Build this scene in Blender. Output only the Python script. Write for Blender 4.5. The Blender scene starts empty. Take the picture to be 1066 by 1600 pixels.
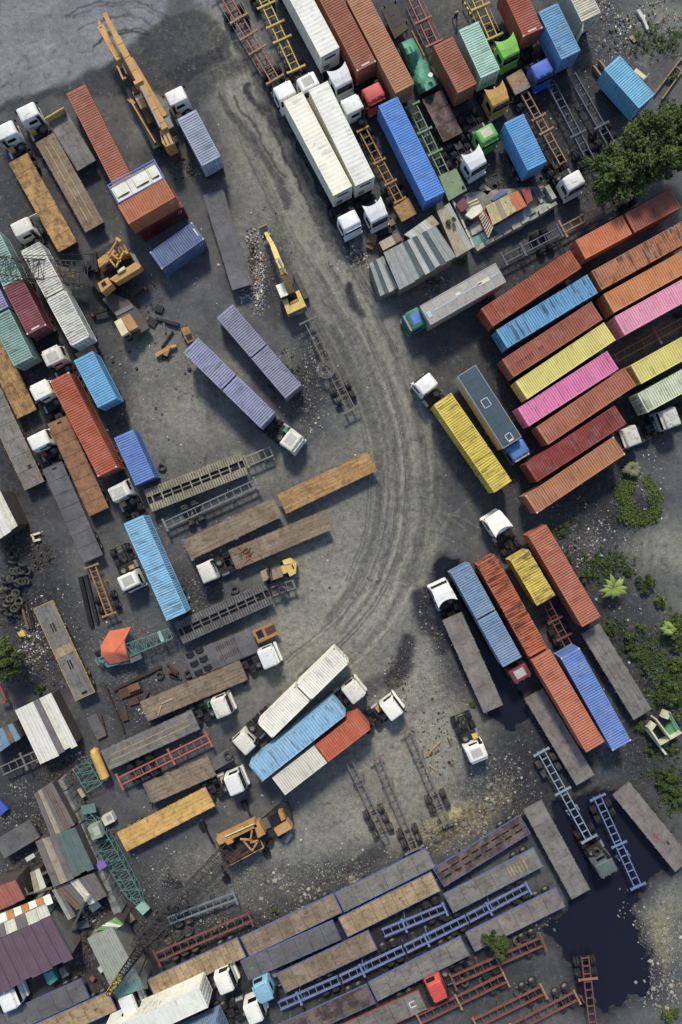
import bpy, math, random
import numpy as np
from mathutils import Vector, Matrix

# ---------------------------------------------------------------- camera, sky, sun, exposure
sc = bpy.context.scene
COL = sc.collection
MPP = 0.077                 # metres per photo pixel on the ground
H = MPP * 800 / 0.75        # flying height of the drone, 24 mm equivalent lens
cam = bpy.data.cameras.new("camera")
cam.sensor_fit = 'VERTICAL'; cam.sensor_height = 36; cam.sensor_width = 24; cam.lens = 24
cam.clip_start = 1; cam.clip_end = 3000
camo = bpy.data.objects.new("camera", cam); COL.objects.link(camo)
camo.location = (0, 0, H); camo.rotation_euler = (0, 0, 0)
sc.camera = camo

SUN_ELEV, SUN_AZ = math.radians(43), math.radians(-8)      # azimuth measured from +Y (top of the picture)
w = bpy.data.worlds.new("World"); sc.world = w; w.use_nodes = True
nt = w.node_tree; nt.nodes.clear()
wo = nt.nodes.new("ShaderNodeOutputWorld"); bg = nt.nodes.new("ShaderNodeBackground")
sky = nt.nodes.new("ShaderNodeTexSky"); sky.sky_type = 'NISHITA'; sky.sun_disc = False
sky.sun_elevation = SUN_ELEV; sky.sun_rotation = SUN_AZ
sky.air_density = 1.0; sky.dust_density = 1.2; sky.ozone_density = 1.0
bg.inputs[1].default_value = 0.115
nt.links.new(sky.outputs[0], bg.inputs[0]); nt.links.new(bg.outputs[0], wo.inputs[0])
sun = bpy.data.lights.new("sun", 'SUN'); sun.energy = 2.5; sun.angle = math.radians(9); sun.color = (1.0, 0.925, 0.78)
suno = bpy.data.objects.new("sun", sun); COL.objects.link(suno)
d = Vector((math.sin(SUN_AZ)*math.cos(SUN_ELEV), math.cos(SUN_AZ)*math.cos(SUN_ELEV), math.sin(SUN_ELEV)))
suno.rotation_euler = d.to_track_quat('Z', 'Y').to_euler(); suno.location = d*100
vs = sc.view_settings; vs.view_transform = 'Standard'; vs.look = 'None'; vs.gamma = 1; vs.exposure = 0.5
vs.use_curve_mapping = False

# ---------------------------------------------------------------- helpers
R = random.Random(7)
TILE = {c: (x, y) for c, (x, y) in zip("abcdefghijklmnopqrst", [(x, y) for y in (0, 310, 620, 930, 1240) for x in (0, 260, 520, 786)])}
def px(s):
    """survey mark -> photo pixel; '@x,y' plain pixel, 'e10,20' mark on a survey sheet (3.807 x)"""
    if not isinstance(s, str): return s
    a, b = s[1:].split(','); a, b = float(a), float(b)
    if s[0] == '@': return (a, b)
    o = TILE[s[0]]
    return (o[0]+a/3.807, o[1]+b/3.807)
def G(s, z=0.0):
    """survey mark + height above ground -> metres on the plan"""
    p = px(s); k = MPP*(H-z)/H
    return ((p[0]-533)*k, (800-p[1])*k)
def G3(s, z=0.0):
    p = G(s, z); return Vector((p[0], p[1], z))

def lin(c):
    return tuple(((v/255)/12.92 if v/255 <= .04045 else ((v/255+.055)/1.055)**2.4) for v in c)

class MB:
    def __init__(s): s.v = []; s.f = []; s.g = {}; s.c = []
    def add(s, vs, fs):
        o = len(s.v); s.v += [tuple(q) for q in vs]; s.f += [tuple(i+o for i in f) for f in fs]
    def box(s, cx, cy, cz, sx, sy, sz, rz=0.0):
        ca, sa = math.cos(rz), math.sin(rz); vs = []
        for z in (-.5, .5):
            for x, y in ((-.5, -.5), (.5, -.5), (.5, .5), (-.5, .5)):
                X, Y = x*sx, y*sy
                vs.append((cx+X*ca-Y*sa, cy+X*sa+Y*ca, cz+z*sz))
        s.add(vs, [(3, 2, 1, 0), (4, 5, 6, 7), (0, 1, 5, 4), (1, 2, 6, 5), (2, 3, 7, 6), (3, 0, 4, 7)]); return s
    def span(s, x0, x1, y0, y1, z0, z1): return s.box((x0+x1)/2, (y0+y1)/2, (z0+z1)/2, x1-x0, y1-y0, z1-z0)
    def beam(s, p, q, w, h, up=(0, 0, 1)):
        p, q = Vector(p), Vector(q); d = (q-p)
        if d.length < 1e-6: return s
        d.normalize(); u = Vector(up); r = d.cross(u)
        if r.length < 1e-3: r = d.cross(Vector((0, 1, 0)))
        r.normalize(); u = r.cross(d); vs = []
        for e in (p, q):
            for a, b in ((-.5, -.5), (.5, -.5), (.5, .5), (-.5, .5)): vs.append(e+r*(a*w)+u*(b*h))
        s.add(vs, [(3, 2, 1, 0), (4, 5, 6, 7), (0, 1, 5, 4), (1, 2, 6, 5), (2, 3, 7, 6), (3, 0, 4, 7)]); return s
    def cyl(s, p, q, r, n=10, r2=None):
        p, q = Vector(p), Vector(q); d = (q-p).normalized(); a = d.orthogonal().normalized(); b = d.cross(a); r2 = r if r2 is None else r2
        vs = [p+(a*math.cos(2*math.pi*i/n)+b*math.sin(2*math.pi*i/n))*r for i in range(n)] + [q+(a*math.cos(2*math.pi*i/n)+b*math.sin(2*math.pi*i/n))*r2 for i in range(n)]
        s.add(vs, [(i, (i+1) % n, n+(i+1) % n, n+i) for i in range(n)]+[tuple(range(n))[::-1], tuple(range(n, 2*n))]); return s
    def loft(s, rings, cap=True):
        n = len(rings[0]); vs = [p for r in rings for p in r]; fs = []
        for k in range(len(rings)-1):
            for i in range(n): fs.append((k*n+i, k*n+(i+1) % n, (k+1)*n+(i+1) % n, (k+1)*n+i))
        if cap: fs += [tuple(range(n))[::-1], tuple(range((len(rings)-1)*n, len(rings)*n))]
        s.add(vs, fs); return s
    def prism(s, pts, z0, z1):
        n = len(pts); s.loft([[(p[0], p[1], z0) for p in pts], [(p[0], p[1], z1) for p in pts]]); return s
    def sph(s, c, rx, ry, rz, n=10, m=6):
        rings = []
        for k in range(m+1):
            t = math.pi*(k+.02)/(m+.04)-math.pi/2
            rings.append([(c[0]+rx*math.cos(t)*math.cos(2*math.pi*i/n), c[1]+ry*math.cos(t)*math.sin(2*math.pi*i/n), c[2]+rz*math.sin(t)) for i in range(n)])
        return s.loft(rings)
    def lathe(s, prof, n=18):
        """profile (radius, y) about the y axis, closed"""
        rings = [[(r*math.cos(2*math.pi*i/n), y, r*math.sin(2*math.pi*i/n)) for (r, y) in prof] for i in range(n)]
        m = len(prof); vs = [p for r in rings for p in r]
        s.add(vs, [(i*m+j, i*m+(j+1) % m, ((i+1) % n)*m+(j+1) % m, ((i+1) % n)*m+j) for i in range(n) for j in range(m)]); return s
    def mesh(s, name, mat, smooth=False):
        me = bpy.data.meshes.new(name); me.from_pydata(s.v, [], s.f)
        if s.g:
            at = me.attributes.new("groove", 'FLOAT', 'POINT'); a = np.zeros(len(s.v), np.float32)
            for i, v in s.g.items(): a[i] = v
            at.data.foreach_set('value', a)
        if s.c:
            at = me.attributes.new("tint", 'FLOAT_COLOR', 'POINT'); at.data.foreach_set('color', np.array(s.c, np.float32).ravel())
        if mat: me.materials.append(mat)
        if smooth:
            me.polygons.foreach_set('use_smooth', np.ones(len(me.polygons), bool)); me.set_sharp_from_angle(angle=math.radians(38))
        me.update(); return me

def obj(name, me, parent=None, loc=(0, 0, 0), rot=(0, 0, 0)):
    if isinstance(me, tuple): me = me[0].mesh(name, me[1])
    o = bpy.data.objects.new(name, me); COL.objects.link(o)
    o.location = loc; o.rotation_euler = rot
    if parent: o.parent = parent
    return o
def part(name, mb, mat, parent, smooth=False, loc=(0, 0, 0), rot=(0, 0, 0)):
    return obj(name, mb.mesh(name, mat, smooth), parent, loc, rot)
def tag(o, label, cat, group=None, kind=None):
    o['label'] = label; o['category'] = cat; o['kind'] = kind or 'thing'
    if group: o['group'] = group
    return o
def thing(name, label, cat, loc=(0, 0, 0), rz=0.0, group=None):
    o = bpy.data.objects.new(name, None); COL.objects.link(o); o.empty_display_size = .2
    o.location = loc; o.rotation_euler = (0, 0, rz)
    return tag(o, label, cat, group)
CACHE = {}
def cached(key, fn):
    if key not in CACHE: CACHE[key] = fn()
    return CACHE[key]

# ---------------------------------------------------------------- materials
MATS = {}
def mat(name, col, rough=.75, metal=0.0, var=.18, vscale=.8, dirt=(62, 54, 48), dirt_amt=0.0, dscale=1.6, rust=0.0, groove=0.0, fine=.12, bump=0.0, spec=.3, streak=0.0, stripe=0.0, world=False, desat=.22, fade=0.0):
    if name in MATS: return MATS[name]
    m = bpy.data.materials.new(name); m.use_nodes = True; MATS[name] = m
    n = m.node_tree; n.nodes.clear(); N = n.nodes.new; L = n.links.new
    out = N("ShaderNodeOutputMaterial"); b = N("ShaderNodeBsdfPrincipled"); L(b.outputs[0], out.inputs[0])
    b.inputs['Roughness'].default_value = rough; b.inputs['Metallic'].default_value = metal; b.inputs['Specular IOR Level'].default_value = spec
    c = lin(col); lum = .3*c[0]+.55*c[1]+.15*c[2]; c = tuple(v*(1-desat)+lum*desat for v in c)
    tc = N("ShaderNodeTexCoord"); oi = N("ShaderNodeObjectInfo")
    mul = N("ShaderNodeVectorMath"); mul.operation = 'SCALE'; mul.inputs[0].default_value = (37, 53, 19); L(oi.outputs['Random'], mul.inputs['Scale'])
    add = N("ShaderNodeVectorMath"); add.operation = 'ADD'; L(tc.outputs['Object'], add.inputs[0]); L(mul.outputs[0], add.inputs[1])
    geo = N("ShaderNodeNewGeometry") if world else None
    def noise(scale, detail=4, rough=.6, vec=None):
        t = N("ShaderNodeTexNoise"); t.inputs['Scale'].default_value = scale; t.inputs['Detail'].default_value = detail; t.inputs['Roughness'].default_value = rough
        L(vec or (geo.outputs['Position'] if world else add.outputs[0]), t.inputs['Vector']); return t.outputs['Fac']
    def ramp(src, lo, hi, a=0.0, z=1.0):
        t = N("ShaderNodeMapRange"); t.inputs[1].default_value = lo; t.inputs[2].default_value = hi; t.inputs[3].default_value = a; t.inputs[4].default_value = z
        L(src, t.inputs[0]); return t.outputs[0]
    def math_(op, a, bb):
        t = N("ShaderNodeMath"); t.operation = op
        for i, v in enumerate((a, bb)):
            if isinstance(v, (int, float)): t.inputs[i].default_value = v
            else: L(v, t.inputs[i])
        return t.outputs[0]
    def mix(f, a, bb, mode='MIX'):
        t = N("ShaderNodeMix"); t.data_type = 'RGBA'; t.blend_type = mode
        for i, v in ((0, f), (6, a), (7, bb)):
            if isinstance(v, (int, float)): t.inputs[i].default_value = v
            elif isinstance(v, tuple): t.inputs[i].default_value = (*v, 1)
            else: L(v, t.inputs[i])
        return t.outputs[2]
    big = ramp(noise(vscale, 3), .3, .7, 1-var, 1+var)
    col_ = mix(1.0, c, mix(0.0, (1, 1, 1), (1, 1, 1)), 'MULTIPLY')
    sc_ = N("ShaderNodeVectorMath"); sc_.operation = 'SCALE'; L(col_, sc_.inputs[0]); L(math_('MULTIPLY', big, ramp(noise(9, 3, .7), .3, .7, 1-fine, 1+fine)), sc_.inputs['Scale'])
    cur = sc_.outputs[0]
    if world:
        sv = N("ShaderNodeVectorMath"); sv.operation = 'SCALE'; L(cur, sv.inputs[0]); L(ramp(oi.outputs['Random'], 0, 1, .92, 1.08), sv.inputs['Scale']); cur = sv.outputs[0]
    if fade: cur = mix(ramp(noise(.55, 6, .7), .48, .68, 0, fade), cur, tuple(v*.5+w_*.5 for v, w_ in zip(c, lin((196, 190, 180)))))
    if streak:
        mp = N("ShaderNodeVectorMath"); mp.operation = 'MULTIPLY'; mp.inputs[1].default_value = (3.2, .22, .6); L(add.outputs[0], mp.inputs[0])
        cur = mix(math_('MULTIPLY', ramp(noise(.42, 3, .6), .50-.12*streak, .62-.12*streak), math_('MULTIPLY', ramp(noise(1.0, 4, .65, mp.outputs[0]), .53-.06*streak, .60-.06*streak), min(.9, .3+.75*streak))), cur, lin((40, 33, 34)))
    if stripe:
        mp = N("ShaderNodeVectorMath"); mp.operation = 'MULTIPLY'; mp.inputs[1].default_value = (.25, 4.5, 1); L(add.outputs[0], mp.inputs[0])
        cur = mix(math_('MULTIPLY', ramp(noise(1.0, 4, .65, mp.outputs[0]), .47, .62), stripe), cur, lin((45, 42, 44)))
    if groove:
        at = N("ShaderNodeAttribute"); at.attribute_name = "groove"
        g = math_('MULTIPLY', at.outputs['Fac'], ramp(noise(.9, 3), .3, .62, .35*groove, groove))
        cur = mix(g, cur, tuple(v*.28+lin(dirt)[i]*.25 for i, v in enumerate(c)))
    if dirt_amt:
        cur = mix(ramp(noise(dscale, 6, .7), .60-.18*dirt_amt, .72-.18*dirt_amt, 0, min(.85, .3+dirt_amt*.6)), cur, lin(dirt))
    if rust:
        cur = mix(ramp(noise(1.1, 7, .72), .685-.15*rust, .725-.15*rust, 0, .8), cur, mix(noise(14, 2), lin((70, 38, 26)), lin((128, 72, 40))))
    L(cur, b.inputs['Base Color'])
    if bump:
        bp = N("ShaderNodeBump"); bp.inputs['Strength'].default_value = bump; bp.inputs['Distance'].default_value = .04
        L(noise(6, 5, .7), bp.inputs['Height']); L(bp.outputs[0], b.inputs['Normal'])
    return m
def flat(name, col, rough=.6, metal=0.0, spec=.4):
    return mat(name, col, rough, metal, var=.1, fine=.08, spec=spec)

TYRE = mat("tyre_rubber", (40, 40, 44), .9, var=.15, dirt=(92, 88, 80), dirt_amt=.25)
TYRE_OLD = mat("old_tyre_rubber", (62, 60, 58), .95, var=.25, dirt=(120, 112, 98), dirt_amt=.5)
RIM = mat("wheel_rim", (120, 116, 108), .6, .2, dirt_amt=.4)
STEEL_DK = mat("dark_steel", (44, 43, 46), .7, .1, rust=.3, dirt=(84, 78, 70), dirt_amt=.3)
STEEL_BLK = mat("black_steel", (30, 30, 33), .6, .1, dirt=(74, 70, 66), dirt_amt=.25)
STEEL_GY = mat("grey_steel", (110, 108, 108), .6, .2, rust=.4, dirt_amt=.3)
GLASS = flat("cab_glass", (18, 22, 28), .08, 0, .6)
RUST = mat("rusty_steel", (92, 62, 46), .85, .1, var=.3, dirt=(60, 42, 34), dirt_amt=.5, rust=.4)
LAMP = flat("lamp_lens", (200, 196, 180), .2)
AMBER = flat("amber_lens", (200, 110, 30), .3)
CHROME = flat("dull_aluminium", (165, 165, 165), .4, .6)
WOOD = mat("weathered_wood", (112, 98, 80), .9, var=.3, stripe=.3)
def paint(name, col, rust=.15, groove=.45, streak=.2, dirt=.15, var=.12, rough=.62):
    r_, g_, b_ = col; warm = r_ > b_*1.25
    if r_ > 1.3*g_ and not (b_ > g_*1.05): col = (int(r_*.95), g_, int(b_*.84))
    if b_ > 1.2*r_ and b_ > g_*1.3: col = (int(r_*.96), min(255, int(g_*1.07)), int(b_*.97))
    return mat("paint_"+name, col, rough, 0, var=var, vscale=.35, dirt=tuple(int(c*.45+22) for c in col), dirt_amt=dirt, rust=rust, groove=groove, streak=streak, fine=.08, spec=.25, desat=.14 if warm else (.12 if name in ('cobalt', 'blue', 'royal', 'denim', 'worn_blue', 'bright_sky', 'sky', 'ice', 'powder', 'azure') else .28), fade=.3)

# ---------------------------------------------------------------- ground
def vnoise(shape, cell, seed, octaves=4):
    """value noise on the ground grid, 0..1"""
    rng = np.random.default_rng(seed); out = np.zeros(shape, np.float32); amp = 1; tot = 0
    for o in range(octaves):
        cy, cx = max(2, int(shape[0]/cell)+2), max(2, int(shape[1]/cell)+2)
        g = rng.random((cy+1, cx+1)).astype(np.float32)
        y = np.linspace(0, cy-1.001, shape[0]); x = np.linspace(0, cx-1.001, shape[1])
        yi, xi = y.astype(int), x.astype(int); fy = (y-yi)[:, None]; fx = (x-xi)[None, :]
        fy = fy*fy*(3-2*fy); fx = fx*fx*(3-2*fx)
        a = g[yi][:, xi]*(1-fy)*(1-fx)+g[yi+1][:, xi]*fy*(1-fx)+g[yi][:, xi+1]*(1-fy)*fx+g[yi+1][:, xi+1]*fy*fx
        out += a*amp; tot += amp; amp *= .55; cell = max(1.5, cell/2.1)
    return out/tot
gx = np.concatenate([[-700, -300, -150, -90, -65, -54], np.arange(-46, 46.01, .16), [54, 65, 90, 150, 300, 700]])
gy = np.concatenate([[-700, -300, -160, -110, -85, -72], np.arange(-66, 66.01, .16), [72, 85, 110, 160, 300, 700]])
XX, YY = np.meshgrid(gx, gy); SH = XX.shape
WX = (vnoise(SH, 22, 1)-.5)*46 + (vnoise(SH, 7, 2)-.5)*14; WY = (vnoise(SH, 22, 3)-.5)*46 + (vnoise(SH, 7, 4)-.5)*14
PX0 = 533+XX/MPP; PY0 = 800-YY/MPP
PX, PY = PX0+WX*.45, PY0+WY*.45
def seg_dist(pts, X, Y):
    best = np.full(X.shape, 1e9, np.float32); along = np.zeros(X.shape, np.float32); side = np.zeros(X.shape, np.float32); acc = 0
    for (x0, y0), (x1, y1) in zip(pts[:-1], pts[1:]):
        dx, dy = x1-x0, y1-y0; l2 = dx*dx+dy*dy; l = math.sqrt(l2)
        t = np.clip(((X-x0)*dx+(Y-y0)*dy)/l2, 0, 1); qx, qy = X-(x0+t*dx), Y-(y0+t*dy)
        dd = np.sqrt(qx*qx+qy*qy); m = dd < best
        best = np.where(m, dd, best); along = np.where(m, acc+t*l, along); side = np.where(m, np.sign(dx*qy-dy*qx)*dd, side); acc += l
    return best, along, side
def smooth(t): t = np.clip(t, 0, 1); return t*t*(3-2*t)
def stroke(pts, wd, soft=None, wp=None):
    dd, _, _ = seg_dist(pts, PX if wp is None else PX0+WX*wp, PY if wp is None else PY0+WY*wp); soft = soft or wd*.6
    return smooth((wd+soft-dd)/(2*soft))
def poly(pts, soft=10, X=None, Y=None):
    X = PX if X is None else X; Y = PY if Y is None else Y
    dd, _, _ = seg_dist(pts+[pts[0]], X, Y); ins = np.zeros(X.shape, bool); n = len(pts)
    for i in range(n):
        (x0, y0), (x1, y1) = pts[i], pts[(i+1) % n]
        if y0 == y1: continue
        c = ((y0 > Y) != (y1 > Y)) & (X < (x1-x0)*(Y-y0)/(y1-y0)+x0); ins ^= c
    return smooth(.5+np.where(ins, dd, -dd)/(2*soft))
def blob(x, y, rx, ry=None, rot=0):
    ry = ry or rx; c, s = math.cos(rot), math.sin(rot); X, Y = PX-x, PY-y
    return smooth(1.25-np.sqrt(((X*c+Y*s)/rx)**2+((Y*c-X*s)/ry)**2))
pale = np.zeros(SH, np.float32); dark = np.zeros(SH, np.float32); slab = np.zeros(SH, np.float32); gravel = np.zeros(SH, np.float32); wet = np.zeros(SH, np.float32); soil = np.zeros(SH, np.float32)
def up(a, m, k=1.0): np.maximum(a, m*k, out=a)
slab[:] = poly([(-900, 260), (0, 166), (60, 146), (112, 124), (165, 101), (190, 84), (232, 54), (257, 38), (264, -20), (200, -600), (-900, -600)], 7)
up(slab, poly([(300, -30), (345, -30), (352, 34), (326, 18), (306, 8)], 4), .8)
up(slab, poly([(185, 62), (215, 66), (238, 74), (220, 84), (196, 78)], 3), .6)
wetm = poly([(-30, 185), (10, 160), (70, 144), (118, 126), (170, 101), (195, 82), (236, 54), (262, 30), (300, 18), (340, 34), (366, 54), (362, 92), (328, 112), (300, 140), (262, 150), (235, 142), (150, 158), (90, 150), (30, 178)], 5)
up(dark, wetm, .55)
LANE = [(352, 60), (402, 190), (452, 300), (512, 410), (560, 490), (602, 580), (632, 670), (640, 760), (632, 850), (600, 930), (545, 1000), (470, 1060)]
def chaikin(p, n=2):
    for _ in range(n): p = [p[0]]+[q for (x0, y0), (x1, y1) in zip(p[:-1], p[1:]) for q in ((x0*.75+x1*.25, y0*.75+y1*.25), (x0*.25+x1*.75, y0*.25+y1*.75))]+[p[-1]]
    return p
lane = stroke(LANE, 50, 34); up(pale, lane, .62)
up(pale, stroke([(560, 490), (598, 580), (618, 680), (622, 780), (612, 870), (575, 960), (520, 1030)], 26, 24), .55)
up(pale, stroke([(585, 520), (640, 640), (668, 740), (660, 840), (618, 930), (560, 990)], 7, 8), .7)
for x, y, rx, ry, k in ((540, 860, 150, 150, .6), (600, 700, 80, 130, .6), (540, 1080, 170, 90, .55), (640, 1180, 150, 110, .85), (590, 1290, 120, 50, .8), (420, 1390, 180, 50, .5), (280, 650, 120, 90, .5), (420, 330, 70, 120, .45), (500, 420, 50, 90, .4), (560, 930, 130, 100, .9), (650, 1060, 75, 80, .8), (470, 990, 100, 70, .8), (300, 640, 90, 80, .7), (330, 600, 70, 60, .6), (250, 560, 60, 60, .5), (480, 900, 90, 60, .7), (520, 740, 60, 60, .4), (370, 740, 120, 50, .4), (540, 1200, 100, 60, .45), (480, 1310, 110, 60, .65), (400, 1100, 80, 60, .3), (400, 260, 60, 90, .5), (400, 360, 60, 90, .4), (430, 700, 60, 30, .4), (690, 1140, 90, 80, .9), (740, 1180, 70, 70, .8), (560, 1270, 90, 60, .75), (330, 1370, 110, 60, .6), (700, 1270, 60, 40, .8),
                     (1040, 860, 80, 60, .6), (1040, 960, 40, 60, .4), (1050, 1440, 60, 70, .5), (1030, 30, 60, 40, .5), (250, 160, 40, 40, .5), (230, 190, 50, 40, .25), (700, 30, 50, 40, .4), (120, 880, 40, 60, .2), (640, 1230, 70, 90, .7), (960, 1200, 50, 40, .2), (480, 560, 40, 120, .15), (240, 600, 60, 90, .2)):
    up(pale, blob(x, y, rx, ry), k)
for x, y, rx, ry, k in ((40, 300, 80, 160, .5), (70, 1000, 90, 130, .6), (820, 680, 160, 200, .6), (960, 640, 120, 120, .6), (1000, 1060, 80, 200, .6), (620, 60, 200, 90, .45), (130, 1350, 60, 120, .85), (60, 1330, 80, 60, .7), (180, 1470, 60, 60, .85), (880, 1120, 90, 110, .9), (960, 1290, 100, 90, .9), (880, 930, 60, 120, .8), (960, 760, 60, 60, .7), (520, 1500, 380, 110, .9), (110, 640, 90, 260, .6), (30, 700, 60, 200, .7), (100, 1150, 80, 60, .5), (160, 300, 60, 90, .35), (700, 560, 90, 60, .45), (700, 760, 60, 60, .4), (760, 540, 60, 80, .5), (640, 180, 130, 200, .6), (860, 200, 140, 200, .75), (930, 780, 110, 90, .8), (930, 1000, 110, 160, .7), (850, 560, 160, 260, .8), (1000, 1150, 90, 150, .7), (50, 940, 90, 130, .75), (60, 500, 110, 330, .55), (60, 1250, 130, 180, .6), (150, 1450, 200, 200, .6), (300, 920, 70, 60, .55),
                        (600, 1480, 330, 140, .85), (850, 1200, 130, 160, .75), (160, 460, 60, 80, .6), (245, 270, 40, 50, .6), (480, 600, 36, 90, .65), (430, 440, 30, 90, .5), (220, 1120, 80, 80, .55), (330, 620, 20, 60, .2), (740, 990, 60, 120, .8), (690, 900, 30, 30, .95), (620, 560, 12, 90, .1), (300, 250, 60, 60, .25)):
    up(dark, blob(x, y, rx, ry), min(1, k*1.1))
for pts, wd, k in (([(96, 22), (160, 3), (230, 8), (264, 28)], 1.6, .5), ([(110, 26), (165, 8), (228, 13), (258, 33)], 1.4, .4), ([(118, 44), (170, 25), (222, 30), (248, 48)], 1.6, .45), ([(146, 70), (168, 54), (212, 52), (240, 60)], 2.2, .75), ([(150, 66), (172, 50), (214, 47), (240, 55)], 1.4, .6), ([(210, 72), (235, 78), (244, 90)], 2, .5), ([(420, 130), (470, 240), (530, 360), (545, 400)], 3.5, .95), ([(432, 150), (500, 290), (545, 380)], 2.5, .8), ([(385, 130), (420, 200), (470, 300)], 3, .8), ([(372, 150), (405, 220), (440, 280)], 2, .6), ([(400, 160), (450, 262), (500, 350)], 2.5, .6), ([(410, 165), (425, 200)], 9, .8), ([(548, 448), (556, 470), (562, 492)], 7, .85), ([(640, 1005), (628, 1040), (610, 1065)], 13, .85), ([(655, 930), (665, 965), (690, 1010)], 13, .9), ([(572, 1085), (600, 1065)], 12, .5), ([(262, 1378), (278, 1384)], 11, .95), ([(380, 70), (415, 150), (445, 210)], 10, .6), ([(345, 150), (400, 230), (450, 320)], 6, .55), ([(420, 180), (480, 300), (530, 400)], 8, .5),
                   ([(372, 100), (330, 120), (300, 160)], 16, .5), ([(180, 560), (200, 700)], 20, .3), ([(700, 740), (660, 820), (640, 900)], 12, .35), ([(590, 1330), (480, 1400), (430, 1420)], 14, .6), ([(800, 1230), (720, 1290), (640, 1340)], 14, .6)):
    up(dark, stroke(pts, wd), k)
for x, y, rx, ry, k in ((330, 1380, 130, 55, .9), (760, 1230, 70, 60, 1), (690, 1300, 70, 30, 1), (520, 1360, 110, 40, .9), (960, 50, 80, 60, .9), (1040, 1480, 60, 90, 1), (930, 850, 90, 80, .6), (690, 1080, 50, 60, .6), (420, 400, 36, 80, .8), (200, 1040, 90, 100, .8), (130, 1000, 30, 80, .6), (60, 970, 60, 80, .7), (310, 800, 60, 90, .5), (480, 580, 30, 70, .7), (330, 1450, 120, 40, .8), (1000, 1110, 70, 160, .5), (300, 930, 60, 40, .8), (600, 450, 60, 40, .5), (40, 1270, 40, 50, .9), (850, 280, 120, 60, .6), (270, 580, 80, 60, .4)):
    up(gravel, blob(x, y, rx, ry), k)
up(soil, poly([(690, 1270), (730, 1262), (790, 1215), (800, 1240), (740, 1300), (680, 1325), (650, 1310)], 14), 1.0)
up(soil, blob(1035, 1470, 22, 60), .5)
POND = [(862, 1255), (930, 1235), (985, 1245), (1022, 1310), (1050, 1350), (1012, 1375), (985, 1420), (1000, 1455), (1012, 1505), (1022, 1550), (985, 1560), (950, 1585), (905, 1570), (895, 1500), (868, 1470), (842, 1452), (880, 1420), (905, 1395), (870, 1330)]
POOL = [(676, 880), (690, 866), (716, 872), (735, 900), (760, 960), (790, 1040), (830, 1120), (800, 1150), (765, 1120), (735, 1060), (700, 985), (680, 930)]
TOPP = [(250, 118), (300, 88), (352, 62), (352, 92), (318, 110), (288, 138), (258, 134)]
rag = (vnoise(SH, 6, 31)-.5)*.75+(vnoise(SH, 16, 32)-.5)*.4
def ragged(pts, s): return smooth((poly(pts, s)+rag-.35)/.42)
pond = ragged(POND, 16); pool = ragged(POOL, 15); topp = ragged(TOPP, 11)
up(wet, pond); up(wet, pool); up(dark, topp, .8)
up(dark, smooth(poly(POND, 40)*1.6), .9); up(dark, smooth(poly(POOL, 22)*1.5), .85)
pale *= 1-dark*.75; slab *= 1-.4*dark
def offset(pts, o):
    out = []
    for i, (x, y) in enumerate(pts):
        x0, y0 = pts[max(0, i-1)]; x1, y1 = pts[min(len(pts)-1, i+1)]; l = math.hypot(x1-x0, y1-y0); out.append((x-(y1-y0)/l*o, y+(x1-x0)/l*o))
    return out
RT = random.Random(12)
for k in range(20):
    o = RT.uniform(-58, 62); i0 = RT.randrange(0, 5); i1 = RT.randrange(i0+4, len(LANE)+1); pts = chaikin(offset(LANE[i0:i1], o), 1)
    for oo in (-2.6, 2.6): up(pale if k % 2 else dark, stroke(offset(pts, oo), RT.uniform(1.0, 1.8), 1.6, .1), RT.uniform(.45, .9) if k % 2 else RT.uniform(.3, .6))
for o, i0, i1, wd, kk in ((-34, 4, 12, 5, .8), (-14, 3, 12, 4, .7), (6, 4, 12, 6, .8), (26, 5, 11, 4, .9), (36, 4, 10, 3, .9), (-50, 5, 12, 3, .6)): up(pale, stroke(chaikin(offset(LANE, o)[i0:i1], 1), wd, 4, .1), kk)
for o, wd in ((-24, 3.5), (16, 3), (31, 2.5), (46, 6)): up(dark, stroke(chaikin(offset(LANE, o)[4:11], 1), wd, 3, .1), .38)
for k in range(14):
    a = RT.uniform(-.5, .6); x, y = 640+RT.uniform(-10, 30), 700+RT.uniform(-30, 130); l = RT.uniform(50, 120)
    up(pale if k % 2 else dark, stroke([(x, y), (x+l*.5*math.cos(a), y-l*.5*math.sin(a)-6), (x+l*math.cos(a*1.3), y-l*math.sin(a*1.3))], 1.2, 1.5, .1), .45)
pale *= 1-.5*dark
# wheel tracks: distance across and along each lane, weight
TRK = [(LANE, 62, 1.0), ([(640, 600), (700, 700), (690, 800), (640, 900), (560, 980)], 36, .6), ([(560, 1000), (600, 900), (660, 820), (760, 740)], 34, .45), ([(620, 560), (720, 540), (800, 560)], 30, .3), ([(-20, 120), (120, 60), (230, 40), (290, 60)], 40, .5), ([(150, 100), (185, 58), (230, 62), (240, 70)], 16, .6), ([(330, 690), (440, 730), (520, 760)], 40, .3), ([(100, 1300), (350, 1360), (560, 1250), (600, 1080)], 60, .25), ([(760, 1000), (660, 1000), (520, 1000)], 50, .4)]
tu = np.zeros(SH, np.float32); tv = np.zeros(SH, np.float32); tw = np.zeros(SH, np.float32)
for i, (pts, wd, k) in enumerate(TRK):
    dd, al, sd = seg_dist(pts, PX0+WX*.05, PY0+WY*.05); wgt = smooth((wd-dd)/(wd*.5))*k
    m = wgt > tw; tu = np.where(m, sd+i*311, tu); tv = np.where(m, al, tv); tw = np.where(m, wgt, tw)
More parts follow.
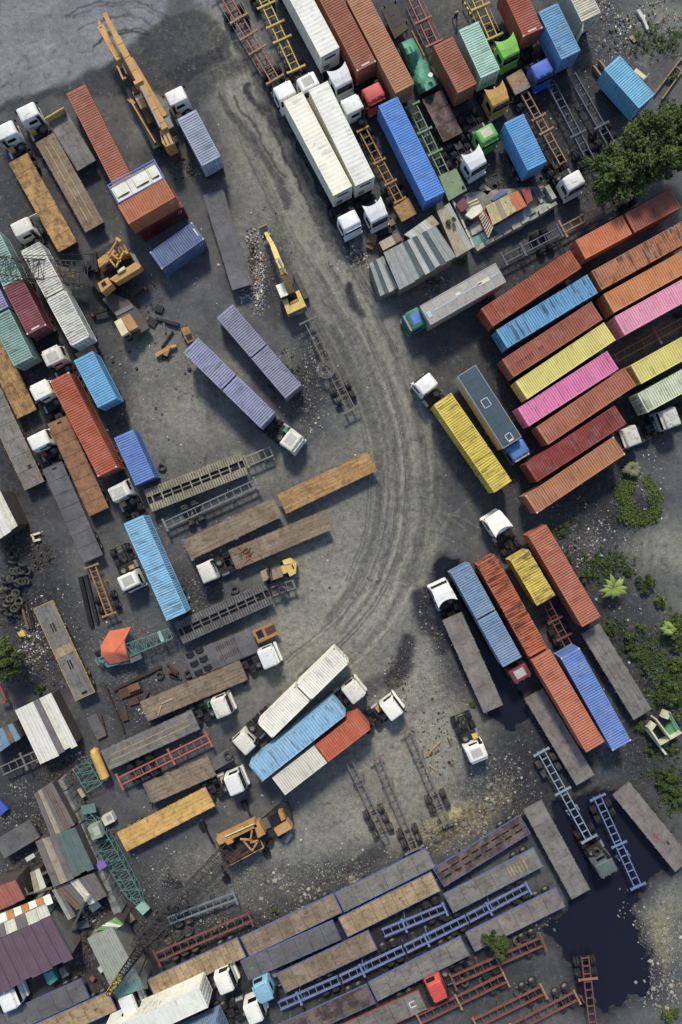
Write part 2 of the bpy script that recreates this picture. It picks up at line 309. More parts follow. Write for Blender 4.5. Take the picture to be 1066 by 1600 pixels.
# relief: lumps, ruts, hollows that hold water, two low heaps
ZZ = (vnoise(SH, 60, 11)-.5)*.16 + (vnoise(SH, 9, 12)-.5)*.05 + gravel*(vnoise(SH, 3, 13, 2)-.5)*.16
ZZ -= tw*.035*(np.sin(tu*.55)*.5+.5)
ZZ = np.maximum(ZZ, -.11); ZZ = ZZ*(1-wet*.7)-wet*.27
for x, y, rx, ry, h in ((1004, 775, 34, 34, .9), (962, 800, 22, 26, .5), (930, 860, 34, 30, .5), (496, 590, 20, 70, .18), (418, 420, 16, 50, .5), (25, 880, 30, 50, .2)):
    ZZ += np.exp(-(((PX0-x)/rx)**2+((PY0-y)/ry)**2)*1.6)*h*(.8+.4*vnoise(SH, 6, 14))
far = (np.abs(XX) > 48) | (np.abs(YY) > 68); ZZ[far] = 0
def ground_z(x, y):
    i = int(np.clip(np.searchsorted(gx, x), 0, SH[1]-1)); j = int(np.clip(np.searchsorted(gy, y), 0, SH[0]-1)); return float(ZZ[j, i])
def build_ground():
    ny, nx = SH; me = bpy.data.meshes.new("ground")
    me.vertices.add(nx*ny); me.vertices.foreach_set('co', np.stack([XX, YY, ZZ], -1).astype(np.float32).ravel())
    i = np.arange(nx*ny).reshape(ny, nx); q = np.stack([i[:-1, :-1], i[:-1, 1:], i[1:, 1:], i[1:, :-1]], -1).reshape(-1, 4)
    me.loops.add(q.size); me.polygons.add(len(q)); me.loops.foreach_set('vertex_index', q.ravel().astype(np.int32))
    me.polygons.foreach_set('loop_start', np.arange(0, q.size, 4, dtype=np.int32)); me.polygons.foreach_set('loop_total', np.full(len(q), 4, np.int32))
    me.polygons.foreach_set('use_smooth', np.ones(len(q), bool)); me.update(calc_edges=True)
    for nm, ch in (("ma", (pale, dark, slab, gravel)), ("mb", (tu/40, tv/40, tw, wet)), ("mc", (soil, soil*0, soil*0, soil*0))):
        at = me.attributes.new(nm, 'FLOAT_COLOR', 'POINT'); at.data.foreach_set('color', np.stack(ch, -1).astype(np.float32).ravel())
    m = bpy.data.materials.new("yard_dirt"); m.use_nodes = True; n = m.node_tree; n.nodes.clear(); N = n.nodes.new; L = n.links.new
    out = N("ShaderNodeOutputMaterial"); b = N("ShaderNodeBsdfPrincipled"); L(b.outputs[0], out.inputs[0]); b.inputs['Specular IOR Level'].default_value = .1
    tc = N("ShaderNodeTexCoord")
    def att(nm):
        a = N("ShaderNodeAttribute"); a.attribute_name = nm; s = N("ShaderNodeSeparateColor"); L(a.outputs['Color'], s.inputs[0]); return s.outputs[0], s.outputs[1], s.outputs[2], a.outputs['Alpha']
    def noise(scale, detail=4, rough=.6, vec=None, dist=0.0):
        t = N("ShaderNodeTexNoise"); t.inputs['Scale'].default_value = scale; t.inputs['Detail'].default_value = detail; t.inputs['Roughness'].default_value = rough; t.inputs['Distortion'].default_value = dist
        L(vec or tc.outputs['Object'], t.inputs['Vector']); return t.outputs['Fac']
    def rmp(src, lo, hi, a=0.0, z=1.0):
        t = N("ShaderNodeMapRange"); t.inputs[1].default_value = lo; t.inputs[2].default_value = hi; t.inputs[3].default_value = a; t.inputs[4].default_value = z; L(src, t.inputs[0]); return t.outputs[0]
    def ma(op, a, bb):
        t = N("ShaderNodeMath"); t.operation = op; t.use_clamp = False
        for i_, v in enumerate((a, bb)):
            if isinstance(v, (int, float)): t.inputs[i_].default_value = v
            else: L(v, t.inputs[i_])
        return t.outputs[0]
    def mix(f, a, bb):
        t = N("ShaderNodeMix"); t.data_type = 'RGBA'
        for i_, v in ((0, f), (6, a), (7, bb)):
            if isinstance(v, (int, float)): t.inputs[i_].default_value = v
            elif isinstance(v, tuple): t.inputs[i_].default_value = (*v, 1)
            else: L(v, t.inputs[i_])
        return t.outputs[2]
    P, D, S, Gv = att("ma"); U, V, T, Wt = att("mb"); So, _, _, _ = att("mc")
    n1 = noise(.35, 5, .65, dist=.4); n2 = noise(1.6, 6, .7); n3 = noise(7, 5, .75); n4 = noise(26, 3, .8)
    cur = mix(rmp(n1, .3, .7), lin(GC['base0']), lin(GC['base1']))
    cur = mix(ma('MULTIPLY', P, rmp(n2, .32, .62, .45, 1)), cur, mix(n3, lin(GC['pale0']), lin(GC['pale1'])))
    cur = mix(ma('MULTIPLY', S, rmp(n2, .25, .6, .7, 1)), cur, mix(rmp(n1, .35, .65), lin(GC['slab0']), lin(GC['slab1'])))
    cur = mix(ma('MULTIPLY', So, rmp(n2, .35, .6)), cur, lin(GC['soil']))
    # tyre streaks
    cv = N("ShaderNodeCombineXYZ"); L(ma('MULTIPLY', U, 6.0), cv.inputs[0]); L(ma('MULTIPLY', V, .55), cv.inputs[1])
    st = noise(1.0, 5, .72, cv.outputs[0])
    cur = mix(ma('MULTIPLY', T, rmp(st, .48, .66, 0, .3)), cur, lin(GC['pale1']))
    cur = mix(ma('MULTIPLY', T, rmp(st, .46, .34, 0, .35)), cur, lin(GC['rut']))
    cur = mix(ma('MINIMUM', ma('MULTIPLY', D, rmp(n2, .3, .7, 1.3, .8)), .96), cur, mix(n3, lin(GC['dark0']), lin(GC['dark1'])))
    n5 = noise(.75, 7, .72, dist=.6)
    cur = mix(rmp(n5, .56, .66, 0, .55), cur, lin(GC['dark1'])); cur = mix(rmp(n5, .42, .32, 0, .22), cur, lin(GC['pale1']))
    # stones and grit
    vo = N("ShaderNodeTexVoronoi"); vo.inputs['Scale'].default_value = 5.5; L(tc.outputs['Object'], vo.inputs['Vector'])
    sx = N("ShaderNodeSeparateColor"); L(vo.outputs['Color'], sx.inputs[0])
    gr = ma('MULTIPLY', Gv, ma('MULTIPLY', rmp(vo.outputs['Distance'], .5, .25), rmp(sx.outputs[0], .55, .75)))
    cur = mix(ma('MULTIPLY', gr, .6), cur, mix(sx.outputs[1], lin(GC['stone0']), lin(GC['stone1'])))
    cur = mix(ma('MULTIPLY', ma('MULTIPLY', Gv, .8), rmp(n3, .58, .42, 0, .6)), cur, lin(GC['dark0']))
    vo2 = N("ShaderNodeTexVoronoi"); vo2.inputs['Scale'].default_value = 2.3; L(tc.outputs['Object'], vo2.inputs['Vector'])
    s2 = N("ShaderNodeSeparateColor"); L(vo2.outputs['Color'], s2.inputs[0])
    cur = mix(ma('MULTIPLY', rmp(vo2.outputs['Distance'], .16, .08), rmp(s2.outputs[0], .8, .84, 0, .55)), cur, lin(GC['stone1']))
    vm = N("ShaderNodeVectorMath"); vm.operation = 'SCALE'; L(cur, vm.inputs[0])
    L(ma('MULTIPLY', rmp(n4, .25, .75, .78, 1.22), ma('MULTIPLY', rmp(n3, .3, .7, .8, 1.2), rmp(n2, .3, .7, .84, 1.16))), vm.inputs['Scale'])
    fin = mix(ma('MULTIPLY', Wt, .9), vm.outputs[0], lin(GC['mud']))
    L(fin, b.inputs['Base Color']); L(rmp(ma('ADD', D, Wt), .5, 1.6, .92, .45), b.inputs['Roughness'])
    bp = N("ShaderNodeBump"); bp.inputs['Strength'].default_value = .55; bp.inputs['Distance'].default_value = .12
    L(ma('ADD', ma('MULTIPLY', n3, .6), ma('ADD', n2, ma('MULTIPLY', n4, .25))), bp.inputs['Height']); L(bp.outputs[0], b.inputs['Normal'])
    me.materials.append(m); o = obj("ground", me); o['kind'] = 'structure'; return o
GC = dict(base0=(76, 77, 81), base1=(100, 100, 98), pale0=(134, 133, 120), pale1=(168, 165, 147), slab0=(112, 115, 119), slab1=(135, 136, 136), soil=(188, 170, 116), rut=(92, 92, 92), dark0=(31, 32, 38), dark1=(58, 58, 60), stone0=(126, 126, 120), stone1=(190, 186, 172), mud=(34, 35, 40))
build_ground()
WATER = bpy.data.materials.new("still_dark_water"); WATER.use_nodes = True
_b = WATER.node_tree.nodes['Principled BSDF']; _b.inputs['Base Color'].default_value = (*lin((27, 29, 40)), 1); _b.inputs['Roughness'].default_value = .06; _b.inputs['IOR'].default_value = 1.33
def water(name, pts, z, grow=1.0):
    cx = sum(p[0] for p in pts)/len(pts); cy = sum(p[1] for p in pts)/len(pts)
    x0, x1, y0, y1 = min(p[0] for p in pts)-grow, max(p[0] for p in pts)+grow, min(p[1] for p in pts)-grow, max(p[1] for p in pts)+grow; q = [(x0, y0), (x1, y0), (x1, y1), (x0, y1)]
    me = bpy.data.meshes.new(name); me.from_pydata([(*G(p), z) for p in q], [], [tuple(range(len(q)))[::-1]]); me.materials.append(WATER)
    o = obj(name, me); o['kind'] = 'structure'; return o
water("pond_water", POND, -.15, 20); water("puddle_water", POOL, -.15, 20)
# ---------------------------------------------------------------- shipping containers
def ribs(L, W, pitch, depth, vertical=None):
    """trapezoid corrugation along x; returns list of (x, offset, groove)"""
    n = max(3, int(round(L/pitch))); p = L/n; out = []
    for i in range(n):
        x = -L/2+i*p
        out += [(x+p*.06, 0, 0), (x+p*.40, 0, 0), (x+p*.56, -depth, 1), (x+p*.88, -depth, 1)]
    return [(-L/2, 0, 0)]+out+[(L/2, 0, 0)]
def roof_mesh(L, W, m, pitch, depth=.045):
    b = MB(); pr = ribs(L-.36, W-.16, pitch, depth); y = (W-.16)/2
    rows = [(-y, 0), (-y+.05, 1), (y-.05, 1), (y, 0)]
    for k, (x, o, g) in enumerate(pr):
        for j, (yy, a) in enumerate(rows):
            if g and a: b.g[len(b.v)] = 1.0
            b.v.append((x, yy, o*a))
        if k:
            for j in range(3): b.f.append(((k-1)*4+j, k*4+j, k*4+j+1, (k-1)*4+j+1))
    # end cover plates beside the castings
    for s in (-1, 1): b.box(s*(L/2-.09), 0, -.012, .178, W-.36, .03)
    return b.mesh("roof", m)
def wall_mesh(L, Hh, m, pitch=.28, depth=.04):
    b = MB(); pr = ribs(L, 0, pitch, depth)
    for k, (x, o, g) in enumerate(pr):
        for z in (0, Hh):
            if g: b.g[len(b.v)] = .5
            b.v.append((x, o, z))
        if k: b.f.append((k*2-2, k*2, k*2+1, k*2-1))
    return b.mesh("side_wall", m)
def frame_mesh(L, W, Hh, m):
    b = MB(); a = .1; e = L/2
    for s in (-1, 1):
        b.box(0, s*(W/2-a/2), Hh-.055, L-.36, a-.02, .09); b.box(0, s*(W/2-a/2), .08, L-.36, a, .14)
        b.box(s*(e-a/2), 0, Hh-.07, a-.01, W-.36, .1); b.box(s*(e-a/2), 0, .08, a, W-.36, .14)
        for t in (-1, 1): b.box(s*(e-.085), t*(W/2-.085), Hh/2, .15, .15, Hh-.26)
    return b.mesh("frame", m)
DOORBAR = None
CONT = []
def container(A, B, color, label, short, z=1.35, door='B', tall=False, pitch=.29, group=None, castings=None, length=None, deckless=False, chassis=None, name="shipping_container", depth=.045, cw=None):
    m = color; Hh = 2.9 if tall else 2.59; top = z+Hh
    a, b_ = G(A, top), G(B, top); cx, cy = (a[0]+b_[0])/2, (a[1]+b_[1])/2; dist = math.hypot(b_[0]-a[0], b_[1]-a[1])
    L = length or (12.19 if dist > 9 else 6.06); W = 2.44; ang = math.atan2(b_[1]-a[1], b_[0]-a[0])
    if door == 'A': ang += math.pi          # doors at +x
    t = thing(name, label, "container", (cx, cy, z), ang, group)
    k = m.name
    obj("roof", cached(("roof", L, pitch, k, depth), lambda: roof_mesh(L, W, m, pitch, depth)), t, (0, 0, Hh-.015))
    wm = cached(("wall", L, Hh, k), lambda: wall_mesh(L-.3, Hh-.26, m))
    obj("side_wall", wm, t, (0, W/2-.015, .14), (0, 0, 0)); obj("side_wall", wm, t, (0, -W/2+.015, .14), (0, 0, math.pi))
    obj("end_wall", cached(("endw", Hh, k), lambda: wall_mesh(W-.3, Hh-.26, m)), t, (-L/2+.02, 0, .14), (0, 0, math.pi/2))
    obj("frame", cached(("frame", L, Hh, k), lambda: frame_mesh(L, W, Hh, m)), t)
    obj("floor", cached(("cfl", L), lambda: MB().box(0, 0, .11, L-.3, W-.3, .06).mesh("floor", STEEL_DK)), t)
    dm = cached(("door", Hh, k), lambda: MB().box(0, 0, 0, .05, 1.05, Hh-.3).box(.03, 0, Hh*.2, .03, .9, Hh*.3).box(.03, 0, -Hh*.2, .03, .9, Hh*.3).mesh("door", m))
    bm = cached(("bar",  Hh), lambda: MB().cyl((0, 0, -Hh/2+.16), (0, 0, Hh/2-.16), .022, 6).box(.01, .12, -.3, .03, .26, .04).mesh("locking_bar", STEEL_GY))
    for s in (-1, 1):
        dr = obj("door", dm, t, (L/2-.06, s*.545, Hh/2))
        for y in (-.24, .24): obj("locking_bar", bm, dr, (.075, y, 0))
    cm = cached(("cast", castings.name if castings else k), lambda: MB().box(0, 0, 0, .178, .162, .118).box(0, 0, .059, .1, .06, .012).mesh("corner_casting", castings or m))
    for sx in (-1, 1):
        for sy in (-1, 1):
            for zz in (.06, Hh-.055): obj("corner_casting", cm, t, (sx*(L/2-.089), sy*(W/2-.081), zz))
    CONT.append((t, L, ang, z, short, door))
    if chassis: under_chassis(t, L, z, short, chassis)
    return t
def tyre_mesh(old=False):
    def f():
        r, w_ = .52, .28
        return MB().lathe([(.30, -w_/2), (r-.05, -w_/2), (r, -w_/2+.05), (r, -.03), (r-.02, -.02), (r-.02, .02), (r, .03), (r, w_/2-.05), (r-.05, w_/2), (.30, w_/2), (.29, 0)], 18).mesh("tyre", TYRE_OLD if old else TYRE, False)
    return cached(("tyre", old), f)
def rim_mesh(m=None):
    m = m or RIM
    return cached(("rim", m.name), lambda: MB().lathe([(.0, -.02), (.12, -.05), (.2, .03), (.295, .06), (.295, -.1), (.05, -.1)], 14).mesh("rim", m))
def wheel(t, x, y, z=.52, out=1, old=False, rim=True, name="wheel", m=None):
    e = obj(name, tyre_mesh(old), t, (x, y, z))
    if rim: obj("rim", rim_mesh(m), e, (0, .07*out, 0), (0, 0, 0 if out > 0 else math.pi))
    return e
def under_chassis(ct, L, z, short, label):
    """the skeletal trailer that a container rides on; only its edges and tyres show"""
    t = thing("container_chassis", label, "trailer", (ct.location.x, ct.location.y, 0), ct.rotation_euler.z, "chassis trailers under containers")
    bm = cached(("ucb", L, z), lambda: MB().box(0, 0, z-.2, L-.3, .14, .34).mesh("beam", STEEL_DK))
    for s in (-1, 1): obj("beam", bm, t, (0, s*.45, 0))
    cm = cached(("ucx", z), lambda: MB().box(0, 0, z-.12, .22, 2.36, .16).mesh("cross_member", STEEL_DK))
    for x in (-L/2+.35, 0, L/2-.35): obj("cross_member", cm, t, (x, 0, 0))
    lg = cached("uclg", lambda: MB().box(0, 0, .55, .12, .12, 1.0).box(0, 0, .05, .3, .3, .06).mesh("landing_leg", STEEL_DK))
    for s in (-1, 1): obj("landing_leg", lg, t, (-L/2+(3.6 if L > 9 else 2.9), s*.72, 0))
    for x in ((L/2-1.3, L/2-2.6) if L > 9 else (L/2-.8, L/2-2.0)):
        for s in (-1, 1): wheel(t, x, s*1.02, out=s)
    return t

# ---------------------------------------------------------------- flatbed trailers
def flatbed(A, B, deck, label, rail=None, z=1.5, width=2.5, plates=6, rear='B', head=None, gap=.02, group="flatbed trailers", wheels=True, style='plate', marks=None, name="flatbed_trailer", corners=None, lines=None, old=False, patches=None):
    a, b_ = G(A, z), G(B, z); cx, cy = (a[0]+b_[0])/2, (a[1]+b_[1])/2; L = math.hypot(b_[0]-a[0], b_[1]-a[1])
    L = round(L, 2); ang = math.atan2(b_[1]-a[1], b_[0]-a[0])
    if rear == 'A': ang += math.pi
    t = thing(name, label, "trailer", (cx, cy, 0), ang, group); rail = rail or deck; W = width; Li = L-.12
    if style == 'plate':
        p = Li/plates; pm = MB().box(0, 0, 0, p-gap*2, W-.1, .05).mesh("deck_plate", deck)
        for i in range(plates): obj("deck_plate", pm, t, (-Li/2+(i+.5)*p, 0, z-.03+R.uniform(-.006, .006)), (0, 0, 0))
    elif style == 'plank':
        n = plates; p = (W-.1)/n; nl = 3; q = Li/nl; pm = MB().box(0, 0, 0, q-.015, p-.02, .05).mesh("deck_plank", deck)
        for j in range(nl):
            for i in range(n): obj("deck_plank", pm, t, (-Li/2+(j+.5)*q, -(W-.1)/2+(i+.5)*p, z-.03+R.uniform(-.012, .008)))
    elif style == 'slotted':
        n = int(Li/.31); p = Li/n; hw = (W-.1)/2-.42
        pm = MB().box(0, 0, 0, p*.8, hw, .07).mesh("deck_slat", deck)
        for i in range(n):
            for s in (-1, 1): obj("deck_slat", pm, t, (-Li/2+(i+.5)*p, s*(.42+hw/2), z-.035))
        xm = MB().box(0, 0, 0, .16, .82, .06).mesh("cross_member", deck)
        for i in range(10): obj("cross_member", xm, t, (-Li/2+(i+.5)*Li/10, 0, z-.05))
        obj("spine", (MB().box(0, 0, z-.06, Li*.75, .09, .05), deck), t)
        obj("under_pan", (MB().box(0, 0, z-.3, Li-.1, W-.2, .03), STEEL_BLK), t)
    elif style == 'frame':      # rails with rusted-through bays
        for s in (-1, 1): obj("deck_plate", (MB().box(0, s*(W/2-.42), z-.03, Li, .7, .05), deck), t)
        obj("deck_plate", (MB().box(0, 0, z-.03, Li, .5, .05), deck), t)
        xm = MB().box(0, 0, 0, .5, W-.12, .05).mesh("cross_member", deck)
        for i in range(9): obj("cross_member", xm, t, (-Li/2+.35+i*(Li-.7)/8, 0, z-.085))
        obj("under_pan", (MB().box(0, 0, z-.3, Li-.1, W-.2, .03), RUST), t)
    sr = MB().box(0, 0, 0, L, .045, .16).mesh("side_rail", rail)
    for s in (-1, 1): obj("side_rail", sr, t, (0, s*(W/2-.022), z-.075))
    er = MB().box(0, 0, 0, .055, W-.11, .17).mesh("end_rail", rail)
    for s in (-1, 1): obj("end_rail", er, t, (s*(L/2-.027), 0, z-.08))
    fb = MB().box(0, 0, z-.32, L-.4, .13, .42).mesh("beam", STEEL_DK)
    for s in (-1, 1): obj("beam", fb, t, (0, s*.47, 0))
    pk = cached(("pocket", rail.name), lambda: MB().box(0, 0, 0, .12, .07, .12).mesh("stake_pocket", rail))
    for i in range(max(4, int(L/1.6))):
        for s in (-1, 1): obj("stake_pocket", pk, t, (-L/2+.5+i*1.5 if L > 8 else -L/2+.4+i*1.1, s*(W/2+.035), z-.08)) if -L/2+.5+i*1.5 < L/2-.2 else None
    lg = cached("fblg", lambda: MB().box(0, 0, .58, .12, .12, 1.1).box(0, 0, .04, .3, .3, .06).mesh("landing_leg", STEEL_DK))
    if L > 8:
        for s in (-1, 1): obj("landing_leg", lg, t, (-L/2+3.6, s*.75, 0))
    if wheels:
        for x in ((L/2-1.2, L/2-2.5) if L > 8 else (L/2-1.0, L/2-2.2)):
            for s in (-1, 1): wheel(t, x, s*1.03, out=s, old=old)
    if head: obj("headboard", (MB().box(-L/2-.06, 0, z+.35, .1, W-.1, .9).box(-L/2-.06, 0, z+.85, .14, W, .1), head), t)
    if marks: obj("coupling_slot", (MB().box(-L/2+.45, .1, z+.012, .2, .55, .03), STEEL_BLK), t)
    if lines:
        for y in (-.35, .35): obj("painted_line", (MB().box(0, y, z+.008, L*.86, .09, .012), lines), t)
    if corners:
        cm = MB().box(0, 0, 0, .34, .3, .1).mesh("twist_lock", corners)
        for x in (-L/2+.2, 0, L/2-.2):
            for s in (-1, 1): obj("twist_lock", cm, t, (x, s*(W/2+.02), z-.02))
    for (x, y, sx, sy, mm) in patches or (): obj("deck_patch", (MB().box(x*L/2, y*W/2, z+.012, sx, sy, .02), mm), t)
    return t

# ---------------------------------------------------------------- skeletal chassis trailers
def ladder(A, B, m, label, z=1.28, rear='B', wheels='rear', bol=(0, .5, 1), bw=2.4, spread=.5, step=.95, neck=0, group="bare skeletal chassis trailers", axles=2, bm=None, low=False, old=False, rails=False, extra=None, dual=True, name="skeletal_trailer"):
    a, b_ = G(A, z), G(B, z); cx, cy = (a[0]+b_[0])/2, (a[1]+b_[1])/2; L = math.hypot(b_[0]-a[0], b_[1]-a[1]); ang = math.atan2(b_[1]-a[1], b_[0]-a[0])
    if rear == 'A': ang += math.pi
    t = thing(name, label, "trailer", (cx, cy, 0), ang, group); bm = bm or m; L = round(L, 2)
    zc = z-.14
    bmesh_ = MB().box(0, 0, .11, L, .13, .05).box(0, 0, -.11, L, .13, .05).box(0, 0, 0, L, .04, .2).mesh("beam", m)
    for s in (-1, 1): obj("beam", bmesh_, t, (0, s*spread, zc))
    n = max(3, int(L/step)); xm = cached(("lx", m.name, spread), lambda: MB().box(0, 0, 0, .075, spread*2-.12, .12).mesh("cross_member", m))
    for i in range(n+1): obj("cross_member", xm, t, (-L/2+.12+i*(L-.24)/n, 0, zc+.02))
    for f in bol:
        bb = cached(("lb", bm.name, bw), lambda: MB().box(0, 0, 0, .2, bw, .14).box(0, bw/2-.1, .02, .27, .2, .16).box(0, -bw/2+.1, .02, .27, .2, .16).mesh("bolster", bm))
        obj("bolster", bb, t, (-L/2+.13+f*(L-.26), 0, zc+.085+.13))
    if rails:
        for s in (-1, 1): obj("side_rail", (MB().box(-L*.05, s*1.05, zc-.1, L*.7, .05, .06), bm), t)
    lg = cached(("lll", m.name), lambda: MB().box(0, 0, .58, .11, .11, 1.0).box(0, 0, .04, .3, .3, .05).mesh("landing_leg", m))
    for s in (-1, 1): obj("landing_leg", lg, t, (-L/2+min(3.6, L*.38), s*.68, 0))
    if wheels:
        xs = [L/2-.9-1.28*i for i in range(axles)] if wheels == 'rear' else [wheels*L/2-1.28*i for i in range(axles)]
        ax = cached("axle", lambda: MB().cyl((0, -.9, 0), (0, .9, 0), .07, 8).mesh("axle", STEEL_DK))
        for x in xs:
            obj("axle", ax, t, (x, 0, .52))
            for s in (-1, 1):
                wheel(t, x, s*.82, out=s, old=old, rim=False)
                if dual: wheel(t, x, s*1.14, out=s, old=old)
    return t

# ---------------------------------------------------------------- tractor units
def rrect(x0, x1, hw, r, n=4, z=0.0):
    pts = []
    for cx, cy, a0 in ((x1-r, hw-r, 0), (x0+r, hw-r, 90), (x0+r, -hw+r, 180), (x1-r, -hw+r, 270)):
        for i in range(n+1):
            a = math.radians(a0+90*i/n); pts.append((cx+r*math.cos(a), cy+r*math.sin(a), z))
    return pts
def cab_mesh(m, kind):
    def f():
        b = MB(); bk = -1.0 if kind != 'long' else -1.35
        S = [(.62, .98, bk, 1.18, .12), (1.3, 1.0, bk, 1.2, .12), (1.72, 1.0, bk, 1.2, .12), (2.5, .84, bk+.02, 1.14, .14), (2.74, .76, bk+.05, 1.12, .18), (2.83, .68, bk+.11, 1.06, .2), (2.86, .58, bk+.2, .97, .2)]
        b.loft([rrect(x0, x1, hw, r, 3, z) for (z, x1, x0, hw, r) in S]); return b.mesh("cab_shell", m, True)
    return cached(("cab", m.name, kind), f)
def panel(p00, p10, p11, p01, th):
    a, b_, c, d_ = map(Vector, (p00, p10, p11, p01)); n = (b_-a).cross(d_-a).normalized()*th
    mb = MB(); mb.add([a, b_, c, d_, a+n, b_+n, c+n, d_+n], [(3, 2, 1, 0), (4, 5, 6, 7), (0, 1, 5, 4), (1, 2, 6, 5), (2, 3, 7, 6), (3, 0, 4, 7)]); return mb
TANKS = {}
def tractor(C, hd, m, label, kind='flat', ribbed=False, fairing=False, tank=None, bare=False, short=False, group="tractor units", z=2.85, vis=None, dirty=None, hatch=False, rearlen=4.4, deckm=None, name="tractor_truck", open_door=False, roofp=None):
    c = G(C, z); ang = math.atan2(-hd[1], hd[0])
    t = thing(name, label, "truck", (c[0], c[1], 0), ang, group); bk = -1.0 if kind != 'long' else -1.35
    cab = obj("cab", cab_mesh(m, kind), t)
    key = m.name
    ws = cached("ws", lambda: panel((.995, -1.02, 1.78), (.995, 1.02, 1.78), (.865, .98, 2.46), (.865, -.98, 2.46), .012).mesh("windshield", GLASS)); obj("windshield", ws, cab)
    sw = cached("sw", lambda: panel((-.35, 1.205, 1.75), (-.35, 1.155, 2.4), (.7, 1.155, 2.4), (.8, 1.205, 1.75), .012).mesh("side_window", GLASS)); obj("side_window", sw, cab)
    sw2 = cached("sw2", lambda: panel((-.35, -1.205, 1.75), (.8, -1.205, 1.75), (.7, -1.155, 2.4), (-.35, -1.155, 2.4), .012).mesh("side_window", GLASS)); obj("side_window", sw2, cab)
    rw = cached(("rw", bk), lambda: panel((bk+.005, .55, 1.85), (bk+.005, -.55, 1.85), (bk+.02, -.5, 2.35), (bk+.02, .5, 2.35), .012).mesh("rear_window", GLASS)); obj("rear_window", rw, cab)
    bp = cached(("bp", key), lambda: MB().loft([rrect(.92, 1.2, 1.2, .1, 2, zz) for zz in (.42, .82)]).mesh("bumper", m)); obj("bumper", bp, t)
    vz = cached(("vz", (vis or STEEL_BLK).name), lambda: MB().loft([[(.84, -1.0, 2.5), (1.06, -.98, 2.46), (1.06, .98, 2.46), (.84, 1.0, 2.5)], [(.82, -1.0, 2.54), (1.06, -.98, 2.5), (1.06, .98, 2.5), (.82, 1.0, 2.54)]]).mesh("sun_visor", vis or STEEL_BLK)); obj("sun_visor", vz, cab)
    hl = cached("hl", lambda: MB().box(0, 0, 0, .06, .32, .18).mesh("headlight", LAMP))
    mr = cached("mr", lambda: MB().box(0, 0, 0, .12, .2, .42).beam((0, 0, .1), (-.15, -.22, .1), .04, .04).mesh("mirror", STEEL_BLK))
    mr2 = cached("mr2", lambda: MB().box(0, 0, 0, .12, .2, .42).beam((0, 0, .1), (-.15, .22, .1), .04, .04).mesh("mirror", STEEL_BLK))
    obj("mirror", mr, cab, (1.02, 1.36, 2.0)); obj("mirror", mr2, cab, (1.02, -1.36, 2.0))
    for s in (-1, 1): obj("headlight", hl, t, (1.215, s*.85, .66))
    ml = cached("ml", lambda: MB().box(0, 0, 0, .07, .12, .05).mesh("marker_light", AMBER))
    for y in (-.8, 0, .8): obj("marker_light", ml, cab, (.74, y, 2.79))
    rs = cached(("seam", bk), lambda: MB().box(-.1, .98, 2.845, 1.1, .02, .03).box(-.1, -.98, 2.845, 1.1, .02, .03).mesh("roof_seam", STEEL_DK)); obj("roof_seam", rs, cab)
    if not fairing:
        sd = 1 if R.random() < .5 else -1
        obj("snorkel", cached(("snk", bk), lambda: MB().box(bk-.1, 0, 2.0, .16, .3, 1.5).box(bk-.06, 0, 2.8, .2, .42, .16).mesh("snorkel", STEEL_BLK)), cab, (0, sd*.85, 0))
    if ribbed:
        rm = cached(("rib", key), lambda: MB().box(-.18, 0, 2.857, 1.2, .055, .03).mesh("roof_rib", m))
        for i in range(7): obj("roof_rib", rm, cab, (0, -.72+i*.24, 0))
    if hatch: obj("roof_hatch", cached(("hatch", key), lambda: MB().box(-.1, 0, 2.87, .5, .6, .06).mesh("roof_hatch", m)), cab)
    if fairing:
        def ff():
            b = MB(); n = 11; top = []; bot = []
            for i in range(n):
                u = -1+2*i/(n-1); top.append((-.9-.5*abs(u)**2.4, u*1.2, 3.16-.03*u*u)); bot.append((.6-.1*u*u, u*1.05, 2.87-.03*u*u))
            mid = [((a[0]*.4+q[0]*.6), (a[1]+q[1])/2*1.03, a[2]*.62+q[2]*.38) for a, q in zip(top, bot)]
            o = len(b.v); rows = [bot, mid, top, [(p[0]+.05, p[1]*.96, p[2]-.09) for p in top], [(p[0]+.5, p[1]*.94, 2.87) for p in mid]]
            b.v += [p for r in rows for p in r]
            for k in range(len(rows)-1):
                for i in range(n-1): b.f.append((k*n+i, k*n+i+1, (k+1)*n+i+1, (k+1)*n+i))
            for i in (0, n-1): b.f.append(tuple(k*n+i for k in range(len(rows))))
            return b.mesh("roof_fairing", m)
        obj("roof_fairing", cached(("fair", key), ff), cab)
    rl = rearlen
    ch = cached(("chs", rl, bk), lambda: MB().box((bk-.0-rl+1)/2, .42, .78, rl-1.0+abs(bk)*.0+.9, .1, .26).box((bk-rl+1)/2, -.42, .78, rl-.1, .1, .26).box(bk-.5, 0, .78, .1, .74, .2).box(-rl+.35, 0, .78, .1, .74, .2).box(-rl+1.4, 0, .78, .1, .74, .2).mesh("chassis_frame", STEEL_BLK)); obj("chassis_frame", ch, t)
    fl = cached(("cfloor",), lambda: MB().box(0, 0, .56, 1.7, 2.0, .1).mesh("cab_floor", STEEL_BLK)); obj("cab_floor", fl, t)
    dp = cached(("dp", (deckm or STEEL_DK).name, bk), lambda: MB().box(bk-.62, 0, .95, 1.05, 1.9, .05).mesh("catwalk", deckm or STEEL_DK)); obj("catwalk", dp, t)
    ft = cached("ft", lambda: MB().cyl((-1.2, 0, .62), (-2.1, 0, .62), .3, 12).mesh("fuel_tank", CHROME)); obj("fuel_tank", ft, t, (bk+.95, 1.0, 0))
    bb = cached("bbx", lambda: MB().box(0, 0, .62, .7, .5, .45).mesh("battery_box", STEEL_BLK)); obj("battery_box", bb, t, (bk-.5, -.98, 0))
